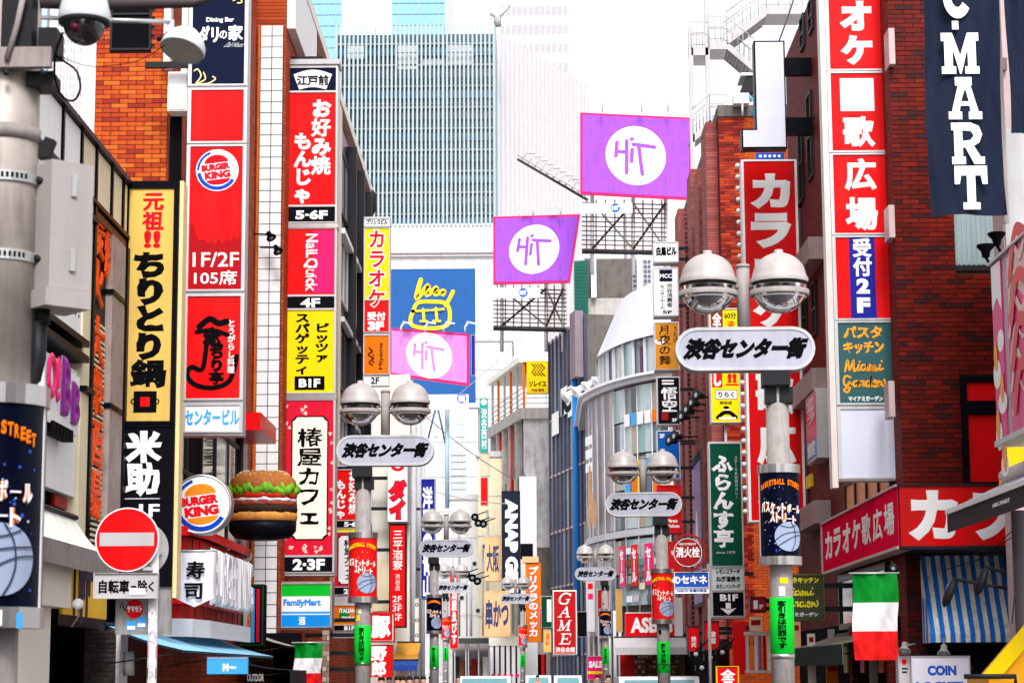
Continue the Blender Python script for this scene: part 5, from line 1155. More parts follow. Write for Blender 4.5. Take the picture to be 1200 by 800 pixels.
# shoe shop awning
X = 5.05; fs = FRt(X); Ya, Yb = HX(1110, 610, X)[0], 21.0
r = T('shoe_shop_awning', 'dark shoe shop awning with white edge and white roller tube at the right edge', 'awning', (X + .3, 23, HX(1110, 622, X)[1]))
zt, zb = HX(1110, 598, X)[1], HX(1110, 624, X)[1]
bx(fs, -Ya, -Yb, zb, zt - .05, -.01, 0).build('valance', mat('umber_canvas', (.045, .035, .04), .8, bump=.5), r)
bx(fs, -Ya, -Yb, zt - .05, zt + .01, -.03, .02).build('white_edge', WALLW, r)
B().add([fs.pt(-Ya, zt, 0), fs.pt(-Yb, zt, 0), fs.pt(-Yb, zt + .35, -.75), fs.pt(-Ya, zt + .35, -.75)], [(0, 1, 2, 3)]).build('canopy_top', mat('lilac_canvas', (.42, .42, .5), .7), r)
B().tube([fs.pt(-Ya - .1, zt + .42, -.75), fs.pt(-Yb, zt + .42, -.75)], .09, 12).build('roller_tube', IVORY, r)
yq = HX(1163, 595, X)[0]; yq2 = HX(1184, 590, X)[0]; letters(fs, [('ABC-MART', -yq, zb + .1, -yq2, zt - .12)], .002, .05).build('lettering', PRINT, r)
# poster light box
X = 5.45; fs = FRt(X); Ya, Ym, Ym2, Yb = HX(1168, 500, X)[0], HX(1180, 500, X)[0], HX(1186, 500, X)[0], 22.6
zt, zb = HX(1168, 305, X)[1], HX(1168, 522, X)[1]
r = T('poster_light_box', 'tall pink and white swirly poster box projecting at the right edge', 'light box', (X + .3, 24, zb))
bx(fs, -Ya, -Yb, zb, zt, -.4, -.02).build('cabinet', mat('box_grey', (.42, .44, .48), .4), r)
bx(fs, -Ya + .02, -Ym, zb + .05, zt - .02, -.018, 0).build('poster', mat('poster_magenta', (.70, .02, .20), .35), r); bx(fs, -Ym2, -Yb, zb + .05, zt - .04, -.018, 0).build('poster', mat('poster_magenta', (0, 0, 0)), r)
b1, b2, b3 = B(), B(), B()
yA, yB = -Ya + .04, -Ym - .02
b1.poly(fs, [(yA, zt - .03), (yA, zt - .55), (yA + .25, zt - .42), (yB, zt - .6), (yB, zt - .03)], .001, .004)
yc_ = (yA + yB) / 2
for i in range(5): z = zt - .95 - i * .36; b1.disc(fs, yc_ + .12 * (-1) ** i, z, .16 + .03 * (i % 3), .13 + .04 * (i % 2), .001 + .0015 * i, .003 + .0015 * i, 18)
for i in range(5): z = zt - 1.1 - i * .4; b2.disc(fs, yc_ - .14 * (-1) ** i, z, .09, .17, .009 + .0015 * i, .011 + .0015 * i, 16)
b1.build('white_swirl', PRINT, r, kind='stuff'); b2.build('orange_swirl', OSC, r, kind='stuff')
yl, yr = -Ym2 + .05, -Ym2 + 1.35
b3.poly(fs, [(yl, zt - .08), (yl, zt - .75), (yl + .5, zt - .5), (yr, zt - .9), (yr, zt - .08)], .0005, .002)
for i in range(6): b3.stroke(fs, [(yl + .05, zb + .25 + i * .3), (yl + .35, zb + .62 + i * .3), (yl + .75, zb + .45 + i * .3), (yr - .1, zb + .95 + i * .3)], .05 + .05 * (i % 2), .002 + .0012 * i)
bo_ = B()
for i in range(4): bo_.stroke(fs, [(yl + .2, zb + .3 + i * .5), (yl + .55, zb + .75 + i * .5), (yr - .2, zb + .6 + i * .5)], .16, .011 + .001 * i)
bo_.build('scarlet_swirl', RED, r, kind='stuff')
b3.build('pale_swirl', mat('pale_pink_print', (0, 0, 0)), r, kind='stuff')
bx(fs, -Ya - .02, -Yb, zb - .02, zb + .045, -.42, .03).build('bottom_rail', ALU, r); bx(fs, -Ya - .02, -Yb, zt, zt + .03, -.42, .03).build('top_rail', ALU, r)
bx(fs, -Ym - .0, -Ym2, zb + .05, zt, -.2, -.05).build('channel', mat('box_grey', (0, 0, 0)), r)
# pinkish nearer wall and banners
Yw = 26.6; f = FY(Yw); r = T('pinkish_wall_building', 'pinkish grey building wall at the upper right behind the dark banners', 'building', (8.5, 28, 0))
bx(f, P(1173, 200, Yw).x, 12, 0, 10.7, -.6, 0).build('wall', mat('pinkish_wall', (.52, .40, .41), .6, dirt=.3), r); bx(f, P(1180, 540, Yw).x, 8, P(1190, 570, Yw).z, P(1190, 518, Yw).z, .001, .03).build('yellow_panel', mat('amber_panel', (.78, .48, .0), .5), r); bx(f, P(1176, 225, Yw).x, 7, P(1190, 300, Yw).z, P(1190, 152, Yw).z, .001, .03).build('grey_panel', LGREY, r)
for zpy in (70, 215): bx(f, P(1169, zpy, Yw).x, P(1178, zpy, Yw).x, P(1175, zpy + 14, Yw).z, P(1175, zpy, Yw).z, .0, .09).build('bracket', mat('warm_bracket', (.2, .13, .13), .5), r)
r = solo(B().tube([(P(1174, 100, 25.2).x, 25.3, 16), (P(1174, 100, 25.2).x, 25.3, P(1174, 262, 25.3).z)], .045, 12), 'banner_pole', mat('pinkish_white_metal', (0, 0, 0)), 'pale vertical pole between the two dark banners', 'pole')
bn = cloth('hanging_banner', 'large dark navy banner with white slab serif capitals at the upper right', 'banner', (1085, -60, 1173, 252), 25.0, mat('navy_cloth', (.007, .012, .032), .75, dirt=.2), amp=.06, waves=1.3)
SX = bn.a; SZ = bn.b; fb = FY(24.93)
def slab(ch, x0, y0, x1, y1):
    W_, H_ = x1 - x0, y1 - y0; p = []
    L_ = {'C': [('arc',)], '-': [[(.25, .0), (.75, .0), (.75, 1), (.25, 1)]],
          'M': [[(0, 0), (.3, 0), (.5, .55), (.7, 0), (1, 0), (1, .2), (.92, .2), (.92, .82), (1, .82), (1, 1), (.62, 1), (.62, .82), (.7, .82), (.7, .38), (.52, 1), (.48, 1), (.3, .38), (.3, .82), (.38, .82), (.38, 1), (0, 1), (0, .82), (.08, .82), (.08, .2), (0, .2)]],
          'A': [[(.22, 0), (.72, 0), (.72, .2), (.68, .2), (.9, .82), (1, .82), (1, 1), (.6, 1), (.6, .82), (.66, .82), (.63, .68), (.36, .68), (.33, .82), (.4, .82), (.4, 1), (0, 1), (0, .82), (.1, .82), (.3, .2), (.22, .2)]],
          'R': [[(0, 0), (.6, 0), (.85, .08), (.95, .28), (.85, .48), (.68, .56), (.88, .82), (1, .82), (1, 1), (.68, 1), (.42, .6), (.34, .6), (.34, .82), (.42, .82), (.42, 1), (0, 1), (0, .82), (.08, .82), (.08, .18), (0, .18)]],
          'T': [[(0, 0), (1, 0), (1, .42), (.85, .42), (.8, .22), (.63, .22), (.63, .84), (.76, .84), (.76, 1), (.24, 1), (.24, .84), (.37, .84), (.37, .22), (.2, .22), (.15, .42), (0, .42)]]}[ch]
    if ch == 'C':
        o = [(.5 + .5 * math.cos(t), .5 - .5 * math.sin(t)) for t in [math.radians(35 + 290 * i / 20) for i in range(21)]]; n_ = [(.5 + .22 * math.cos(t), .5 - .26 * math.sin(t)) for t in [math.radians(325 - 290 * i / 20) for i in range(21)]]; L_ = [o + n_]
    return [[(x0 + x * W_, y0 + y * H_) for x, y in q] for q in L_]
from mathutils.geometry import tessellate_polygon
for ch, box in (('C', (1107, -30, 1141, 25)), ('-', (1113, 28, 1128, 38)), ('M', (1103, 42, 1147, 90)), ('A', (1109, 94, 1148, 143)), ('R', (1111, 147, 1149, 195)), ('T', (1113, 197, 1151, 247))):
    for q in slab(ch, *box):
        tri = tessellate_polygon([[Vector((SX(x), -SZ(y), 0)) for x, y in q]]); pts = [fb.pt(SX(x), SZ(y), 0) for x, y in q]; back = [p + Vector((0, .004, 0)) for p in pts]
        B().add(pts, [t[::-1] for t in tri]).build('letter', PRINT, bn.root)
bx(FY(24.935), SX(1136), SX(1136) + .001, SZ(100), SZ(99), 0, .001)
# hole of the A and R (cloth shows through)
for pts in ([(1124, 122), (1133, 122), (1129, 107)], [(1124, 156), (1134, 157), (1137, 162), (1133, 167), (1124, 168)]):
    B().poly(fb, [(SX(x), SZ(y)) for x, y in pts][::-1], .002, .004).build('letter_counter', mat('navy_cloth', (0, 0, 0)), bn.root)
cloth('hanging_banner', 'second dark navy banner cut by the right edge, hanging over the pinkish wall', 'banner', (1180, -60, 1222, 156), 25.0, mat('navy_cloth', (0, 0, 0)), amp=.05, waves=1.2, ph=2)
for i, (x, y) in enumerate(((1155, 292), (1168, 278))):
    p = P(x, y, 25.4); r = T('flood_lamp', ('lower left' if i == 0 else 'upper right') + ' black flared floodlight of the pair above the pink poster box', 'floodlight', p, 'black flared floodlights')
    s_ = .10; B().lathe(p, [(.001, .05), (s_ * 1.05, .055), (s_ * 1.1, .03), (s_ * .55, -.03), (s_ * .45, -.1), (.001, -.11)], 20).build('shade', INK, r); B().tube([p - Vector((0, 0, .1)), p + Vector((.05, 0, -.2)), P(1178, 300 + i * 4, 25.8)], .02, 6).build('arm', INK, r)

# --- blank L shaped light box
Yq = 38.5; f = FY(Yq); a = lambda px: P(px, 110, Yq).x; b_ = lambda py: P(895, py, Yq).z
def L_(i): return [(a(884.5 + i), b_(48 + i)), (a(884.5 + i), b_(151 + i)), (a(868 + i), b_(151 + i)), (a(868 + i), b_(174 - i)), (a(921 - i), b_(174 - i)), (a(921 - i), b_(48 + i))]
r = T('blank_light_box', 'blank pale L shaped light box with black frame above the red karaoke sign', 'light box', (a(895), Yq, b_(174)))
def polyL(c0, c1, i, nm, m):
    p = L_(i); B().box(f, p[0][0], p[5][0], p[4][1], p[0][1], c0, c1).build(nm, m, r); B().box(f, p[2][0], p[0][0] - .0005, p[3][1], p[2][1], c0, c1 - .0004).build(nm, m, r)
polyL(-.3, 0, 0, 'cabinet', BLACK); polyL(.001, .012, 1.8, 'blank_face', mat('blank_lilac_white', (0, 0, 0)))
for py in (77, 147): B().box(f, a(921), 5.35, b_(py + 10), b_(py - 10), -.2, -.05).build('bracket', BLACK, r)
# --- tall red karaoke sign with bulbs
s = Sign('bulb_sign', 'very tall red karaoke sign edged with round bulbs behind the nearest lamp', 'sign', (873, 187, 939, 612), 40.5, .35, PRINT, 2.8, [(188, 611, RED)], wall=5.3)
for i, ch in enumerate('カラオケ'): s.text(ch, 883, 204 + i * 47, 931, 246 + i * 47, PRINT, 0, .065)
for i, ch in enumerate('歌広場'): s.text(ch, 884, 438 + i * 58, 930, 488 + i * 58, PRINT, 0, .065)
bm = B().lathe((0, 0, 0), [(.05 * math.cos(t), .05 * math.sin(t)) for t in [-PI / 2 + PI * i / 6 for i in range(7)]], 10).mesh('bulb', mat('bulb_white', (.85, .82, .80), .2))
for i in range(31):
    y = 194 + i * 13.5; inst(bm, 'bulb', s.root, s.fr.pt(s.a(869), s.b(y), -.02))
r = solo(bx(FY(41), P(886, 181, 41).x, P(919, 181, 41).x, P(900, 187, 41).z, P(900, 179, 41).z, -.2, 0), 'small_blue_sign', BLUE, 'small blue sign with white dots above the tall red karaoke sign', 'sign')

b = B()
for i in range(5): b.disc(FY(40.99), P(891 + i * 5.5, 183, 41).x, P(900, 183.2, 41).z, .03, None, .001, .006, 10)
b.build('white_dot', PRINT, r, kind='stuff')
# narrow pink and blue sign fixed to the brick side wall
X = 5.06; fs = FRt(X); ya, yb = HX(945, 500, X)[0], HX(957, 500, X)[0]; z1, z0 = HX(951, 459, X)[1], HX(951, 541, X)[1]
r = T('narrow_side_sign', 'narrow pink and blue sign on the brick side wall left of the blank white panel', 'sign', (X + .1, (ya + yb) / 2, z0))
bx(fs, -ya, -yb, z0, z1, -.24, -.001).build('cabinet', ALU, r); bx(fs, -ya + .05, -yb - .05, z0 + (z1 - z0) * .3, z1 - .05, .001, .01).build('panel', PINK, r); bx(fs, -ya + .05, -yb - .05, z0 + .05, z0 + (z1 - z0) * .28, .001, .01).build('panel', LBLUE, r)
letters(fs, [('クラブ', -ya + .15, z0 + (z1 - z0) * .55, -yb - .15, z1 - .1, 1), ('館', -ya + .15, z0 + .08, -yb - .15, z0 + .35, 1)], .012, .05).build('lettering', PRINT, r)
# tall lilac poster panel on the ribbed building side
X = 4.55; fs = FRt(X); ya, yb = HX(811, 560, X)[0], HX(821, 560, X)[0]; z1, z0 = HX(816, 531, X)[1], HX(816, 712, X)[1]
r = T('lilac_poster_panel', 'tall lilac poster panel with pale bottle shape on the ribbed brick wall', 'poster', (X + .1, (ya + yb) / 2, z0))
bx(fs, -ya, -yb, z0, z1, -.12, -.001).build('board', DCONC, r); bx(fs, -ya + .1, -yb - .1, z0 + .1, z1 - .3, .001, .01).build('poster_face', mat('lilac_print', (.35, .25, .5), .5), r); bx(fs, -ya + .1, -yb - .1, z1 - .28, z1 - .05, .001, .01).build('header', NAVY, r)
B().disc(fs, -(ya + yb) / 2, z0 + (z1 - z0) * .45, (ya - yb) * .12, (z1 - z0) * .18, .011, .014, 20).build('bottle_print', PRINT, r)

# --- second brick building with ribs
XS = 4.9
def brick_b():
    Yf = 53.2; H = P(853, 137, Yf).z; f = FY(Yf); fs = FRt(XS); Yb = 69
    r = T('ribbed_brick_building', 'brick building with tall pinkish side ribs and orange front edge behind the yellow signs', 'building', (7, 60, 0))
    bx(f, XS, 12, 0, H, -(Yb - Yf), 0).build('wall', BRYO, r); bx(fs, -Yb, -Yf - .05, 0, H - .05, -.02, .004).build('side_wall', BRXR, r)
    bx(f, XS - .02, 12.02, H, H + .3, -(Yb - Yf) - .02, .04).build('coping', DCONC, r)
    PK = mat('pinkish_rib', (.42, .11, .09), .7, kind='brickX')
    for i in range(6): y = Yf + .5 + i * 2.6; bx(fs, -y - 1.5, -y, 2.6, H - .6 * (i % 2), .005, .3).build('rib', PK, r)
    for i in range(6):
        for k in range(5): y = Yf + 2.05 + i * 2.6; bx(fs, -y - .95, -y, 3.4 + k * 2.3, 5 + k * 2.3, .005, .04).build('window', GLD, r)
    x0, x1 = XS, P(876, 300, Yf).x
    bricks(r, f, x0, x1, 2.5, H, [BO[3], BR[2], BO[1], BR[0]], L=.25, H=.072, cap=0)
    # ground floor shop details
    bx(fs, -Yb, -Yf, 0, 2.55, .31, .34).build('shop_opening_shade', DARK, r)  # near-black sheet painted as a shaded opening
brick_b()
# --- roof clutter on the brick building
Yr = 52.8
r = T('roof_unit', 'white roof air unit with pipe on top of the ribbed brick building', 'roof unit', P(866, 136, Yr)); f = FY(Yr)
B().box(f, P(860, 115, Yr).x, P(878, 115, Yr).x, P(865, 121, Yr).z, P(865, 109, Yr).z, -.5, 0).build('casing', WHITE, r); B().tube([P(870, 121, Yr), P(870, 136, Yr)], .03, 6).build('leg', ALU, r); B().tube([P(878, 112, Yr), P(884, 120, Yr), P(882, 136, Yr)], .03, 6).build('pipe', LBLUE, r)
r = T('stair_hood', 'black and white stairway hood on the roof behind the blank light box', 'stair hood', P(878, 108, 56)); B().poly(FY(56), [(P(x, y, 56).x, P(x, y, 56).z) for x, y in ((867, 108), (885, 108), (885, 89), (874, 89))], -1, 0).build('hood', DST, r); B().box(FY(56), P(868, 90, 56).x, P(886, 90, 56).x, P(870, 89, 56).z, P(870, 86, 56).z, -1, .05).build('cap', WHITE, r)

# --- white steel fire stair
def stair():
    Y = 74; r = T('steel_staircase', 'white steel outdoor staircase with handrails rising above the brick building', 'staircase', P(850, 240, Y)); p = lambda x, y, d=0: P(x, y, Y + d)
    SM = mat('white_steel', (.42, .40, .42), .4, .1, dirt=.3)
    for x, t in ((810.5, 30), (830, -60)):
        B().box(FY(Y), p(x - 2.6, 100).x, p(x + 2.6, 100).x, p(x, 330).z, p(x, t).z, -.2, 0).build('post', SM, r)
    def flight(x0, y0, x1, y1, nm='flight'):
        A, C = p(x0, y0), p(x1, y1); b = B(); d = (C - A).normalized(); n_ = Vector((0, 1, 0)).cross(d)
        for dy in (0, 1.3): b.add([A + Vector((0, dy, 0)), C + Vector((0, dy, 0)), C + Vector((0, dy, -.28)), A + Vector((0, dy, -.28)), A + Vector((0, dy + .05, 0)), C + Vector((0, dy + .05, 0)), C + Vector((0, dy + .05, -.28)), A + Vector((0, dy + .05, -.28))], [(0, 1, 2, 3), (7, 6, 5, 4), (0, 4, 5, 1), (3, 2, 6, 7), (0, 3, 7, 4), (1, 5, 6, 2)])
        b.build('stringer', SM, r, kind='stuff'); N = 9
        for i in range(N): q = A + (C - A) * ((i + .5) / N); B().box(Fr((0, 0, 0), (1, 0, 0), (0, 0, 1), (0, -1, 0)), q.x - .13, q.x + .13, q.z - .17, q.z - .13, -(Y + 1.25), -(Y + .08)).build('tread', GREY, r)
        b = B()
        for dy in (0, 1.3):
            b.tube([A + Vector((0, dy, .95)), C + Vector((0, dy, .95))], .02, 5); b.tube([A + Vector((0, dy, .5)), C + Vector((0, dy, .5))], .012, 4)
            for i in range(6): q = A + (C - A) * (i / 5) + Vector((0, dy, 0)); b.tube([q, q + Vector((0, 0, .95))], .014, 4)
        b.build('handrail', SM, r)
    def landing(x0, x1, y):
        A, C = p(x0, y), p(x1, y); B().box(FY(Y), A.x, C.x, A.z - .28, A.z, -1.35, .0).build('landing', SM, r); b = B()
        for dy in (0, 1.3):
            for h in (.95, .5): b.tube([A + Vector((0, dy, h)), C + Vector((0, dy, h))], .018, 5)
            for i in range(4): q = A + (C - A) * (i / 3) + Vector((0, dy, 0)); b.tube([q, q + Vector((0, 0, .95))], .014, 4)
        b.build('handrail', SM, r)
    landing(831, 852, 49); flight(852, 49, 884, 76); flight(852, 44, 898, 10); landing(898, 940, 8); landing(810, 830, 56); flight(812, 158, 832, 141); landing(832, 852, 141)
stair()

# --- stacked narrow signs of the white horse building
s = Sign('building_nameplate', 'small white nameplate sign with black building name over the stacked tenant signs', 'sign', (766, 283, 795, 308), 60, .5, ALU, 1, [(284, 307, WHITE)], wall=XS); s.text('白馬ビル', 769, 289, 793, 300, INK, 0, .09)
s = Sign('tenant_sign', 'tall white tenant sign with a navy square over small black writing', 'sign', (766, 313, 795, 371), 60, .5, ALU, 1, [(314, 370, WHITE)], wall=XS)
s.rect(773, 316, 788, 330, NAVY, name='navy_square'); s.text('MCC', 773.5, 321, 787.5, 326, PRINT, 0, .03, c=.017); s.text('渋谷消費者', 781, 332, 788, 360, INK, 1, .03); s.text('モニタールーム', 773, 334, 779, 362, INK, 1, .03); s.text('5F', 776, 364, 787, 368, INK, 0, .04)
s = Sign('tavern_light_sign', 'orange brown tavern light sign with black brush characters and a pale moon', 'sign', (767, 377, 796, 434), 60, .5, ALU, 1, [(378, 433, mat('amber_brown', (.62, .24, .02), .5))], wall=XS)
s.text('月夜の舞', 772, 380, 786, 428, INK, 1, .02, .08); s.ring(773, 398, 3, 6, PRINT, .0125, PI, 2.1 * PI); s.text('うたげ', 789, 382, 794, 402, INK, 1, .02)
s = Sign('noodle_sign', 'black sign with white brush characters and a small red seal', 'sign', (770, 441, 797, 498), 59, .4, ALU, 1, [(442, 497, BLACK)], wall=XS)
s.rect(776, 445, 790, 447, PRINT, name='text_line'); s.rect(776, 448.5, 790, 450.5, PRINT, name='text_line'); s.text('悟空', 775, 453, 794, 483, PRINT, 1, .04, .08); s.rect(775, 483, 783, 492, DRED, name='red_seal'); s.text('3F', 787, 490, 793, 494, PRINT, 0, .05)
s = Sign('blue_sign', 'plain blue light sign below the black noodle sign', 'sign', (770, 504, 797, 562), 59, .4, ALU, 1, [(505, 561, mat('sign_blue', (.0, .09, .40), .4))], wall=XS); s.text('2F', 773, 508, 779, 513, PRINT, 0, .05)
s = Sign('kitchen_chain_sign', 'red sign with small white words, partly behind the third lamp', 'sign', (770, 568, 799, 625), 59, .4, CRIM, .6, [(569, 624, RED)], wall=XS); s.text('First', 781, 608, 794, 612, PRINT, 0, .06); s.text('Kitchen', 779, 614, 796, 618, PRINT, 0, .07)
r = Sign('red_tall_sign', 'narrow red sign between the shoe shop and round hydrant sign', 'sign', (783, 634, 799, 690), 58.5, .4, CRIM, .6, [(635, 689, RED)], wall=XS); r.text('FAST', 786, 645, 797, 650, PRINT, 0, .05)
for i, (x, y) in enumerate(((818, 463), (812, 472), (806, 480), (800, 488), (792, 511), (786, 516))):
    spot('%s dark spotlight of the row reaching out from the ribbed brick wall' % ('topmost', 'second', 'third', 'fourth', 'fifth', 'lowest')[i], P(x, y, 54 + i * .8), (-1, -.6, .1), DST, [Vector((XS - .3, 54.5 + i * .9, P(x, y, 54 + i).z))], .17, group='dark spotlights on the ribbed brick wall')
# yellow massage sign
s = Sign('massage_sign', 'yellow massage sign with brown block, white name box and masseur drawing', 'sign', (832, 361, 867, 496), 50, .35, ALU, 1.3, [(362, 495, YEL)], wall=XS)
s.rect(834, 364, 848, 432, mat('maroon_print', (.22, .02, .02), .5), name='maroon_block'); s.text('全身ほぐ', 836, 366, 846, 430, PRINT, 1, .07, c=.017); s.text('60分', 850, 366, 864, 374, INK, 0, .03); s.text('2980', 851, 376, 864, 390, EMR, 1, .06)
s.rect(834, 437, 846, 454, EMR, name='red_block'); s.text('し', 836, 438, 845, 453, PRINT, 0, .08, c=.017); s.text('!!', 852, 438, 863, 449, EMR, 0, .06); s.rect(850, 450, 865, 452, EMR, name='text_line')
s.rect(838, 457, 863, 468, INK, name='name_box_edge'); s.rect(838.6, 457.6, 862.4, 467.4, PRINT, .0158, 'name_box', .002); s.text('りらく', 841, 459, 860, 466, INK, 0, .05, c=.019); s.text('渋谷店', 842, 470, 857, 474, INK, 0, .05)
s.disc(850, 479.5, 3.2, 3.2, PRINT); s.disc(850, 477.5, 3.4, 1.8, INK, .017); s.line([(840, 489), (846, 484), (850, 483), (855, 484), (861, 489)], 4.5, INK, .0125); s.line([(842, 490), (860, 490)], 2.5, PRINT, .018)
B().box(FY(50.2), s.a(848), s.a(848) + .06, s.Z0 - .9, s.Z0, -.03, .03).build('support', LGREY, s.root)
# green steak house sign
s = Sign('steak_house_sign', 'tall dark green sign with white brush letters, menu lines and a B1F arrow panel', 'sign', (832, 517, 871, 724), 47, .35, ALU, 1.6, [(519, 664, mat('steak_green', (.0, .07, .035), .35)), (665, 692, mat('menu_pale', (.62, .68, .68), .4)), (693, 722, BLACK)], wall=XS)
s.text('ふらんす亭', 836, 532, 860, 642, PRINT, 1, .05, .09); s.text('ステーキ&伝説のカレー', 862, 534, 866, 585, LGREY, 1, .02); s.text('since 1979', 839, 646, 861, 649, LGREY, 0, .03)
s.text('レモンステーキ', 838, 666.5, 866, 673, INK, 0, .05); s.text('ねぎ塩焼き', 838, 675, 866, 682, INK, 0, .05); s.text('おろしハンバーグ', 838, 684, 866, 690, INK, 0, .05); s.text('B1F', 842, 696, 863, 704, PRINT, 0, .05)
s.rect(848.5, 706, 854.5, 713, PRINT, name='arrow_stem'); B().poly(s.fr, [(s.a(842), s.b(712)), (s.a(851.5), s.b(720)), (s.a(861), s.b(712)), (s.a(851.5), s.b(714))], .0125, .0155).build('arrow_head', PRINT, s.root)
# hydrant sign
def hydrant():
    Y = 39; k = Y / FPX; f = FY(Y); c = P(806, 647, Y); r = T('hydrant_sign', 'round dark red fire hydrant sign inside a spoked ring over a blue plate', 'road sign', (c.x + 22 * k, Y, .12))
    DR = mat('hydrant_red', (.30, .008, .012), .4); px_ = c.x + 24 * k
    B().ring(f, c.x, c.z, 19.5 * k, 21.8 * k, -.02, .02).build('outer_ring', DR, r); B().disc(f, c.x, c.z, 16.5 * k, None, -.01, .012).build('disc', DR, r); B().ring(f, c.x, c.z, 16 * k, 16.6 * k, .012, .016).build('white_rim', PRINT, r)
    for t in (.6, 2.5, 3.8, 5.4): B().tube([f.pt(c.x + 16.3 * k * math.cos(t), c.z + 16.3 * k * math.sin(t)), f.pt(c.x + 20 * k * math.cos(t), c.z + 20 * k * math.sin(t))], .012, 5).build('spoke', DR, r)
    letters(f, [('消火栓', c.x - 14 * k, c.z - 6 * k, c.x + 14 * k, c.z + 6.5 * k)], .013, .045).build('lettering', PRINT, r); letters(f, [('FIRE HYDRANT', c.x - 10 * k, c.z + 8.5 * k, c.x + 10 * k, c.z + 11 * k)], .013, .03).build('lettering', PRINT, r)
    s = Sign('advert_plate', 'blue plate with white shop name under the hydrant sign', 'sign', (790, 670, 831, 695), Y, .03, PRINT, .8, [(670, 688, BLUE), (688.5, 695, PRINT)])
    s.text('のセキネ', 788, 674, 829, 684, PRINT, 0, .05); s.text('SABON 各種化粧品', 793, 690, 828, 693.5, BLUE, 0, .04)
    B().tube([(P(777, 680, 41.7).x + .15, Y + .05, c.z - 20 * k), (px_, Y + .05, c.z - 20 * k)], .02, 6).build('support_arm', POLE, r)
    B().tube([(px_, Y + .07, .12), (px_, Y + .07, c.z - .2)], .03, 10).build('post', POLE, r)
hydrant()

# ============================================================ LOWER RIGHT STREET LEVEL CLUTTER
for i, (x0, y0, x1, y1, Y, lb, tx) in enumerate(((806, 733, 820, 766, 50, 'red menu light box with white writing, left of two on the dark bracket', '焼肉'), (825, 727, 843, 762, 47, 'larger red menu light box with white writing, right of two on the dark bracket', '韓国'))):
    s = Sign('menu_light_box', lb, 'sign', (x0, y0, x1, y1), Y, .5, DST, .8, [(y0 + 1, y1 - 1, RED)], wall=XS); s.text(tx, x0 + 4, y0 + 12, x1 - 4, y1 - 8, PRINT, 1, .04)
s = Sign('yellow_flag_sign', 'yellow and red tilted shop flag sign at the bottom near the green sticker lamp', 'sign', (839, 780, 866, 812), 36, .03, YEL, 1.5, [(780, 812, EMR)]); s.text('全品', 845, 784, 861, 810, PRINT, 1, .08)
s = Sign('small_red_sign', 'small dark red square sign with a white figure left of the nearest lamp', 'sign', (879, 699, 898, 717), 43, .3, BLACK, 1, [(700, 716, mat('muted_red', (.35, .01, .02), .4))], wall=5.2); s.text('1', 883, 703, 888, 713, PRINT, 0, .04); s.text('F', 890, 708, 894, 713, PRINT, 0, .04)
r = T('menu_rack', 'grey rack of narrow coloured menu panels left of the nearest lamp post', 'rack', P(895, 800, 44)); f = FY(44)
B().box(f, P(872, 740, 44).x, P(905, 740, 44).x, P(880, 744, 44).z, P(880, 740, 44).z, -.05, .05).build('top_rail', LGREY, r); B().box(f, P(872, 740, 44).x, P(905, 740, 44).x, P(880, 788, 44).z, P(880, 785, 44).z, -.05, .05).build('bottom_rail', LGREY, r)
for i, m in enumerate((LGREY, ORG, LILAC, mat('slate_print', (.1, .14, .3), .5), DRED, IVORY)): B().box(f, P(874 + i * 5, 760, 44).x, P(877.5 + i * 5, 760, 44).x, P(880, 785, 44).z, P(880, 744.5, 44).z, -.01, .02 + i * .001).build('menu_panel', m, r)
for i, (x, y) in enumerate(((815, 766), (832, 770), (846, 764), (822, 782))):
    r = T('camera_housing', ('leftmost', 'middle', 'right', 'lowest')[i] + ' black lamp housing in the dark cluster below the red menu boxes', 'lamp', P(x, y, 46), 'black lamp housings'); q = P(x, y, 46)
    B().box(FY(46), q.x - .13, q.x + .13, q.z - .06, q.z + .06, -.1, .1).build('housing', BLACK, r); B().lathe(q + Vector((0, -.1, 0)), [(.05, 0), (.05, .03), (.001, .03)], 12, (0, -1, 0)).build('lens', LGREY, r); B().tube([q + Vector((0, .05, .06)), q + Vector((.3, .2, .3))], .02, 6).build('arm', BLACK, r)
for i, (x0, y0, x1, y1, Y, m, lb, nm) in enumerate(((858, 728, 874, 790, 47, RED, 'tall plain red panel below the green steak house sign', 'tall_red_board'), (946, 742, 955, 800, 36, IVORY, 'white lit doorway panel right of the green sticker', 'door_panel'), (968, 776, 982, 812, 35, ORG, 'warm orange menu board under the dark awning', 'menu_board'), (926, 728, 938, 760, 37, mat('poster_peach', (.75, .4, .2), .5), 'peach coloured food poster beside the nearest lamp post', 'poster'), (878, 722, 893, 739, 45, mat('poster_pale', (.7, .5, .35), .5), 'pale food poster above the menu rack', 'poster'))):
    r = T(nm, lb, 'panel', P((x0 + x1) / 2, y1, Y)); f = FY(Y); B().box(f, P(x0, y0, Y).x, P(x1, y0, Y).x, P(x0, y1, Y).z, P(x0, y0, Y).z, -.05, 0).build('board', m, r); B().box(f, P(x0 + 2, y0, Y).x, P(x1 - 2, y0, Y).x, P(x0, y0 + 10, Y).z, P(x0, y0 + 4, Y).z, .001, .006).build('print_block', DRED if m is not RED else CRIM, r)

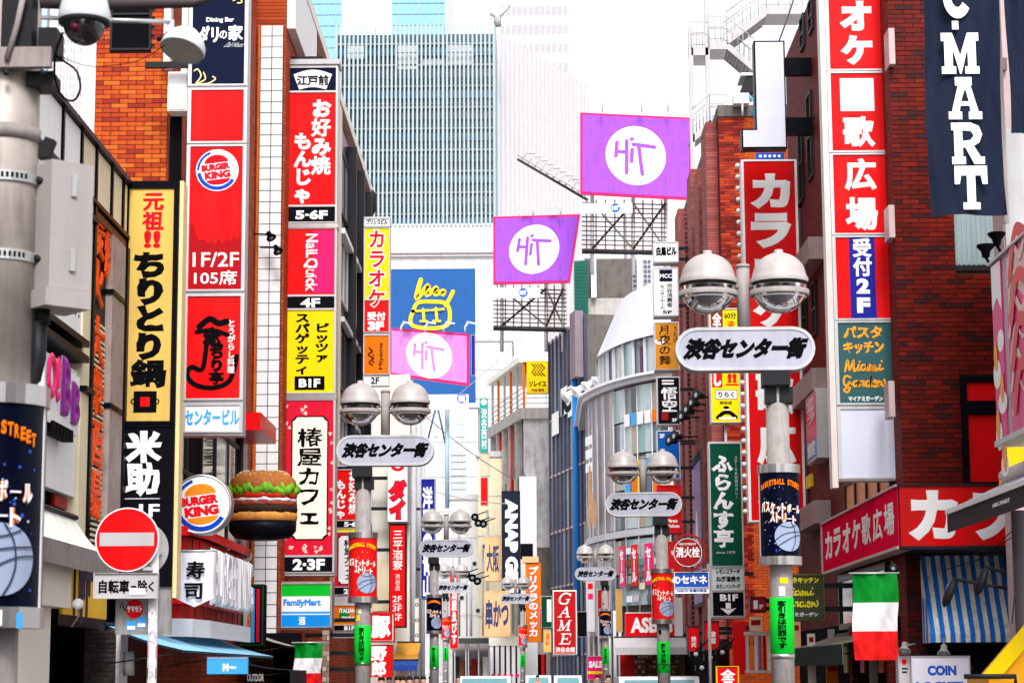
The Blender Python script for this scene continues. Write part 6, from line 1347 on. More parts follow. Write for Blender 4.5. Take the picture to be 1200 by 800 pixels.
# ============================================================ CENTRE: curved glass building, shoe shop
def curved():
    K = 1.25; Hz = lambda z: 1.75 + (z - 1.75) * K
    pts = [(x * K, y * K) for x, y in ((2.05, 84.0), (2.0, 73.7), (2.15, 71.8), (2.5, 70.2), (3.1, 68.5), (3.9, 67.1), (4.95, 66.1), (6.2, 65.6), (12, 65.6))]
    # resample
    def seg(n=30):
        q = []
        for i in range(len(pts) - 1):
            p0, p1, p2, p3 = [Vector((*pts[max(0, min(len(pts) - 1, j))], 0)) for j in (i - 1, i, i + 1, i + 2)]
            m = 2 if i in (0, 7) else 4
            for k in range(m):
                u = k / m; q.append(p1.lerp(p2, u) if i in (0, 7) else .5 * ((2 * p1) + (p2 - p0) * u + (2 * p0 - 5 * p1 + 4 * p2 - p3) * u * u + (3 * p1 - p0 - 3 * p2 + p3) * u ** 3))
        return q + [Vector((*pts[-1], 0))]
    q = seg(); r = T('curved_glass_building', 'rounded corner glass building with sloping white roof behind the third lamp', 'building', (8, 92, 0))
    def wall(name, z0, z1, o, m, i0=0, i1=None, th=.0):
        i1 = i1 or len(q) - 1; v = []
        for i in range(i0, i1 + 1):
            d = (q[min(i + 1, len(q) - 1)] - q[max(i - 1, 0)]).normalized(); n = Vector((-d.y, d.x, 0)) * -1
            n = n if n.y < 0 or n.x < 0 else -n
            p = q[i] + n * o; v += [(p.x, p.y, z0), (p.x, p.y, z1)] + ([(q[i].x - n.x * .2, q[i].y - n.y * .2, z0), (q[i].x - n.x * .2, q[i].y - n.y * .2, z1)])
        m_ = i1 - i0; f = []
        for i in range(m_): a = 4 * i; c = a + 4; f += [(a, c, c + 1, a + 1), (a + 1, c + 1, c + 3, a + 3), (a + 2, c + 2, c, a)]
        return B().add(v, f, False).build(name, m, r)
    top = Hz(11.1); S1, S0 = Hz(6.3), Hz(6.08); nq = len(q); mid = 13
    wall('core_wall', 0, top, -.25, mat('shop_interior', (.10, .085, .07), .7))
    GM = (GLP, mat('mid_glass', (.10, .15, .18), .08, spec=.8, dirt=.3), mat('aqua_glass', (.2, .36, .38), .08, spec=.8, dirt=.4), GLP, GLD, GLP, mat('warm_glass', (.35, .28, .2), .1, spec=.7, dirt=.5))
    CL = mat('grey_cladding', (.42, .37, .40), .4, dirt=.3); CD = mat('dusky_cladding', (.28, .24, .27), .4, dirt=.3)
    for i in range(2, 21):
        if i >= 12:
            zs = [S1 + .05, Hz(7.6), Hz(8.7), Hz(9.8), top - .22]
            for k in range(4): wall('pane', zs[k], zs[k + 1] - .07, .0, GM[(i * 3 + k * 5) % 7], i, i + 1)
            zs = [Hz(3.9), Hz(4.9), S0 - .05]
            for k in range(2): wall('pane', zs[k], zs[k + 1] - .07, .0, GM[(i * 5 + k * 2) % 7], i, i + 1)
        else:
            wall('cladding_panel', S1 + .05, top - .22, .0, CL if i % 2 else CD, i, i + 1); wall('cladding_panel', Hz(3.0), S0 - .05, .0, GLSLATE if i % 2 else CL, i, i + 1)
    for i in range(2, 22, 2):
        d = q[i]; B().tube([(d.x - .04, d.y - .06, 3), (d.x - .04, d.y - .06, top - .3)], .028, 6).build('mullion', LGREY, r)
    wall('floor_band', S0, S1, .1, LGREY); wall('eaves_band', top - .2, top, .22, LGREY); wall('eaves_lip', top, top + .1, .4, WHITE)
    # product shelves and posters behind and on the glass
    for i in range(14, 21):
        for k in range(5):
            d = q[i].lerp(q[i + 1], .5) - Vector((.03, .05, 0)); t = (q[i + 1] - q[i]).normalized(); ff = Fr((d.x, d.y, 0), t, (0, 0, 1), t.cross(Vector((0, 0, 1)))); L_ = (q[i + 1] - q[i]).length * .38
            if (i * 5 + k * 3) % 4: B().box(ff, -L_, L_, Hz(4.0 + k * .38), Hz(4.2 + k * .38), .02, .06).build('shelf_goods', random.choice([DCONC, CREAM, LGREY, mat('shelf_teal', (.1, .25, .25), .6), BRO, WHITE]), r)
            if (i * 3 + k) % 3: B().box(ff, -L_, L_, Hz(6.6 + k * .75), Hz(7.0 + k * .75 + .2 * (k % 2)), .02, .05).build('window_display', random.choice([YEL, ORG, WHITE, LBLUE, GLSLATE, CREAM, GLSLATE]), r)
    for i, m in ((13, PINK), (15, RED), (17, PINK)):
        d = q[i].lerp(q[i + 1], .5) - Vector((.05, .08, 0)); t = (q[i + 1] - q[i]).normalized(); ff = Fr((d.x, d.y, 0), t, (0, 0, 1), t.cross(Vector((0, 0, 1)))); B().box(ff, -.25, .25, Hz(4.5), Hz(5.8), .05, .07).build('hanging_poster', m, r); letters(ff, [('セール', -.17, Hz(4.6), .17, Hz(5.7), 1)], .075, .06).build('lettering', PRINT, r)
    # big food poster on the grey cladding with blurred white words
    ffp = FO((q[5].x - .3, q[5].y - .1, 0), (q[11].x - .3, q[11].y - .35, 0)); w_ = (q[11] - q[5]).length
    for k in range(3): B().box(ffp, .25 * w_, .62 * w_, Hz(9.3 - k * .45), Hz(9.6 - k * .45), .12, .13).build('white_word_block', PRINT, r)
    fo = mat('fried_food_print', (.65, .33, .12), .5, dirt=.8, scale=2)
    for k, (u, z, s_) in enumerate(((.45, 7.8, .5), (.6, 7.2, .55), (.4, 6.9, .45), (.75, 6.95, .5), (.5, 8.3, .35))): B().disc(ffp, u * w_, Hz(z), s_ * .55, s_ * 1.2, .12 + k * .004, .123 + k * .004, 20).build('food_print', fo, r)
    # set back top floor and sloping roof
    def up(p, s_): c = Vector((10, 95, 0)); return c + (p - c) * s_
    v = []; v2 = []
    for p in q[2:]: a = up(p, .93); b_ = up(p, .80); v += [(a.x, a.y, top + .1), (a.x, a.y, Hz(12.5))]; v2 += [(a.x - .15, a.y - .15, Hz(12.5)), (b_.x, b_.y, Hz(14.6))]
    n = len(v) // 2; F_ = [(2 * i, 2 * i + 2, 2 * i + 3, 2 * i + 1) for i in range(n - 1)]
    [B().add(v[2 * i:2 * i + 4], [(0, 2, 3, 1)]).build('top_floor_glazing', GM[(i * 3) % 7], r) for i in range(n - 1)]; B().add(v2, F_).add([x for x in v2[1::2]] + [(15, 105, Hz(14.6)), (4, 105, Hz(14.6))], [tuple(range(n + 2))]).build('sloping_roof', mat('silver_roof', (.62, .64, .70), .4, .2, dirt=.2), r)
    for i in range(0, n, 2): a = v[2 * i]; B().box(Fr((a[0] - .05, a[1] - .06, 0), (1, 0, 0), (0, 0, 1), (0, -1, 0)), -.06, .06, top + .1, Hz(12.5), -.05, .05).build('mullion', LGREY, r)
    bx(FY(105.5), 2.9, 15, 0, Hz(12), -3, 0).build('rear_wall', WALLW, r)
    return q
cq = curved()
s = Sign('shoe_shop_sign', 'red shoe shop sign with white capitals ASBEE behind the third lamp post', 'sign', (733, 718, 790, 746), 62, .5, RED, .6, [(718, 746, RED)]); s.text('ASBee', 739, 723, 788, 741, PRINT, 0, .045)
s.rect(733, 717, 790, 718.2, PRINT, name='edge'); bx(FY(62), s.a(786), s.a(800), s.b(746), s.b(700), -.3, .0).build('white_return', WHITE, s.root); bx(FY(62), s.X0, s.X1 + 1, s.Z0, s.Z0 + .1, -3.2, -.5).build('shelf', DST, s.root)
aw = awning('shop_awning', 'pale grey shop awning under the red shoe shop sign', FY(62), P(721, 750, 61).x, P(806, 750, 61).x, P(760, 746, 61.8).z, P(760, 758, 60.8).z, 1.1, mat('pale_canvas', (.5, .48, .5), .8), n=9, valance=.2)
r = T('shoe_store', 'red framed shoe shop entrance with shelves under the pale awning', 'shopfront', (3.6, 63, 0)); f = FY(62.6)
B().box(f, P(727, 780, 62.6).x, P(744, 780, 62.6).x, 0, P(735, 764, 62.6).z, -.5, 0).build('red_column', RED, r); B().box(f, P(744, 780, 62.6).x, P(806, 780, 62.6).x, 0, P(735, 764, 62.6).z, -1.5, -1.4).build('back_wall', mat('warm_interior', (.30, .2, .12), .7), r)
for k in range(5):
    for i in range(12): B().box(f, P(746 + i * 4.5, 780, 62.6).x, P(749 + i * 4.5, 780, 62.6).x, P(750, 770 + k * 6, 62.6).z, P(750, 767 + k * 6, 62.6).z, -1.39, -1.3).build('shoe_box', random.choice([CREAM, DCONC, WHITE, BRO, GOLD]), r)

# --- slate glass slab with blue pipe
def slate():
    p0, p1 = P(646, 600, 109), P(689, 600, 100.5); f = FO((p0.x, p0.y, 0), (p1.x, p1.y, 0)); W_ = (Vector((p1.x, p1.y, 0)) - Vector((p0.x, p0.y, 0))).length
    H = P(689, 368, 100.5).z; r = T('slate_glass_building', 'dark slate blue glass building with thin vertical mullions and a bright blue downpipe', 'building', (p0 + p1) / 2 * Vector((1, 1, 0)) if False else ((p0.x + p1.x) / 2, (p0.y + p1.y) / 2, 0))
    bx(f, 0, W_, 0, H, -5, -.05).build('wall', DCONC, r); nx = 9; Hz = lambda z: 1.75 + (z - 1.75) * 1.25; zs = [0] + [Hz(z) for z in (2.5, 5.2, 7.4, 9.7, 12.0)] + [H - .1]
    for k in range(6):
        for i in range(nx): bx(f, W_ * i / nx + .03, W_ * (i + 1) / nx - .03, zs[k] + .05, zs[k + 1] - .05, -.05, 0).build('pane', (mat('slab_glass', (.14, .155, .25), .12, spec=.8, dirt=.4), mat('slab_glass', (0, 0, 0)), GLP, mat('slab_glass', (0, 0, 0)), mat('slate_glass_reflection', (.24, .27, .40), .12, spec=.8, dirt=.3))[(i * 7 + k * 3) % 5], r)  # paler panes put reflections into the glass colour
    for i in range(nx + 1): bx(f, W_ * i / nx - .028, W_ * i / nx + .028, 0, H, -.04, .1).build('mullion', mat('slate_metal', (.06, .06, .09), .4), r)
    for z in zs[1:]: bx(f, 0, W_, z - .05, z + .05, -.04, .05).build('transom', mat('pinkish_metal', (0, 0, 0)), r)
    B().tube([f.pt(W_ * .86, 2.6, .3), f.pt(W_ * .86, H * .84, .3)], .15, 14).build('blue_downpipe', mat('bright_blue_pipe', (.01, .16, .50), .35), r)
    bx(f, W_ * .84, W_ * .98, H * .84, H + .2, .1, .5).build('brick_pier', mat('mauve_pier', (.22, .17, .20), .6), r)
    for i, (u0, u1, z0, z1) in enumerate(((.38, .55, 11.9, 13.0), (.57, .72, 11.7, 12.9), (.12, .3, 11.3, 12.2), (.74, .86, 11.6, 13.0))): bx(f, u0 * W_, u1 * W_, Hz(z0), Hz(z1), .11, .14).build('white_letter_board', PRINT, r)
    letters(f, [('ICT', .4 * W_, Hz(11.9), .84 * W_, Hz(12.8))], .15, .08).build('lettering', INK, r)
    bx(FO((p0.x - .01, p0.y + .2, 0), (p0.x - .3, p0.y + 3, 0)), 0, 3, 0, H, -.02, .02)
slate()
for i in range(5):
    r = spot('%s white lamp on a thin arm along the eaves of the rounded glass building' % ('nearest', 'second', 'third', 'fourth', 'farthest')[i], P(712 - i * 12 + (i == 0) * 4, 440 + i * 6, 90 + i * 1.4), (-.8, -.3, -.6), WALLW, [P(735 - i * 9, 437 + i * 6, 90 + i * 1.6)], .3, group='white eaves lamps')

# --- concrete block with net, purple sign frames
r = T('concrete_roof_block', 'stained dark concrete roof block wrapped at one side in green netting', 'roof structure', P(715, 460, 118)); f = FY(118)
a = lambda px: P(px, 380, 118).x; b_ = lambda py: P(720, py, 118).z
bx(f, a(686), a(742), b_(350), b_(303), -4, 0).build('upper_block', DCONC, r); bx(f, a(684), a(755), b_(520), b_(350), -4.5, .2).build('lower_block', CONC, r)
for x0, x1 in ((693, 699), (747, 753)): bx(f, a(x0), a(x1), b_(350), b_(297), .21, .6).build('white_pilaster', WALLW, r)
b = B()
for i in range(18): x = 672 + i * 1.0; b.box(f, a(x), a(x + .25), b_(382 - i * .5), b_(312 - i * .5), .7, .72)
for i in range(18): y = 314 + i * 4; b.box(f, a(672), a(690), b_(y + .5), b_(y), .722, .73)
b.build('green_net', mat('net_green', (.01, .14, .10), .8), r, kind='stuff')
bx(f, a(673), a(689), b_(380), b_(308), .6, .69).build('net_backing', mat('net_dark', (.03, .12, .10), .8), r)
gridwin(r, f, a(742), a(764), b_(372), b_(304), 5, 12, .7, .6, GLSLATE, c=.0); bx(f, a(741), a(765), b_(374), b_(303), -3, -.02).build('louvre_wall', LGREY, r)
solo(bx(FY(135), P(735, 300, 135).x, P(830, 300, 135).x, 0, P(760, 236, 135).z, -5, 0), 'pale_building', PALEP, 'pale clad building behind the purple signs on the right', 'building')

def hit(label, corners, Y, m, edge, scale=1.0, tilt=0):
    P4 = [P(x, y, Y + (tilt if i in (1, 2) else 0)) for i, (x, y) in enumerate(corners)]   # tl tr br bl
    c = sum(P4, Vector()) / 4; r = T('billboard', label, 'billboard', (P4[2] + P4[3]) / 2, 'round logo billboards')
    u = (P4[1] - P4[0] + P4[2] - P4[3]); v = (P4[0] - P4[3] + P4[1] - P4[2]); Wd, Hh = u.length / 2, v.length / 2; f = Fr(c, u.normalized(), v.normalized(), u.cross(v).normalized())
    n = f.n
    def q4(s_, c0, c1, nm, mm):
        cc = [c + (p - c) * 1 for p in P4]; k = []
        for (sx, sy), p in zip(((1, -1), (-1, -1), (-1, 1), (1, 1)), cc): k.append(p + f.u * sx * s_ + f.v * sy * s_)
        vs = [p + n * c1 for p in k] + [p + n * c0 for p in k]; B().add(vs, [(3, 2, 1, 0), (4, 5, 6, 7), (0, 1, 5, 4), (1, 2, 6, 5), (2, 3, 7, 6), (3, 0, 4, 7)]).build(nm, mm, r)
    q4(0, -.25, 0, 'edge_frame', edge); q4(.11, .001, .02, 'vinyl_face', m)
    R = Hh * .36 if scale == 1 else Hh * scale
    B().disc(f, 0, 0, R, None, .022, .03, 48).build('white_disc', PRINT, r); B().ring(f, 0, 0, R * .80, R * .815, .032, .034).build('thin_ring', m, r)
    b = B(); k = R
    for i, pts in enumerate(([(-.62, .42), (-.66, -.05)], [(-.64, .12), (-.42, .10), (-.3, .12)], [(-.3, .48), (-.30, -.6)], [(-.12, .2), (-.14, -.2)], [(-.08, .38), (.62, .32)], [(.1, .32), (.22, -.62)], [(-.14, .55), (-.12, .56)])): b.stroke(f, [(x * k, y * k) for x, y in pts], .13 * k, .034 + i * .003, False)
    b.build('logo_lettering', m, r); b = B()
    for i in range(26): t = PI * (.1 + .8 * i / 25) if i < 13 else PI * (1.15 + .7 * (i - 13) / 12); b.disc(f, R * .9 * math.cos(t), R * .9 * math.sin(t), R * .03, None, .031, .033, 5)
    b.build('tiny_rim_lettering', m, r, kind='stuff')
    return r, f, Wd, Hh
hit('upper right violet billboard with white round logo and pink edge', [(680, 132), (810, 138), (810, 234), (680, 227)], 100, PURP, PINK)
hit('lower left violet billboard with white round logo, beside the white clad building', [(578, 254), (680, 251), (668, 331), (578, 333)], 104, PURP, PINK)
hit('pale magenta billboard with white round logo above the left lamp globes', [(456, 384), (550, 391), (550, 452), (456, 439)], 92, MAG, PINK, .46)
# frames under the billboards
def scaffold(label, x0, x1, y0, y1, Y, posts, m=DST, n=8):
    r = T('steel_scaffold', label, 'steel frame', P((x0 + x1) / 2, y1, Y))
    n = n + 3
    for i in range(n): y = y0 + (y1 - y0) * i / (n - 1); B().tube([P(x0, y, Y), P(x1, y + 2, Y)], .035, 5).build('rail', mat('thin_brown_steel', (.12, .07, .06), .5), r)
    for x in posts: B().tube([P(x, y0 - 10, Y + .3), P(x, y1 + 30, Y + .3)], .1, 8).build('upright', ALU, r)
    for i in range(len(posts) - 1):
        B().tube([P(posts[i], y1, Y + .2), P(posts[i + 1], y0, Y + .2)], .06, 5).build('brace', DST, r); B().tube([P(posts[i], y0, Y + .5), P(posts[i + 1], y1, Y + .5)], .05, 5).build('brace', GREY, r)
    for k in range(9): x = x0 + (x1 - x0) * (k + .5) / 9; B().tube([P(x, y0 - 4, Y + .8), P(x, y1 + 4, Y + .8)], .04, 5).build('back_post', GREY, r)
    B().tube([P(x0, y1 + 3, Y - .3), P(x1, y1 + 5, Y - .3)], .1, 6).build('walkway_beam', DST, r)
    return r
scaffold('open steel frame of thin rails under the upper right violet billboard', 682, 781, 238, 292, 101, [694, 742, 780])
scaffold('open steel frame of thin rails under the lower left violet billboard', 578, 664, 338, 382, 105, [588, 640, 660], n=7)
for i, (x, y, lb) in enumerate(((721, 244, 'small white strip sign with blue round logo under the upper violet billboard'), (613, 343, 'small white strip sign with blue round logo under the lower violet billboard'))):
    r = Sign('strip_sign', lb, 'sign', (x - 42, y - 6, x + 20, y + 6), 99.5 if i == 0 else 103.5, .1, WHITE, .3, [(y - 6, y + 6, WHITE)]); r.disc(x, y, 5.5, 5.5, BLUE); r.text('HIT', x - 4, y - 2.5, x + 4, y + 2.5, PRINT, 0, .06, c=.017)
for i, (x0, y0, x1, y1) in enumerate(((470, 462, 549, 474),)): r = Sign('strip_sign', 'long white strip sign with blue round seal under the pale magenta billboard', 'sign', (455, y0, x1, 480), 92, .1, WHITE, .3, [(y0, 480, WHITE)]); r.text('パナソニック代理店', 495, 466, 528, 472, GLP, 0, .03); r.disc(541, 467, 6, 6, mat('seal_blue', (.12, .14, .5), .5)); r.text('館', 537, 463, 545, 471, PRINT, 0, .04, c=.017)
r = T('steel_post', 'light blue steel post with diagonal struts carrying the pale magenta billboard', 'post', P(524, 640, 93)); LB2 = mat('light_blue_steel', (.35, .48, .62), .4)
B().tube([P(524, 595, 93), P(524, 470, 93)], .10, 10).build('post', LB2, r); B().box(FY(93), P(480, 470, 93).x, P(528, 470, 93).x, P(500, 473, 93).z, P(500, 468, 93).z, -.1, .1).build('crossbeam', mat('grey_blue_steel', (.12, .18, .25), .5), r)
for a_, c_ in (((512, 473), (522, 520)), ((512, 473), (500, 520))): B().tube([P(*a_, 93), P(*c_, 93)], .045, 6).build('strut', mat('grey_blue_steel', (0, 0, 0)), r)
def stalk(label, x, y, Y, h=18, d=1):   # billboard floodlight on a bent stalk
    r = T('billboard_lamp', label, 'floodlight', P(x, y + h, Y), 'floodlights on bent stalks over the billboards')
    B().tube([P(x, y + h, Y), P(x, y + 6, Y), P(x + 4 * d, y, Y)], .05, 6).build('stalk', LGREY, r); B().add([P(x + 2 * d, y - 1, Y), P(x + 13 * d, y + 1, Y), P(x + 13 * d, y + 3, Y), P(x + 3 * d, y + 1.5, Y), P(x + 2 * d, y - 1, Y + .5), P(x + 13 * d, y + 1, Y + .5), P(x + 13 * d, y + 3, Y + .5), P(x + 3 * d, y + 1.5, Y + .5)], [(0, 1, 2, 3)[::-1], (4, 5, 6, 7), (0, 4, 5, 1)[::-1], (3, 2, 6, 7)]).build('lamp_head', LGREY, r)
for x, n in ((706, 'left'), (752, 'middle'), (783, 'right')): stalk('%s bent stalk floodlight above the upper right violet billboard' % n, x, 113, 99.5)
for x, n in ((625, 'left'), (657, 'right')): stalk('%s bent stalk floodlight above the lower left violet billboard' % n, x, 240, 103.5, 12, -1)
for x, n in ((470, 'leftmost'), (498, 'second'), (520, 'third'), (545, 'rightmost')): stalk('%s bent stalk floodlight above the pale magenta billboard' % n, x, 377, 91.5, 12)
r = T('lamp_gantry', 'long sloping steel gantry of small lamps left of the upper right violet billboard', 'steel frame', P(645, 220, 110))
B().tube([P(607, 187, 112), P(688, 234, 104)], .07, 6).build('lower_chord', DST, r); B().tube([P(607, 182, 112), P(688, 228, 104)], .05, 6).build('upper_chord', LGREY, r)
for i in range(11): t = i / 10; x, y, Y = 612 + 72 * t, 187 + 44 * t, 112 - 8 * t; B().tube([P(x, y, Y), P(x + 6, y - 10, Y), P(x + 13, y - 9, Y)], .05, 5).build('lamp_arm', LGREY, r); B().box(FY(Y), P(x + 8, y, Y).x, P(x + 16, y, Y).x, P(x, y - 7, Y).z, P(x, y - 10, Y).z, -.1, .1).build('lamp_head', LGREY, r)

# --- yellow SSS sign building
def soleil():
    p1, p0 = P(614, 600, 112), P(577, 600, 121); f = FO((p0.x, p0.y, 0), (p1.x, p1.y, 0)); Wd = (Vector((p1.x, p1.y, 0)) - Vector((p0.x, p0.y, 0))).length; ff = FY(112)
    H = P(614, 418, 112).z; xr = P(650, 600, 112).x; zb = P(614, 478, 112).z; zf = P(614, 491, 112).z
    r = T('concrete_building', 'weathered concrete building with open rooftop terrace under the yellow sign', 'building', (0, 116, 0))
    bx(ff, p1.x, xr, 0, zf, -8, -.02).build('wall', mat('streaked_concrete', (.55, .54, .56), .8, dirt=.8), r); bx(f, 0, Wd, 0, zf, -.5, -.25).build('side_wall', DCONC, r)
    bx(f, -.2, Wd + .05, zf, zb, -3, .2).build('slab', CONC, r); bx(ff, p1.x - .1, xr, zf, zb, -3, .15).build('slab', CONC, r)
    bx(f, -.2, Wd + .1, H - .3, H, -4, .25).build('roof_slab', IVORY, r); bx(ff, p1.x, xr, H - .3, H, -4, .2).build('roof_slab', IVORY, r); bx(f, 0, Wd, zb, H - .3, -4.1, -4).build('terrace_back', WALLW, r)
    for i in range(6): B().box(f, Wd * i / 5 - .06, Wd * i / 5 + .06, zb, H - .3, -.1, .02).build('terrace_post', ORG if i % 2 else LGREY, r)
    for i in range(4):
        B().box(f, 0, Wd, zb + .25 + i * .28, zb + .29 + i * .28, -.02, .02).build('rail', GREY, r); B().box(ff, p1.x, xr, zb + .25 + i * .28, zb + .29 + i * .28, -.02, .02).build('rail', GREY, r)
    for i in range(5): B().box(f, Wd * i / 5 + .05, Wd * i / 5 + .3, 0, zf, -.25, .12).build('column', CONC, r)
    for i in range(5):
        for k in range(4): B().box(f, Wd * i / 5 + .32, Wd * (i + 1) / 5, 1 + k * 2.9, 3.4 + k * 2.9, -.24, .02).build('window', GLD, r)
    for k in range(3): B().box(f, 0, Wd, 3.5 + k * 2.9, 3.9 + k * 2.9, -.2, .06).build('floor_band', CONC, r)
    for a_, u in ((0, .25), (1, .62)): B().tube([f.pt(Wd * u, 5, .06), f.pt(Wd * (u + .06), zf, .06)], .06, 6).build('red_strip', RED, r)
    for i in range(4): B().box(ff, p1.x + .05 + i * .35, p1.x + .3 + i * .35, zf - .02 - .4, zf - .05, 0, .02)
    s = Sign('yellow_shop_sign', 'yellow square sign with three zigzag strokes on the concrete building terrace', 'sign', (617, 423, 642, 461), 111.4, .3, YEL, .3, [(423.5, 460.5, YEL)]); 
    for i, m in enumerate((INK, DRED, DRED, INK)): s.line([(623 + i * 3.6, 426.5), (627.5 + i * 3.6, 431), (623 + i * 3.6, 436), (627.5 + i * 3.6, 440)], 1.3, m, .014 + i * .003, smooth=False)
    s.text('ソレイユ', 620, 446, 640, 453, INK, 0, .05); s.text('PUB 桜丘', 623, 455, 638, 459, DRED, 0, .06)
    bx(FY(111.4), s.X1 + .002, s.X1 + .15, s.Z0, s.Z1, -.2, 0).build('red_return', RED, s.root)
    # lower white block
    bx(FY(110), P(609, 620, 110).x, P(629, 620, 110).x, 0, P(620, 558, 110).z, -2, 0).build('white_column', WALLW, r)
soleil()
s = Sign('fashion_sign', 'black vertical fashion sign with white capitals reading downwards', 'sign', (588, 575, 610, 704), 107, .4, BLACK, .5, [(575.5, 703.5, mat('fashion_navy', (.008, .012, .03), .5))])
PW = Fr(s.fr.pt(0, 0), (0, 0, -1), (1, 0, 0), (0, -1, 0)); letters(PW, [('ANAP GIRL', -s.b(584), s.a(592), -s.b(701), s.a(607))], .014, .07).build('lettering', PRINT, s.root)
bx(FY(107), s.X1 + .003, s.X1 + .62, s.b(655), s.b(637), -.3, 0).build('side_arm_panel', BLACK, s.root)
WD = mat('pale_wood_board', (.72, .46, .24), .6, dirt=.3)
for rect, lb in (((568, 628, 587, 681), 'upper pale orange board with dark strokes left of the black fashion sign'), ((567, 692, 598, 746), 'lower pale orange board with dark strokes over the white ribbed shopfront')):
    s = Sign('wooden_board_sign', lb, 'sign', rect, 108 if rect[1] < 650 else 106, .3, WD, .4, [(rect[1] + .5, rect[3] - .5, WD)])
    s.text('大阪' if rect[1] < 650 else '串かつ', rect[0] + 2, rect[1] + 10, rect[2] - 2, rect[3] - 10, mat('dark_blue_ink', (.03, .05, .14), .5), 0, .05)
s = Sign('photo_booth_sign', 'orange vertical sign with white katakana beside the red GAME sign', 'sign', (616, 659, 634, 752), 105, .35, mat('booth_orange', (.78, .17, .0), .4), .4, [(659.5, 751.5, mat('booth_orange', (0, 0, 0)))])
s.text('プリクラのメッカ', 619, 663, 631, 746, PRINT, 1, .05, out=(EMR, .12)); bx(FY(105), s.X0 - .15, s.X1 - .1, s.Z1 + .01, s.Z1 + .3, -.6, .1).build('wood_cap', WD, s.root)
s = Sign('game_sign', 'dark red sign reading GAME downwards in white italic capitals', 'sign', (648, 691, 676, 767), 76, .45, IVORY, 1.2, [(692, 766, mat('game_red', (.50, .008, .012), .4))])
def serif(ch, x0, y0, x1, y1):
    b = B(); sh = lambda x, y: (s.a(x + (y1 - y) * .22), s.b(y)); w_ = x1 - x0; h = y1 - y0
    S_ = {'G': [([(.95, .18), (.7, .0), (.3, .02), (.02, .35), (.05, .8), (.35, 1), (.7, .98), (.85, .85), (.85, .6)], 1.9), ([(.65, .58), (1, .58)], 1.0), ([(.97, .0), (.97, .25)], .9)],
          'A': [([(.05, .95), (.55, .02)], 1.0), ([(.55, .02), (.85, .95)], 2.2), ([(.25, .62), (.72, .62)], 1.0), ([(-.1, .98), (.25, .98)], 1.), ([(.65, .98), (1.05, .98)], 1.)],
          'M': [([(.1, .95), (.12, .05)], 1.), ([(.12, .05), (.42, .9)], 2.2), ([(.42, .9), (.82, .05)], 1.), ([(.82, .05), (.85, .95)], 2.2), ([(-.08, .98), (.25, .98)], 1.), ([(.68, .98), (1.05, .98)], 1.), ([(.0, .02), (.15, .02)], 1.), ([(.8, .02), (1.0, .02)], 1.)],
          'E': [([(.3, .03), (.3, .97)], 2.2), ([(.1, .02), (.95, .02)], 1.1), ([(.1, .98), (1., .98)], 1.2), ([(.35, .5), (.72, .5)], 1.1), ([(.95, .02), (.95, .25)], 1.), ([(1., .98), (1., .72)], 1.), ([(.72, .38), (.72, .62)], .9)]}[ch]
    for i, (pts, wd) in enumerate(S_): b.stroke(s.fr, [sh(x0 + x * w_, y0 + y * h) for x, y in pts], wd * s.k, .013 + i * .0015, ch == 'G' and i == 0)
    b.build('letter', PRINT, s.root)
for i, ch in enumerate('GAME'): serif(ch, 655 - (1 if i > 1 else 0), 695 + i * 15.7, 667, 707 + i * 15.7)
s.text('渋谷会館', 650.5, 757.5, 673.5, 764, PRINT, 0, .04)
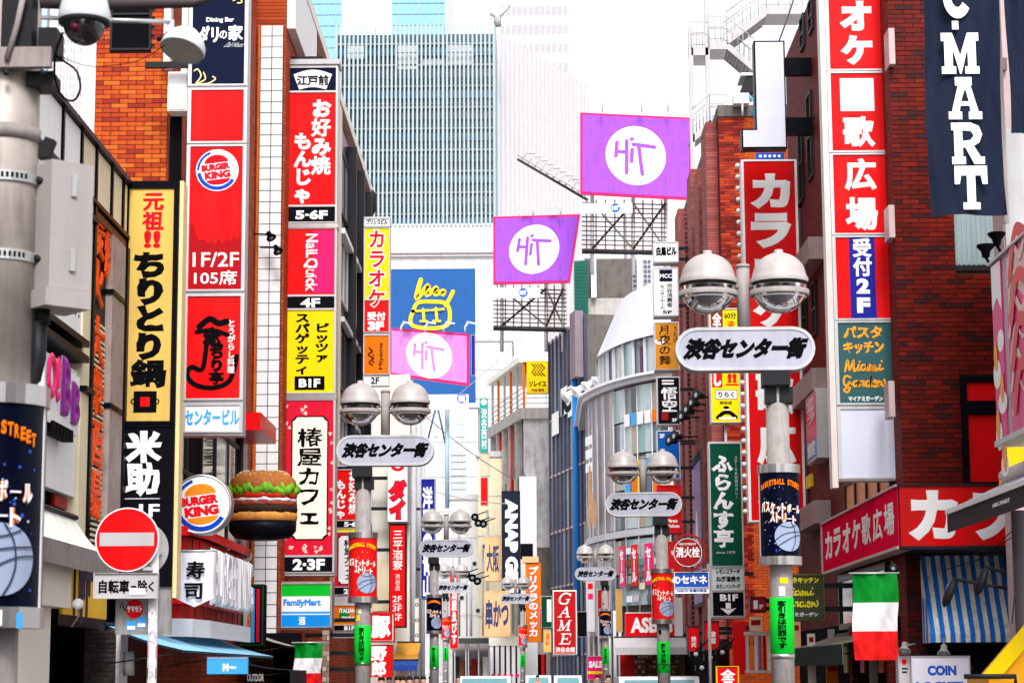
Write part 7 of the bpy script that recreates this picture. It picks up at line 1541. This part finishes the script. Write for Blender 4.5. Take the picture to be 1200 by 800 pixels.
# dark and pale bits round the GAME sign
for x0, y0, x1, y1, Y, m, nm, lb in ((676, 716, 688, 746, 79, BLACK, 'dark_sign', 'black box sign at the foot of the blue downpipe'), (634, 698, 647, 735, 86, DGREEN, 'green_sign', 'small green and white sign between the orange and GAME signs'), (637, 737, 646, 764, 84, GOLD, 'yellow_sign', 'small yellow and red light sign left of the GAME sign'), (632, 712, 642, 734, 87, RED, 'red_sign', 'red sign corner behind the orange photo booth sign'),
                                     (687, 680, 697, 740, 82, LGREY, 'pale_sign', 'pale vertical sign with red marks beside the fifth lamp'), (700, 690, 714, 722, 83, DRED, 'dark_red_sign', 'dark red sign behind the fifth lamp plate'), (722, 690, 729, 740, 80, mat('ochre_panel', (.6, .3, .05), .5), 'ochre_pillar', 'ochre pillar panel left of the shoe shop sign'), (688, 768, 708, 796, 80, PINK, 'pink_banner', 'pink and yellow shop banner at street level by the fifth lamp'),
                                     (486, 700, 491, 760, 70, IVORY, 'round_mark_sign', 'pale vertical sign with round black marks left of the fourth lamp'), (527, 668, 537, 760, 102, RED, 'red_banner_sign', 'tall red banner sign behind the fourth lamp'), (563, 559, 572, 592, 110, RED, 'red_cloth_sign', 'small red cloth sign hanging on the far cream wall'), (562, 466, 572, 530, 112, mat('teal_sign', (.02, .38, .32), .5), 'teal_sign', 'narrow teal vertical sign with pale characters in the far centre'), (563, 531, 574, 558, 112, CREAM, 'beige_sign', 'small beige sign below the teal vertical sign'), (552, 392, 557, 440, 108, DBLUE, 'navy_edge_sign', 'narrow navy sign edge right of the pale magenta billboard')):
    s = Sign(nm, lb, 'sign', (x0, y0, x1, y1), Y, .3, LGREY, .4, [(y0 + .4, y1 - .4, m)])
    w_ = x1 - x0
    if nm == 'teal_sign': s.disc(567, 471, 3.5, 3.5, PRINT); s.text('渋谷西村', 564, 478, 570.5, 526, PRINT, 1, .05)
    elif nm == 'round_mark_sign':
        for k in range(3): s.ring(488.5, 708 + k * 18, 1.2, 2, INK)
    elif nm == 'red_banner_sign': s.text('居酒屋ゑびす', 529, 676, 535.5, 755, PRINT, 1, .04)
    elif nm == 'green_sign': s.rect(641, 702, 646, 728, PRINT)
    elif nm == 'yellow_sign': s.text('占い', 639, 741, 644, 756, EMR, 1, .06)
    elif nm == 'pale_sign': s.rect(689, 683, 695, 690, RED); s.rect(689, 695, 695, 702, PINK)
    elif nm == 'pink_banner': s.rect(688, 786, 708, 789, YEL); s.text('SALE', 690, 774, 706, 782, PRINT, 0, .06)

# ============================================================ FAR BACKGROUND
def far():
    Y = 190; f = FY(Y); a = lambda px: P(px, 200, Y).x; b = lambda py: P(490, py, Y).z
    r = T('louvred_building', 'white building with tall screen of thin vertical louvres before blue glass', 'building', ((a(390) + a(582)) / 2, Y + 10, 0))
    bx(f, a(386), a(640), 0, b(262), -20, -.0).build('wall', PALEP, r); bx(f, a(392), a(582), b(262), b(36), -20, -1.2).build('glass_core', mat('pale_blue_core', (.05, .10, .14), .15, dirt=.5, spec=.5), r)
    for k in range(9):
        y = 262 - k * 25; bx(f, a(392), a(581), b(y), b(y - 9), -1.19, -1.0).build('floor_glazing', GLSLATE if k % 2 else GLB, r); bx(f, a(392), a(581), b(y - 13), b(y - 15), -1.19, -.9).build('floor_edge', LGREY, r)
    me = B().box(Fr((0, 0, 0), (1, 0, 0), (0, 0, 1), (0, -1, 0)), -.085, .085, b(265), b(29), -.15, .15).mesh('louvre', mat('white_louvre', (.36, .43, .46), .4, dirt=.1))
    for i in range(38): inst(me, 'louvre', r, (a(393.5 + i * 5.02), Y, 0))
    for x in (439, 520, 581): bx(f, a(x - .8), a(x + .8), b(265), b(31), -.5, .1).build('steel_column', mat('blue_grey_steel', (.2, .32, .4), .4), r)
    for y in (60, 90, 120, 150, 180, 210, 240): bx(f, a(392), a(582), b(y + .45), b(y), -.6, -.3).build('tie_rail', mat('blue_grey_steel', (0, 0, 0)), r)
    for k in range(5): bx(f, a(405 + k * 30), a(425 + k * 32), b(66 + (k % 3) * 6), b(50 + (k % 2) * 22), -.99, -.9).build('white_blind', WHITE, r)
    for y in (296, 300): bx(f, a(455), a(640), b(y + 1), b(y), 0, .3).build('ledge', mat('pinkish_line', (.55, .5, .52), .6), r)
    for i in range(10): bx(f, a(470 + i * 17), a(470.5 + i * 17), b(340), b(303), .0, .08).build('joint', LGREY, r)
    c = T('roof_crane', 'small grey roof crane on the corner of the louvred building', 'crane', P(583, 30, 191)); B().tube([P(583, 31, 191), P(583, 20, 191)], .35, 8).build('mast', GREY, c); B().tube([P(575, 16, 191), P(583, 20, 191), P(597, 6, 191)], [.2, .35, .2], 8).build('jib', ALU, c)
    # tower of blue glass
    Y = 420; f = FY(Y); a = lambda px: P(px, 20, Y).x; b = lambda py: P(420, py, Y).z
    r = T('glass_tower', 'pale blue glass skyscraper cut by the top of the picture', 'building', (a(430), Y + 20, 0))
    bx(f, a(318), a(523), 0, b(-120), -40, 0).build('core', WHITE, r)
    gridwin(r, f, a(330), a(401), b(70), b(-20), 9, 7, .92, .9, mat('sky_glass', (.16, .42, .62), .1, spec=.8), 'pane', .1, .3); gridwin(r, f, a(459), a(522), b(70), b(-20), 8, 7, .92, .9, mat('sky_glass', (0, 0, 0)), 'pane', .1, .3)
    # white tower
    Y = 340; f = FY(Y); a = lambda px: P(px, 20, Y).x; b = lambda py: P(620, py, Y).z
    r = T('white_tower', 'very pale white tower with faint window grid in the upper centre', 'building', (a(625), Y + 20, 0)); bx(f, a(583), a(667), 0, b(-100), -30, 0).build('wall', FARW, r)
    gridwin(r, f, a(585), a(666), b(90), b(-20), 12, 5, .85, .5, mat('faint_pane', (.40, .38, .42), .4), c=.0)
    # ribbed white slab, oblique
    p0, p1 = P(584, 300, 196), P(692, 300, 215); f = FO((p0.x, p0.y, 0), (p1.x, p1.y, 0)); Wd = (Vector((p1.x, p1.y, 0)) - Vector((p0.x, p0.y, 0))).length; H = P(584, 38, 196).z
    r = T('ribbed_white_building', 'white ribbed metal clad building with a falling roofline behind the violet billboards', 'building', ((p0.x + p1.x) / 2, 205, 0))
    bx(f, 0, Wd, 0, H, -10, 0).build('wall', mat('ribbed_white', (.62, .61, .63), .5, dirt=.1), r)
    n = 22; me = B().box(Fr((0, 0, 0), f.u, f.v, f.n), -.045, .045, 0, H, 0, .18).mesh('rib', mat('rib_grey', (.50, .49, .52), .5))
    for i in range(n): inst(me, 'rib', r, f.pt(Wd * (i + .5) / n, 0, 0))
    # blue picture sign
    s = Sign('picture_sign', 'large blue sign with a yellow line drawn mark on the far white wall', 'sign', (457, 315, 557, 480), 150, .5, mat('sign_ultramarine', (.015, .09, .30), .5), .5, [(315.5, 479.5, mat('sign_ultramarine', (0, 0, 0)))])
    YM = mat('golden_tube', (.80, .55, .01), .4)
    bb = B()
    for i, pts in enumerate(([(493, 328), (488, 350), (502, 334), (500, 346), (512, 337), (510, 345), (520, 341), (519, 345)], [(531, 342), (526, 352), (522, 358)], [(484, 365), (481, 375), (484, 382), (500, 385), (518, 384), (526, 379), (527, 365), (522, 356), (508, 354), (490, 355), (484, 365)])): s.line(pts, 5.4 if i == 0 else 4.6, None, b=bb, c=.02 + i * .03)
    for i, pts in enumerate(([(488, 365), (503, 364)], [(496, 363), (497, 376)], [(506, 364), (520, 363)], [(511, 362), (512, 376)], [(493, 377), (500, 377)], [(508, 377), (516, 377)])): s.line(pts, 3.2 if i in (1, 3) else 2.6, None, b=bb, c=.12 + i * .02)
    bb.build('yellow_line_mark', YM, s.root)
    # white buildings in the middle distance
    for k, (x0, x1, t, Y, m, lb, wins) in enumerate(((478, 560, 478, 135, PALEP, 'white clad building under the pale magenta billboard with small windows', [(533, 545, 495, 512), (508, 514, 495, 512)]), (552, 600, 400, 160, FARW, 'plain white building wall left of the yellow sign building', []), (527, 582, 585, 122, FARW, 'low white building with pale grey joints at the end of the street', [(540, 548, 610, 625)]), (560, 590, 535, 118, CREAM, 'narrow cream building edge beside the weathered concrete building', []), (640, 700, 420, 150, FARW, 'pale building sliver behind the slate glass building', []))):
        r = T('far_building', lb, 'building', P((x0 + x1) / 2, 790, Y) * 1); f = FY(Y); a = lambda px: P(px, t, Y).x; b = lambda py: P(x0, py, Y).z
        bx(f, a(x0), a(x1), 0, b(t), -8, 0).build('wall', m, r); bx(f, a(x0) - .1, a(x1) + .1, b(t), b(t) + .3, -8, .1).build('parapet', LGREY, r)
        for wx in wins: window(r, f, a(wx[0]), a(wx[1]), b(wx[3]), b(wx[2]), ALU, GLP, 2, 1, .08)
        for i in range(5): bx(f, a(x0), a(x1), b(t) - 2.2 * (i + 1), b(t) - 2.2 * (i + 1) + .06, 0, .03).build('joint', LGREY, r)
    # bluish railing tower
    r = T('railing_tower', 'pale blue railed stair tower among the far white buildings', 'stair tower', P(535, 570, 128)); f = FY(128)
    for x in (529, 536, 543): B().box(f, P(x, 500, 128).x, P(x + 1, 500, 128).x, P(535, 585, 128).z, P(535, 525, 128).z, -.1, .1).build('post', mat('teal_steel', (.2, .5, .55), .4), r)
    for i in range(7): B().box(f, P(528, 500, 128).x, P(546, 500, 128).x, P(535, 533 + i * 8, 128).z, P(535, 532 + i * 8, 128).z, -.6, .12).build('floor_rail', LGREY, r)
far()
# detail on the low white building closing the street
r = T('pipework', 'grey pipes and conduits running up the low white building at the street end', 'pipes', P(550, 790, 115.8)); f = FY(115.8)
for i, x in enumerate((531, 538, 547, 552, 566, 571)): B().tube([P(x, 745, 115.7), P(x, 592 + (i * 13) % 60, 115.7)], .05 + .03 * (i % 2), 6).build('pipe', (LGREY, GREY, ALU)[i % 3], r)
for i, (x, y) in enumerate(((541, 640), (556, 660), (541, 700), (560, 715), (568, 640))):
    r = T('wall_air_unit', ('topmost left', 'middle', 'lower left', 'lowest', 'right')[i] + ' small grey air conditioner on the low white building at the street end', 'air conditioner', P(x, y, 115.6)); B().box(FY(115.6), P(x - 3, y, 115.6).x, P(x + 3, y, 115.6).x, P(x, y + 3, 115.6).z, P(x, y - 3, 115.6).z, -.2, .3).build('casing', LGREY, r); B().disc(FY(115.3), P(x, y, 115.3).x, P(x, y, 115.3).z, .11, None, .001, .02, 16).build('fan_grille', DST, r)
# --- end of the street: dark gate beam, truss, ribbed shopfront
r = T('street_end_shelter', 'dark trussed canopy across the far end of the street', 'canopy', P(555, 790, 112)); f = FY(112)
B().box(f, P(525, 750, 112).x, P(575, 750, 112).x, P(550, 753, 112).z, P(550, 747, 112).z, -2, 0).build('beam', mat('dark_green_grey', (.05, .06, .06), .6), r)
B().box(f, P(528, 750, 112).x, P(600, 750, 112).x, 0, P(550, 753, 112).z, -3, -2.5).build('back_wall', mat('greyish_back', (.28, .25, .25), .7), r)
for x in (532, 545, 548, 560, 572): B().box(f, P(x, 750, 112).x, P(x + 1.2, 750, 112).x, 0, P(550, 753, 112).z, -.6, -.4).build('post', LGREY, r)
for i in range(9): m = random.choice([DARK, DCONC, IVORY, DST, BRO, DRED]); x = 530 + i * 7; B().box(f, P(x, 770, 112).x, P(x + 6, 770, 112).x, 0, P(550, 768 + (i * 5) % 12, 112).z, -2.4, -1.5).build('stall', m, r)
r = T('ribbed_shopfront', 'white ribbed shopfront with narrow dark slots below the pale orange board', 'shopfront', P(592, 790, 109)); f = FY(109)
B().box(f, P(574, 760, 109).x, P(611, 760, 109).x, 0, P(590, 747, 109).z, -3, -.3).build('recess', DARK, r); B().box(f, P(573, 760, 109).x, P(612, 760, 109).x, P(590, 756, 109).z, P(590, 745, 109).z, -.3, .05).build('fascia', IVORY, r)
for i in range(6): B().box(f, P(574 + i * 6.4, 760, 109).x, P(578.2 + i * 6.4, 760, 109).x, 0, P(590, 756, 109).z, -.3, 0).build('fin', WALLW, r)
for i in range(5): solo(B().disc(FY(108), P(578 + i * 7, 791, 108).x, P(578, 791, 108).z, .1, None, -.1, .1, 12), 'red_planter_light', PINK, '%s small pink red lantern in the row at the foot of the white ribbed shopfront' % ('leftmost', 'second', 'middle', 'fourth', 'rightmost')[i], 'lantern', 'pink red lanterns')
r = T('street_shops', 'pale shop wall with dark openings behind the GAME sign', 'shopfront', P(660, 790, 110)); f = FY(110)
B().box(f, P(610, 760, 110).x, P(690, 760, 110).x, 0, P(650, 752, 110).z, -3, -.5).build('wall', mat('greige_wall', (.42, .36, .33), .7, dirt=.4), r); B().box(f, P(610, 700, 110).x, P(650, 700, 110).x, P(650, 752, 110).z, P(650, 640, 110).z, -3, -.6).build('upper_wall', DCONC, r)
for x0, x1, m in ((616, 627, WALLW), (628, 640, DARK), (634, 638, RED), (647, 662, DST), (664, 678, mat('greige_wall', (0, 0, 0))), (680, 686, LILAC)): B().box(f, P(x0, 760, 110).x, P(x1, 760, 110).x, 0, P(650, 766, 110).z, -.5, -.4 + .001 * x0 % .05).build('door_bay', m, r)
r = T('shop_columns', 'row of slender pale columns and pink goods left of the shoe shop entrance', 'shopfront', P(708, 790, 88))
for i in range(7): B().tube([P(690 + i * 6, 715, 92 - i * 1.5), (P(690 + i * 6, 715, 92 - i * 1.5).x, 92 - i * 1.5, 0)], .07, 6).build('column', LGREY, r)
B().box(FY(93), P(688, 760, 93).x, P(728, 760, 93).x, 0, P(700, 712, 93).z, -.3, -.2).build('back_wall', mat('rosy_wall', (.42, .25, .25), .6), r)
# ornate fill on the left: narrow streets of small dark spotlights
for i, (x, y) in enumerate(((556, 605), (560, 612), (566, 613), (546, 672), (553, 676), (559, 680))):
    spot('%s small dark spotlight on the arms at the far white building' % ('first', 'second', 'third', 'fourth', 'fifth', 'sixth')[i], P(x, y, 100), (.3, -1, -.4), INK, [P(x + 14, y - 6, 101)], .2, group='small dark spotlights far down the street')
for i, (x, y) in enumerate(((300, 328), (315, 332))):
    q = HX(303, y, XC)
for i, (x, y, lb) in enumerate(((317, 277, 'upper small black sign lamp left of the tall sign tower'), (325, 293, 'lower small black sign lamp left of the tall sign tower'))):
    spot(lb, P(x, y, 38.2), (.6, -.5, -1), INK, [P(x - 20, y - 3, 38.4)], .1)

# ============================================================ PEOPLE AND VANS just above the bottom edge
def person(x, Y, jac, label, face=0):
    X = P(x, 795, Y).x; r = T('person', label, 'person', (X, Y, 0.0)); 
    def skin(name, vs, es, rad, m, root=0, sub=1):
        me = bpy.data.meshes.new(name); me.from_pydata([(a, b, c) for a, b, c in vs], es, []); me.materials.append(m); o = bpy.data.objects.new(name, me); col.objects.link(o); o.parent = r
        md = o.modifiers.new('skin', 'SKIN'); md.use_smooth_shade = True
        for i, q in enumerate(me.skin_vertices[0].data): q.radius = (rad[i][0], rad[i][1]) if isinstance(rad[i], tuple) else (rad[i], rad[i])
        me.skin_vertices[0].data[root].use_root = True; o.modifiers.new('sub', 'SUBSURF').levels = sub; o.modifiers['sub'].render_levels = sub; return o
    V = [(0, 0, .92), (0, 0, 1.15), (0, 0, 1.38), (0, .0, 1.47), (0, -.01, 1.58), (0, -.01, 1.68), (.17, 0, 1.38), (.21, 0, 1.1), (.2, -.08, .86), (-.17, 0, 1.38), (-.21, 0, 1.1), (-.2, .06, .86), (.1, 0, .88), (.11, -.1, .48), (.11, -.02, .06), (.11, -.14, .04), (-.1, 0, .88), (-.1, .1, .48), (-.1, .2, .08), (-.1, .08, .04)]
    E_ = [(0, 1), (1, 2), (2, 3), (3, 4), (4, 5), (2, 6), (6, 7), (7, 8), (2, 9), (9, 10), (10, 11), (0, 12), (12, 13), (13, 14), (14, 15), (0, 16), (16, 17), (17, 18), (18, 19)]
    rd = [(.14, .1), (.13, .09), (.15, .1), .055, (.075, .095), (.065, .08), .06, .045, .032, .06, .045, .032, .09, .065, .045, .04, .09, .065, .045, .04]
    skin('body', V, E_, rd, SKIN)
    skin('jacket', [V[0], V[1], V[2], V[6], V[7], (.2, -.06, .92), V[9], V[10], (-.2, .04, .92)], [(0, 1), (1, 2), (2, 3), (3, 4), (4, 5), (2, 6), (6, 7), (7, 8)], [(.17, .13), (.16, .12), (.17, .12), .08, .065, .05, .08, .065, .05], jac)
    skin('trousers', [V[0], V[12], V[13], V[14], V[16], V[17], V[18]], [(0, 1), (1, 2), (2, 3), (0, 4), (4, 5), (5, 6)], [(.15, .11), .1, .08, .06, .1, .08, .06], DST)
    skin('hair', [(0, .01, 1.60), (0, .015, 1.70), (0, .0, 1.735)], [(0, 1), (1, 2)], [(.08, .09), (.085, .1), (.05, .06)], HAIR)
for i, (x, Y, m, lb) in enumerate(((456, 52.5, GREY, 'person in a pale grey coat between the black jacketed and dark grey jacketed walkers'), (472, 44, DCONC, 'person in a brown jacket just right of the second lamp post'), (488, 56, IVORY, 'person in a cream top below the blue awning edge'), (505, 62, DST, 'person in dark clothes at the foot of the fourth lamp post'), (713, 60, BLACK, 'person in black beside the shop columns left of the van roof'), (700, 66, DRED, 'person in a dark red top at the fifth lamp post'), (447, 45, BLACK, 'person in a black jacket, leftmost of the heads below the pork signs'), (466, 47, DST, 'person in a dark grey jacket right of the black jacketed walker'), (480, 49, NAVY, 'person in a navy jacket below the blue shop awning'), (496, 54, RED, 'person in a red jacket left of the fourth lamp post'), (537, 74, DCONC, 'person in a brown grey jacket left of the white van'), (630, 84, BLACK, 'person in black between the white vehicles'))): person(x, Y, m, lb)
def van(x0, x1, Y, H, label, yaw_=0):
    X0, X1 = P(x0, 795, Y).x, P(x1, 795, Y).x; r = T('white_van', label, 'van', ((X0 + X1) / 2, Y + 2, 0), 'white vehicles at the end of the street'); f = FL(X1); W_ = X1 - X0
    prof = [(Y, .35), (Y + 4.2, .35), (Y + 4.2, H - .1), (Y + 4.0, H), (Y + .9, H), (Y + .75, H - .03), (Y + .12, 1.05), (Y, .95)]
    B().poly(f, prof, -W_, 0).build('body', mat('van_white', (.72, .72, .74), .25, dirt=.15), r)
    up_, dn = prof[5], prof[6]; g = lambda t: (up_[0] + (dn[0] - up_[0]) * t, up_[1] + (dn[1] - up_[1]) * t)
    a_, c_ = g(.08), g(.9); B().add([(X0 + .12, a_[0] - .02, a_[1]), (X1 - .12, a_[0] - .02, a_[1]), (X1 - .08, c_[0] - .02, c_[1]), (X0 + .08, c_[0] - .02, c_[1])], [(0, 3, 2, 1)]).build('windscreen', mat('tinted_windscreen', (.12, .28, .32), .05, spec=.8), r)
    for x in (X0 + .02, X1 - .22):
        for y in (Y + .8, Y + 3.4):
            t = B().lathe((x, y, .32), [(.32, 0), (.32, .2), (.2, .2), (.2, 0)], 20, (1, 0, 0)).build('tyre', INK, r); B().lathe((x, y, .32), [(.2, .02), (.2, .18)], 16, (1, 0, 0)).build('rim', ALU, t)
    for x in (X0 + .12, X1 - .37): B().box(FY(Y), x, x + .25, .65, .82, 0, .03).build('headlight', GLP, r)
    for sx, x in ((-1, X0), (1, X1)): B().box(FY(Y + .6), x + (sx * .02 if sx > 0 else -.16), x + (.16 if sx > 0 else -.02), 1.15, 1.4, 0, .06).build('mirror', BLACK, r)
    for k in range(3): B().box(f, Y + 1.2 + k * 1.0, Y + 2.0 + k * 1.0, 1.05, H - .25, .002, .01).build('side_window', GLD, r)
van(537, 598, 75, 1.71, 'white van with tinted windscreen, leftmost vehicle at the far end')
van(616, 646, 90, 1.72, 'white boxy vehicle between the photo booth sign and the GAME sign')
van(650, 682, 86, 1.71, 'white boxy vehicle right under the GAME sign')
van(727, 822, 50, 1.69, 'white van roof under the pale awning of the shoe shop')
# overhead cables in the far street
for i, (a_, c_, Y) in enumerate((((470, 460), (600, 560), 95), ((480, 505), (610, 395), 118), ((600, 590), (470, 560), 98), ((930, 0), (870, 130), 48))):
    p, q = P(*a_, Y), P(*c_, Y + 8); solo(B().tube([p.lerp(q, t) - Vector((0, 0, 1.2 * t * (1 - t))) for t in [k / 10 for k in range(11)]], .022, 5), 'overhead_cable', GREY, ('overhead cable falling right from the pale magenta billboard', 'overhead cable rising right towards the concrete building roof', 'low overhead cable beside the deep blue vertical sign', 'cable slanting down from the brick roof to the blank light box')[i], 'cable')

# ============================================================ the street goes on beside and behind the camera: unseen buildings added to shade it
for sx, lb in ((-1, 'plain grey building added for shade beside the camera on the left, outside the picture'), (1, 'plain grey building added for shade beside the camera on the right, outside the picture')):
    r = T('shade_building', lb, 'building', (sx * 9, -10, 0)); f = FRt(5.6) if sx > 0 else FL(-5.6); a0, a1 = ((-4, 45) if sx > 0 else (-45, 15))
    H = 8.5 if sx > 0 else 14; bx(f, a0, a1, 0, H, -9, 0).build('wall', CONC, r)  # right building kept low so it shades the lamp plates less
    for i in range(8):
        for k in range(4):
            if 5.4 + k * 2.9 > H or a0 + 6.6 + i * 7.3 > a1: continue
            a = a0 + 2 + i * 7.3; bx(f, a, a + 4.5, 3.6 + k * 2.9, 5.3 + k * 2.9, .002, .05).build('window', GLD, r)

# ============================================================ clean up
bpy.data.objects.remove(_to); bpy.data.curves.remove(_tc)
for _c in list(bpy.data.meshes):
    if _c.users == 0: bpy.data.meshes.remove(_c)
